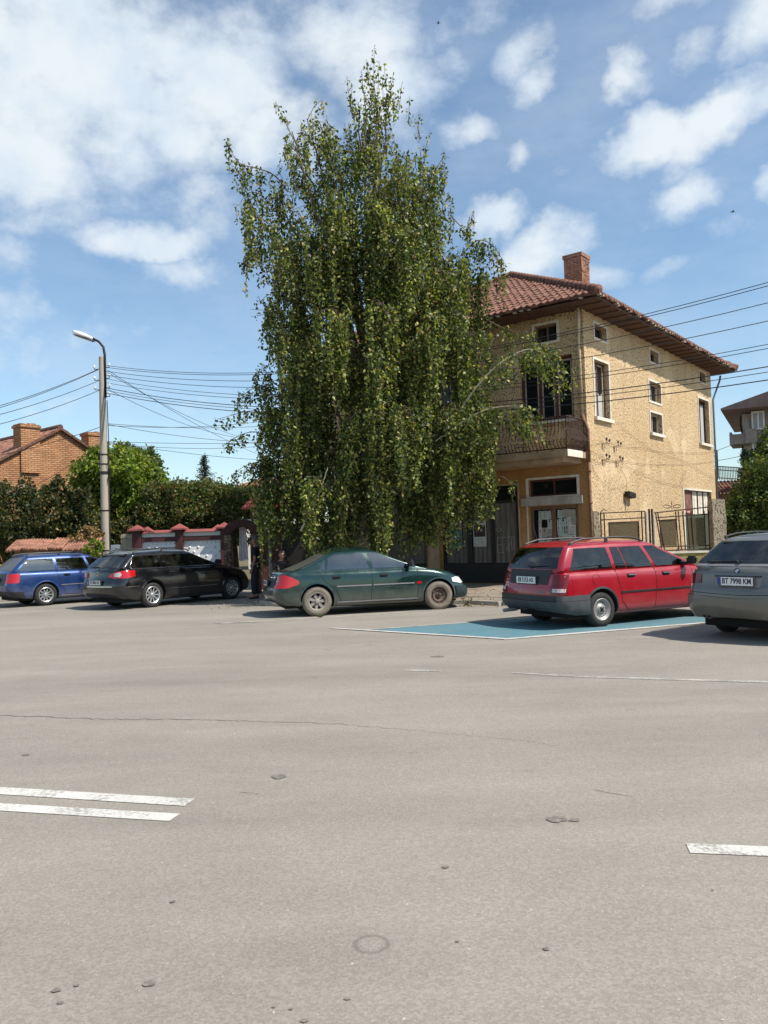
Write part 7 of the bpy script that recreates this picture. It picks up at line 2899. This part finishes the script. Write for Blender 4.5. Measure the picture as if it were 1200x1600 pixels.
# ---- 1. red estate
def red_car():
    H = 1.43
    sp = dict(xr=-.95, xf=3.33, W=.845, Rw=.292, rim=.185, wb=2.517, track=.735, gw0=.785, gw1=.645, g0r=-.86, g1r=-.60, g0f=2.46, g1f=1.42, rcurve=1.5, grr=(.08, .11),
              deck=[(-.95, .93), (1.6, .94), (2.0, .95), (2.4, .91), (2.9, .84), (3.33, .70)], sill=[(-.95, .36), (-.6, .27), (-.2, .2), (2.9, .19), (3.33, .26)], roof=[(-.8, 1.385), (-.3, H - .02), (.5, H), (1.1, H - .01), (1.6, 1.37), (2.4, 1.34)], **DEFINS)
    sp['rr'] = (.12, .15)
    paint = mat('red_car_paint', m_paint_car((.30, .004, .013), .0, .24, dk=.08, flm=.02), coat=.8, coatr=.06)
    P_ = []
    both = (-1, 1)
    z0, z1 = .97, 1.325
    wagon_windows(P_, M_carglass, None, z0, z1, [(-.62, .30, -.44, .24)], both)
    wagon_windows(P_, M_carglass, None, z0, z1, [(.38, .62, .33, .50)], both)
    wagon_windows(P_, M_carglass, None, z0, z1, [(.645, 1.22, .525, 1.02)], both)
    P_.append(('side_window', 'side', front_window(sp, 1.31, 1.11, z0, z1), .004, M_carglass, 'c', both))
    P_.append(('rear_window', 'rear', [(-.66, 1.0), (.66, 1.0), (.59, 1.35), (-.59, 1.35)], .006, M_carglass, 'c', (1,)))
    P_.append(('windscreen', 'front', [(-.66, .985), (.66, .985), (.54, 1.31), (-.54, 1.31)], .005, M_carglass, 'c', (1,)))
    P_.append(('tail_lamp', 'wrap_r', [(.60, .58), (.92, .58), (.90, .90), (.62, .90)], .010, M_lampdk, 'b', both))
    P_.append(('reversing_lamp', 'wrap_r', [(.64, .62), (.88, .62), (.88, .675), (.64, .675)], .014, M_lampwh, 'b', both))
    P_.append(('plate_surround', 'rear', [(-.50, .74), (.50, .74), (.56, .985), (-.56, .985)], .010, M_plastic, 'b', (1,)))
    P_.append(('rear_bumper', 'wrap_r', [(0, .30), (1.36, .25), (1.36, .47), (0, .47)], .045, M_greyplastic, 'b', both))
    P_.append(('bumper_trim', 'wrap_r', [(0, .475), (1.38, .475), (1.38, .56), (0, .56)], .028, M_trimgrey if False else M_greyplastic, 'b', both))
    P_.append(('bumper_insert', 'wrap_r', [(0, .475), (.74, .475), (.74, .555), (0, .555)], .032, M_plastic, 'b', both))
    P_.append(('rub_strip', 'side', [(.42, .545), (1.24, .545), (1.24, .575), (.42, .575)], .010, M_plastic, 'b', both))
    P_.append(('rub_strip', 'side', [(1.27, .545), (2.10, .545), (2.10, .575), (1.27, .575)], .010, M_plastic, 'b', both))
    P_.append(('front_bumper', 'wrap_f', [(0, .28), (1.05, .26), (1.05, .50), (0, .50)], .03, M_greyplastic, 'b', both))
    P_.append(('headlamp', 'wrap_f', [(.42, .56), (.86, .58), (.86, .68), (.42, .68)], .008, M_lamphead, 'b', both))
    P_.append(('grille', 'front', [(-.38, .57), (.38, .57), (.38, .66), (-.38, .66)], .006, M_plastic, 'b', (1,)))
    t, K, body, cab = build_car('red_estate_car', 'red estate car with grey bumpers and roof rails on the blue parking bay', sp, (3.22, 14.18, 0), R(27.5), dict(paint=paint, panels=P_, lip=M_plastic,
                                wheels={'all': ('steel', M_steelrim, M_tyre)}))
    for sg in both:
        seam(K, 'side', [(.36, .965), (.37, .80), (.44, .62), (.46, .40), (.62, .24), (1.22, .23), (1.25, .60), (1.26, .96)], .0055, M_seam, body, sg)
        seam(K, 'side', [(1.26, .25), (2.05, .23), (2.16, .5), (2.16, .93)], .0055, M_seam, body, sg)
        seam(K, 'side', [(-.60, .965), (-.62, .93), (-.60, .6)], .003, M_seam, body, sg)
        handle(K, .68, .83, sg, M_trimgrey, body)
        handle(K, 1.50, .83, sg, M_trimgrey, body)
        mirror(K, 2.0, .99, sg, M_plastic, cab, .95)
    # fuel cap ring
    m_ = MB()
    c_ = [K.P('side', -.10 + .085 * math.cos(a), .80 + .085 * math.sin(a), -1) for a in [2 * PI * k / 20 for k in range(21)]]
    m_.tube(c_, .0035, 4)
    m_.build('fuel_cap', M_seam, body)
    rails(K, -.45, 1.15, .60, M_plastic, cab)
    plate(K, 'rear', .0, .81, 'EB 5153 AX', body, False, .52, .115, .022)
    # wiper, aerial, tow ball, exhaust, spoiler edge, sticker
    m_ = MB()
    a, b, c2 = K.P('rear', -.05, 1.0), K.P('rear', -.05, 1.04), K.P('rear', -.42, 1.06)
    o_ = Vector((-.022, 0, 0))
    m_.tube([a + o_, b + o_ * 1.3, c2 + o_ * 1.2], .011, 6)
    m_.tube([K.P('rear', .06, 1.05) + o_, K.P('rear', -.46, 1.06) + o_], .008, 5)
    m_.build('rear_wiper', M_plastic, cab)
    m_ = MB()
    m_.tube([(-.38, .30, 1.43), (-.43, .30, 1.50), (-.50, .30, 1.78)], .005, 5)
    m_.lathe([(.02, 1.425), (.015, 1.45), (.0, 1.46)], 10, (-.38, .30, 0))
    m_.build('aerial', M_plastic, cab)
    m_ = MB()
    m_.tube([(-.75, .52, .27), (-1.03, .55, .26)], .032, 12, M_steelrim)
    tb = MB()
    tb.tube([(-.6, .0, .30), (-1.02, 0, .30), (-1.05, 0, .38)], .014, 8, M_plastic)
    tb.build('tow_bar', None, t, smooth=50)
    m_.build('exhaust_pipe', None, t, smooth=50)
    m_ = MB()
    p = K.P('rear', .60, .72)
    for (y, z, w, h) in ((.60, .80, .05, .022), (.60, .745, .085, .05), (.60, .70, .115, .028)):
        pp = K.P('rear', y, z)
        m_.box((pp.x - .016, y - w / 2, z - h / 2), (pp.x - .002, y + w / 2, z + h / 2))
    m_.build('pale_sticker', mat('sticker_pink', col=(.55, .30, .28), rough=.6), body)
    m_ = MB()
    for k in range(4):
        pp = K.P('rear', -.30 - k * .05, .62)
        m_.box((pp.x - .010, -.32 - k * .05, .60), (pp.x, -.285 - k * .05, .63))
    m_.build('boot_badge', M_trimgrey, body)


# ---- 2. silver grey estate at the right edge
def silver_car():
    H = 1.47
    D = dict(DEFINS)
    D['ins_r'] = [.22, .09, .02, .0, .01, .05, .07, .075, .09, .12]
    sp = dict(xr=-1.08, xf=3.76, W=.925, Rw=.325, rim=.215, wb=2.886, track=.79, gw0=.84, gw1=.63, g0r=-.93, g1r=-.38, g0f=2.75, g1f=1.45, rcurve=1.15,
              deck=[(-1.08, 1.02), (-.6, 1.0), (1.8, .96), (2.3, .97), (2.8, .93), (3.3, .84), (3.76, .66)], sill=[(-1.08, .40), (-.7, .28), (-.2, .2), (3.2, .2), (3.76, .28)], roof=[(-.9, 1.40), (-.3, H - .02), (.6, H + .01), (1.3, H - .01), (1.9, 1.38), (2.7, 1.34)], **D)
    sp['rr'] = (.26, .30)
    sp['bow'] = .10
    paint = mat('silver_grey_paint', m_paint_car((.13, .128, .115), .3, .30, dk=.3), coat=.7, coatr=.06)
    P_ = []
    both = (-1, 1)
    z0, z1 = 1.035, 1.35
    wagon_windows(P_, M_carglass, None, z0, z1, [(-.60, .30, -.22, .26), (.38, 1.22, .34, 1.10)], both)
    P_.append(('side_window', 'side', front_window(sp, 1.31, 1.20, z0, z1), .004, M_carglass, 'c', both))
    P_.append(('rear_window', 'rear', [(-.76, 1.09), (.76, 1.09), (.60, 1.395), (-.60, 1.395)], .006, M_carglass, 'c', (1,)))
    P_.append(('windscreen', 'front', [(-.68, 1.0), (.68, 1.0), (.56, 1.34), (-.56, 1.34)], .005, M_carglass, 'c', (1,)))
    P_.append(('tail_lamp', 'wrap_r', [(.62, .80), (.96, .78), (1.24, .80), (1.28, .88), (1.18, .95), (.62, .93)], .010, M_lampdk, 'b', both))
    P_.append(('reversing_lamp', 'wrap_r', [(.80, .935), (1.16, .945), (1.10, .985), (.86, .99)], .012, M_lampwh, 'b', both))
    P_.append(('rear_bumper', 'wrap_r', [(0, .36), (1.28, .30), (1.28, .66), (1.0, .64), (0, .60)], .035, paint, 'b', both))
    P_.append(('bumper_valance', 'wrap_r', [(0, .315), (1.0, .30), (1.0, .355), (0, .36)], .02, M_plastic, 'b', both))
    P_.append(('plate_recess', 'rear', [(-.32, .765), (.32, .765), (.37, .925), (-.37, .925)], .006, M_trimgrey, 'b', (1,)))
    P_.append(('recess_shadow', 'rear', [(-.34, .90), (.34, .90), (.36, .922), (-.36, .922)], .012, M_plastic, 'b', (1,)))
    P_.append(('window_trim', 'rear', [(-.74, 1.045), (.74, 1.045), (.74, 1.07), (-.74, 1.07)], .008, M_trimgrey, 'c', (1,)))
    t, K, body, cab = build_car('silver_estate_car', 'silver grey estate car with tinted rear window cut off by the right edge', sp, (5.71, 11.75, 0), R(35), dict(paint=paint, panels=P_,
                                wheels={'all': ('double', M_alloy, M_tyre)}))
    plate(K, 'rear', .0, .845, 'BT 7998 KM', body, True, .52, .115, .028)
    for sg in both:
        seam(K, 'side', [(.34, 1.0), (.36, .75), (.55, .3), (1.24, .26), (1.27, 1.0)], .0055, M_seam, body, sg)
        seam(K, 'side', [(1.27, .26), (2.25, .26), (2.33, .9)], .0055, M_seam, body, sg)
        handle(K, .60, .87, sg, paint, body)
        handle(K, 1.52, .87, sg, paint, body)
        mirror(K, 2.2, 1.05, sg, paint, cab)
        seam(K, 'wrap_r', [(1.02, 1.0), (1.04, .80), (.98, .70), (.90, .675), (0, .655)], .005, M_seam, body, sg, 'boot_gap')
    # roundel
    m_ = MB()
    p = K.P('rear', 0, .99)
    x = p.x - .012
    m_.lathe([(.0, x - .006), (.034, x - .006), (.041, x - .002), (.041, x + .02)], 28, (0, 0, .99), 'X', M_plastic)
    for k in range(4):
        q = [(0, 0)] + [(.027 * math.cos(PI / 2 * k + PI / 2 * j / 6), .027 * math.sin(PI / 2 * k + PI / 2 * j / 6)) for j in range(7)]
        m_.prism(q, .002, (x - .006, 0, .99), (0, -1, 0), (0, 0, 1), M_plate if k % 2 == 0 else mat('roundel_blue', col=(.05, .2, .5), rough=.4))
    m_.build('round_badge', None, body)
    # wiper, exhaust pair, roof fin, rails
    m_ = MB()
    o_ = Vector((-.02, 0, 0))
    m_.tube([K.P('rear', .03, 1.085) + o_ * 1.6, K.P('rear', .10, 1.12) + o_ * 1.6, K.P('rear', .52, 1.105) + o_ * 1.6], .015, 6)
    m_.tube([K.P('rear', .02, 1.115) + o_, K.P('rear', .58, 1.115) + o_], .010, 5)
    m_.build('rear_wiper', M_plastic, cab)
    m_ = MB()
    for y in (.60, .51):
        m_ = MB()
        p = K.P('rear', y, .36)
        m_.tube([(p.x + .3, y, .33), (p.x - .0, y, .325)], .036, 14, M_steelrim)
        m_.tube([(p.x - .003, y, .325), (p.x - .006, y, .325)], .03, 14, M_well)
        m_.build('exhaust_pipe', None, t, smooth=50)
    m_ = MB()
    m_.prism([(0, 0), (.16, 0), (.05, .07)], .03, (-.15, .015, H - .005), (1, 0, 0), (0, 0, 1))
    m_.build('roof_fin', paint, cab)
    m_ = MB()
    m_.prism([(-.55, 0), (.55, 0), (.50, .12), (-.50, .12)], .022, (K.P('rear', 0, 1.40).x - .02, 0, 1.40), (0, 1, 0), (.98, 0, .15))
    m_.build('roof_spoiler', paint, cab)
    rails(K, -.2, 1.5, .64, M_plastic, cab, .03, .014)


# ---- 3. green saloon
def green_car():
    H = 1.385
    D = dict(DEFINS)
    D['ins_r'] = [.18, .06, .01, .0, .02, .07, .09, .10, .12, .16]
    D['ins_f'] = [.16, .05, .01, 0, .03, .08, .13, .19, .27, .38]
    sp = dict(xr=-1.0, xf=3.56, W=.875, Rw=.312, rim=.195, wb=2.704, track=.765, gw0=.79, gw1=.575, g0r=-.62, g1r=.24, g0f=2.52, g1f=1.42, rcurve=.95,
              deck=[(-1.0, .93), (-.6, .945), (.0, .93), (1.6, .92), (2.1, .93), (2.5, .90), (2.9, .85), (3.3, .75), (3.56, .62)], sill=[(-1.0, .34), (-.6, .25), (-.2, .2), (3.1, .19), (3.56, .24)],
              roof=[(-.6, 1.26), (.0, 1.30), (.5, H - .01), (.95, H), (1.4, H - .03), (1.9, 1.30), (2.5, 1.26)], **D)
    sp['rr'] = (.24, .30)
    sp['fr'] = (.60, .40)
    sp['grr'] = (.22, .24)
    sp['bow'] = .10
    sp['rcrown'] = .05
    paint = mat('dark_green_paint', m_paint_car((.004, .030, .026), .35, .12, dk=.28, flm=.02), coat=.9, coatr=.05)
    P_ = []
    both = (-1, 1)
    z0 = .965
    P_.append(('side_window', 'side', [(.06, z0), (.20, z0), (.20, 1.20)], .004, M_carglass_teal, 'c', both))
    P_.append(('side_window', 'side', [(.235, z0), (1.16, z0), (1.04, 1.285), (.42, 1.275), (.28, 1.22)], .004, M_carglass_teal, 'c', both))
    P_.append(('side_window', 'side', front_window(sp, 1.25, 1.14, z0, 1.29), .004, M_carglass_teal, 'c', both))
    P_.append(('rear_window', 'rear', [(-.62, .965), (.62, .965), (.53, 1.29), (-.53, 1.29)], .006, mat('dusty_glass', col=(.075, .07, .055), rough=.35, spec=.6), 'c', (1,)))
    P_.append(('windscreen', 'front', [(-.64, .955), (.64, .955), (.50, 1.30), (-.50, 1.30)], .005, M_carglass, 'c', (1,)))
    P_.append(('tail_lamp', 'wrap_r', [(.56, .60), (1.02, .62), (1.20, .70), (1.18, .76), (1.02, .84), (.82, .895), (.66, .86)], .010, M_lampred, 'b', both))
    P_.append(('boot_trim', 'rear', [(-.52, .62), (.52, .62), (.52, .86), (-.52, .86)], .005, M_plastic, 'b', (1,)))
    P_.append(('chrome_strip', 'rear', [(-.50, .825), (.50, .825), (.50, .85), (-.50, .85)], .012, M_chrome, 'b', (1,)))
    P_.append(('rear_bumper', 'wrap_r', [(0, .30), (1.28, .26), (1.28, .52), (.9, .565), (0, .575)], .028, paint, 'b', both))
    P_.append(('bumper_strip', 'wrap_r', [(0, .47), (.62, .47), (.62, .55), (0, .55)], .036, M_plastic, 'b', both))
    P_.append(('bumper_slot', 'wrap_r', [(0, .345), (.55, .345), (.55, .385), (0, .385)], .032, M_plastic, 'b', both))
    P_.append(('rub_strip', 'side', [(.42, .60), (1.18, .60), (1.18, .625), (.42, .625)], .010, M_trimgrey, 'b', both))
    P_.append(('rub_strip', 'side', [(1.22, .60), (2.14, .60), (2.14, .625), (1.22, .625)], .010, M_trimgrey, 'b', both))
    P_.append(('sill_strip', 'side', [(.42, .262), (2.22, .262), (2.22, .285), (.42, .285)], .012, M_trimgrey, 'b', both))
    P_.append(('side_repeater', 'side', [(2.20, .59), (2.30, .59), (2.30, .64), (2.20, .64)], .010, M_lampred, 'b', both))
    P_.append(('headlamp', 'wrap_f', [(.45, .56), (.80, .555), (1.02, .60), (.98, .68), (.80, .70), (.5, .66)], .010, M_lamphead, 'b', both))
    P_.append(('grille', 'front', [(-.34, .60), (.34, .60), (.30, .68), (-.30, .68)], .006, M_plastic, 'b', (1,)))
    P_.append(('front_bumper', 'wrap_f', [(0, .26), (1.02, .25), (1.02, .50), (0, .50)], .022, mat('dark_green_bumper', col=(.008, .02, .022), rough=.5), 'b', both))
    t, K, body, cab = build_car('green_saloon_car', 'dusty dark green saloon car parked under the birch with one wheel without hubcap', sp, (-1.68, 17.72, 0), R(15), dict(paint=paint, panels=P_,
                                wheels={'all': ('seven', M_dustcap, M_tyre_dusty), 'fn': ('steel_dark', M_rustrim, M_tyre_dusty)}))
    for sg in both:
        seam(K, 'side', [(.02, .96), (.10, .86), (.18, .72), (.42, .55), (.52, .28), (1.16, .25), (1.20, .6), (1.20, .96)], .0055, M_seam, body, sg)
        seam(K, 'side', [(1.20, .25), (2.20, .24), (2.24, .6), (2.22, .93)], .0055, M_seam, body, sg)
        seam(K, 'side', [(-.55, .575), (-.2, .57), (-.1, .58)], .003, M_seam, body, sg)
        handle(K, .42, .80, sg, M_plastic, body)
        handle(K, 1.46, .80, sg, M_plastic, body)
        mirror(K, 2.02, 1.0, sg, M_plastic, cab, .95)
    plate(K, 'rear', .0, .715, 'BT 4862 BB', body, True, .52, .11, .03)
    m_ = MB()
    p0 = K.P('side', -.2, .90, -1)
    m_.tube([K.P('rear', y, .905) + Vector((-.02, 0, 0)) for y in (-.5, -.25, 0, .25, .5)], .012, 6)
    m_.build('boot_lip', M_plastic, body)


# ---- 4/5. black estate and blue estate
def black_car():
    H = 1.47
    D = dict(DEFINS)
    D['ins_r'] = [.2, .08, .02, .0, .01, .05, .07, .075, .085, .11]
    sp = dict(xr=-1.12, xf=3.65, W=.91, Rw=.325, rim=.22, wb=2.709, track=.785, gw0=.83, gw1=.62, g0r=-.98, g1r=-.52, g0f=2.58, g1f=1.40, rcurve=1.2,
              deck=[(-1.12, 1.02), (-.6, 1.01), (1.7, .98), (2.1, .98), (2.6, .94), (3.1, .87), (3.65, .68)], sill=[(-1.12, .38), (-.7, .26), (-.2, .2), (3.1, .19), (3.65, .26)], roof=[(-1.0, 1.40), (-.4, H - .02), (.5, H + .01), (1.2, H - .01), (1.8, 1.38), (2.5, 1.34)], **D)
    sp['rr'] = (.26, .28)
    sp['bow'] = .09
    paint = mat('black_car_paint', m_paint_car((.0035, .0035, .005), .0, .15, dk=.03, flm=.0), coat=.9, coatr=.04)
    P_ = []
    both = (-1, 1)
    z0, z1 = 1.04, 1.345
    for poly in ([(-.62, z0 + .02), (-.55, z0), (.30, z0), (.26, z1), (-.42, z1 - .01), (-.50, z1 - .05)], [(.36, z0), (1.24, z0), (1.12, z1), (.33, z1)], front_window(sp, 1.31, 1.20, z0, z1)):
        P_.append(('side_window', 'side', poly, .004, M_carglass, 'c', both))
    P_.append(('rear_window', 'rear', [(-.66, 1.06), (.66, 1.06), (.55, 1.385), (-.55, 1.385)], .006, M_carglass_teal if False else M_carglass, 'c', (1,)))
    P_.append(('windscreen', 'front', [(-.68, 1.0), (.68, 1.0), (.56, 1.34), (-.56, 1.34)], .005, M_carglass, 'c', (1,)))
    P_.append(('tail_lamp', 'wrap_r', [(.42, .84), (.62, .80), (.98, .80), (1.20, .84), (1.16, .98), (.9, .99), (.55, .93)], .012, M_lampred, 'b', both))
    P_.append(('reversing_lamp', 'wrap_r', [(.62, .84), (.80, .83), (.84, .90), (.78, .95), (.62, .92)], .016, M_lampwh, 'b', both))
    P_.append(('chrome_strip', 'wrap_r', [(0, .585), (.62, .585), (.62, .60), (0, .60)], .02, M_chrome, 'b', both))
    P_.append(('chrome_strip', 'wrap_r', [(.95, .575), (1.38, .575), (1.38, .588), (.95, .588)], .02, M_chrome, 'b', both))
    P_.append(('rear_bumper', 'wrap_r', [(0, .34), (1.28, .28), (1.28, .57), (0, .58)], .028, paint, 'b', both))
    P_.append(('door_strip', 'side', [(.45, .455), (2.15, .455), (2.15, .467), (.45, .467)], .010, M_chrome, 'b', both))
    P_.append(('headlamp', 'wrap_f', [(.45, .60), (.9, .62), (.88, .72), (.5, .70)], .010, M_lamphead, 'b', both))
    t, K, body, cab = build_car('black_estate_car', 'black estate car with chrome window line and roof rails', sp, (-6.75, 21.35, 0), R(52.5), dict(paint=paint, panels=P_, wheels={'all': ('ten', M_alloy, M_tyre)}))
    for sg in both:
        seam(K, 'side', [(-.64, 1.06), (-.56, 1.025), (.8, 1.02), (2.22, 1.02)], .008, M_chrome, cab, sg, 'chrome_line')
        seam(K, 'side', [(-.64, 1.06), (-.50, 1.33), (-.42, 1.365), (.8, 1.37), (1.3, 1.365), (1.62, 1.32), (2.22, 1.03)], .006, M_chrome, cab, sg, 'chrome_line')
        handle(K, .60, .88, sg, M_plastic, body)
        handle(K, 1.52, .88, sg, M_plastic, body)
        mirror(K, 2.08, 1.04, sg, paint, cab)
    rails(K, -.42, 1.35, .62, M_chrome, cab, .04, .017)
    plate(K, 'rear', .0, .70, 'BT 0836 KB', body, True, .52, .11, .03)
    m_ = MB()
    x = K.P('rear', 0, .93).x - .01
    m_.lathe([(.0, x - .004), (.045, x - .004), (.05, x), (.05, x + .02)], 24, (0, 0, .92), 'X', M_chrome)
    for pts in ([(-.03, .022), (-.012, -.028), (0, .0), (.012, -.028), (.03, .022)], [(-.012, .035), (0, .008), (.012, .035)]):
        m_.tube([(x - .007, a, .92 + b) for a, b in pts], .0045, 4, M_plastic)
    m_.build('round_badge', None, body)
    m_ = MB()
    o_ = Vector((-.02, 0, 0))
    m_.tube([K.P('rear', 0, 1.04) + o_, K.P('rear', .06, 1.09) + o_, K.P('rear', .42, 1.085) + o_], .012, 6)
    m_.build('rear_wiper', M_plastic, cab)
    m_ = MB()
    m_.prism([(-.53, 0), (.53, 0), (.48, .14), (-.48, .14)], .025, (K.P('rear', 0, 1.40).x - .06, 0, 1.395), (0, 1, 0), (.98, 0, .15))
    m_.build('roof_spoiler', paint, cab)


def blue_car():
    H = 1.45
    sp = dict(xr=-1.08, xf=3.59, W=.87, Rw=.312, rim=.205, wb=2.70, track=.76, gw0=.80, gw1=.60, g0r=-.96, g1r=-.50, g0f=2.55, g1f=1.40, rcurve=1.2,
              deck=[(-1.08, .98), (-.6, .97), (1.7, .95), (2.1, .96), (2.6, .92), (3.1, .84), (3.59, .66)], sill=[(-1.08, .38), (-.7, .26), (-.2, .2), (3.1, .19), (3.59, .26)], roof=[(-1.0, 1.38), (-.4, H - .02), (.5, H), (1.2, H - .01), (1.8, 1.37), (2.5, 1.33)], **DEFINS)
    paint = mat('blue_car_paint', m_paint_car((.012, .045, .16), .4, .25, dk=.2), coat=.9, coatr=.05)
    P_ = []
    both = (-1, 1)
    z0, z1 = 1.0, 1.325
    for poly in ([(-.72, z0), (.28, z0), (.25, z1), (-.50, z1)], [(.36, z0), (1.24, z0), (1.12, z1), (.33, z1)], front_window(sp, 1.31, 1.20, z0, z1)):
        P_.append(('side_window', 'side', poly, .004, M_carglass_teal if poly[0][0] < 1 else M_carglass, 'c', both))
    P_.append(('rear_window', 'rear', [(-.66, 1.03), (.66, 1.03), (.56, 1.36), (-.56, 1.36)], .006, mat('dusty_grey_glass', col=(.09, .09, .085), rough=.3), 'c', (1,)))
    P_.append(('windscreen', 'front', [(-.66, .98), (.66, .98), (.54, 1.33), (-.54, 1.33)], .005, M_carglass, 'c', (1,)))
    P_.append(('tail_lamp', 'wrap_r', [(.58, .68), (1.02, .68), (.99, .93), (.60, .93)], .010, M_lampred, 'b', both))
    P_.append(('tailgate_film', 'rear', [(-.56, .62), (.56, .62), (.56, .94), (-.56, .94)], .004, mat('dusty_dark_blue', col=(.03, .035, .045), rough=.5), 'b', (1,)))
    P_.append(('rear_bumper', 'wrap_r', [(0, .33), (1.28, .27), (1.28, .62), (0, .62)], .022, paint, 'b', both))
    P_.append(('bumper_valance', 'wrap_r', [(0, .33), (1.15, .29), (1.15, .44), (0, .46)], .03, M_plastic, 'b', both))
    P_.append(('rub_strip', 'side', [(.42, .56), (2.14, .56), (2.14, .58), (.42, .58)], .010, M_trimgrey, 'b', both))
    P_.append(('sill_strip', 'side', [(.42, .255), (2.2, .255), (2.2, .275), (.42, .275)], .010, M_trimgrey, 'b', both))
    t, K, body, cab = build_car('blue_estate_car', 'metallic blue estate car at the left edge behind the black one', sp, (-10.2, 23.3, 0), R(43), dict(paint=paint, panels=P_, wheels={'all': ('ten', M_alloy, M_tyre)}))
    for sg in both:
        seam(K, 'side', [(.32, .97), (.34, .78), (.46, .6), (.55, .3), (1.24, .26), (1.27, .97)], .0055, M_seam, body, sg)
        seam(K, 'side', [(1.27, .26), (2.22, .25), (2.3, .9)], .0055, M_seam, body, sg)
        handle(K, .60, .85, sg, M_chrome, body)
        handle(K, 1.52, .85, sg, M_chrome, body)
        mirror(K, 2.08, 1.01, sg, M_plastic, cab)
    rails(K, -.42, 1.35, .60, M_plastic, cab, .035, .015)
    plate(K, 'rear', .0, .76, 'EB 2751 AM', body, True, .52, .11, .03)


red_car()
silver_car()
green_car()
black_car()
blue_car()
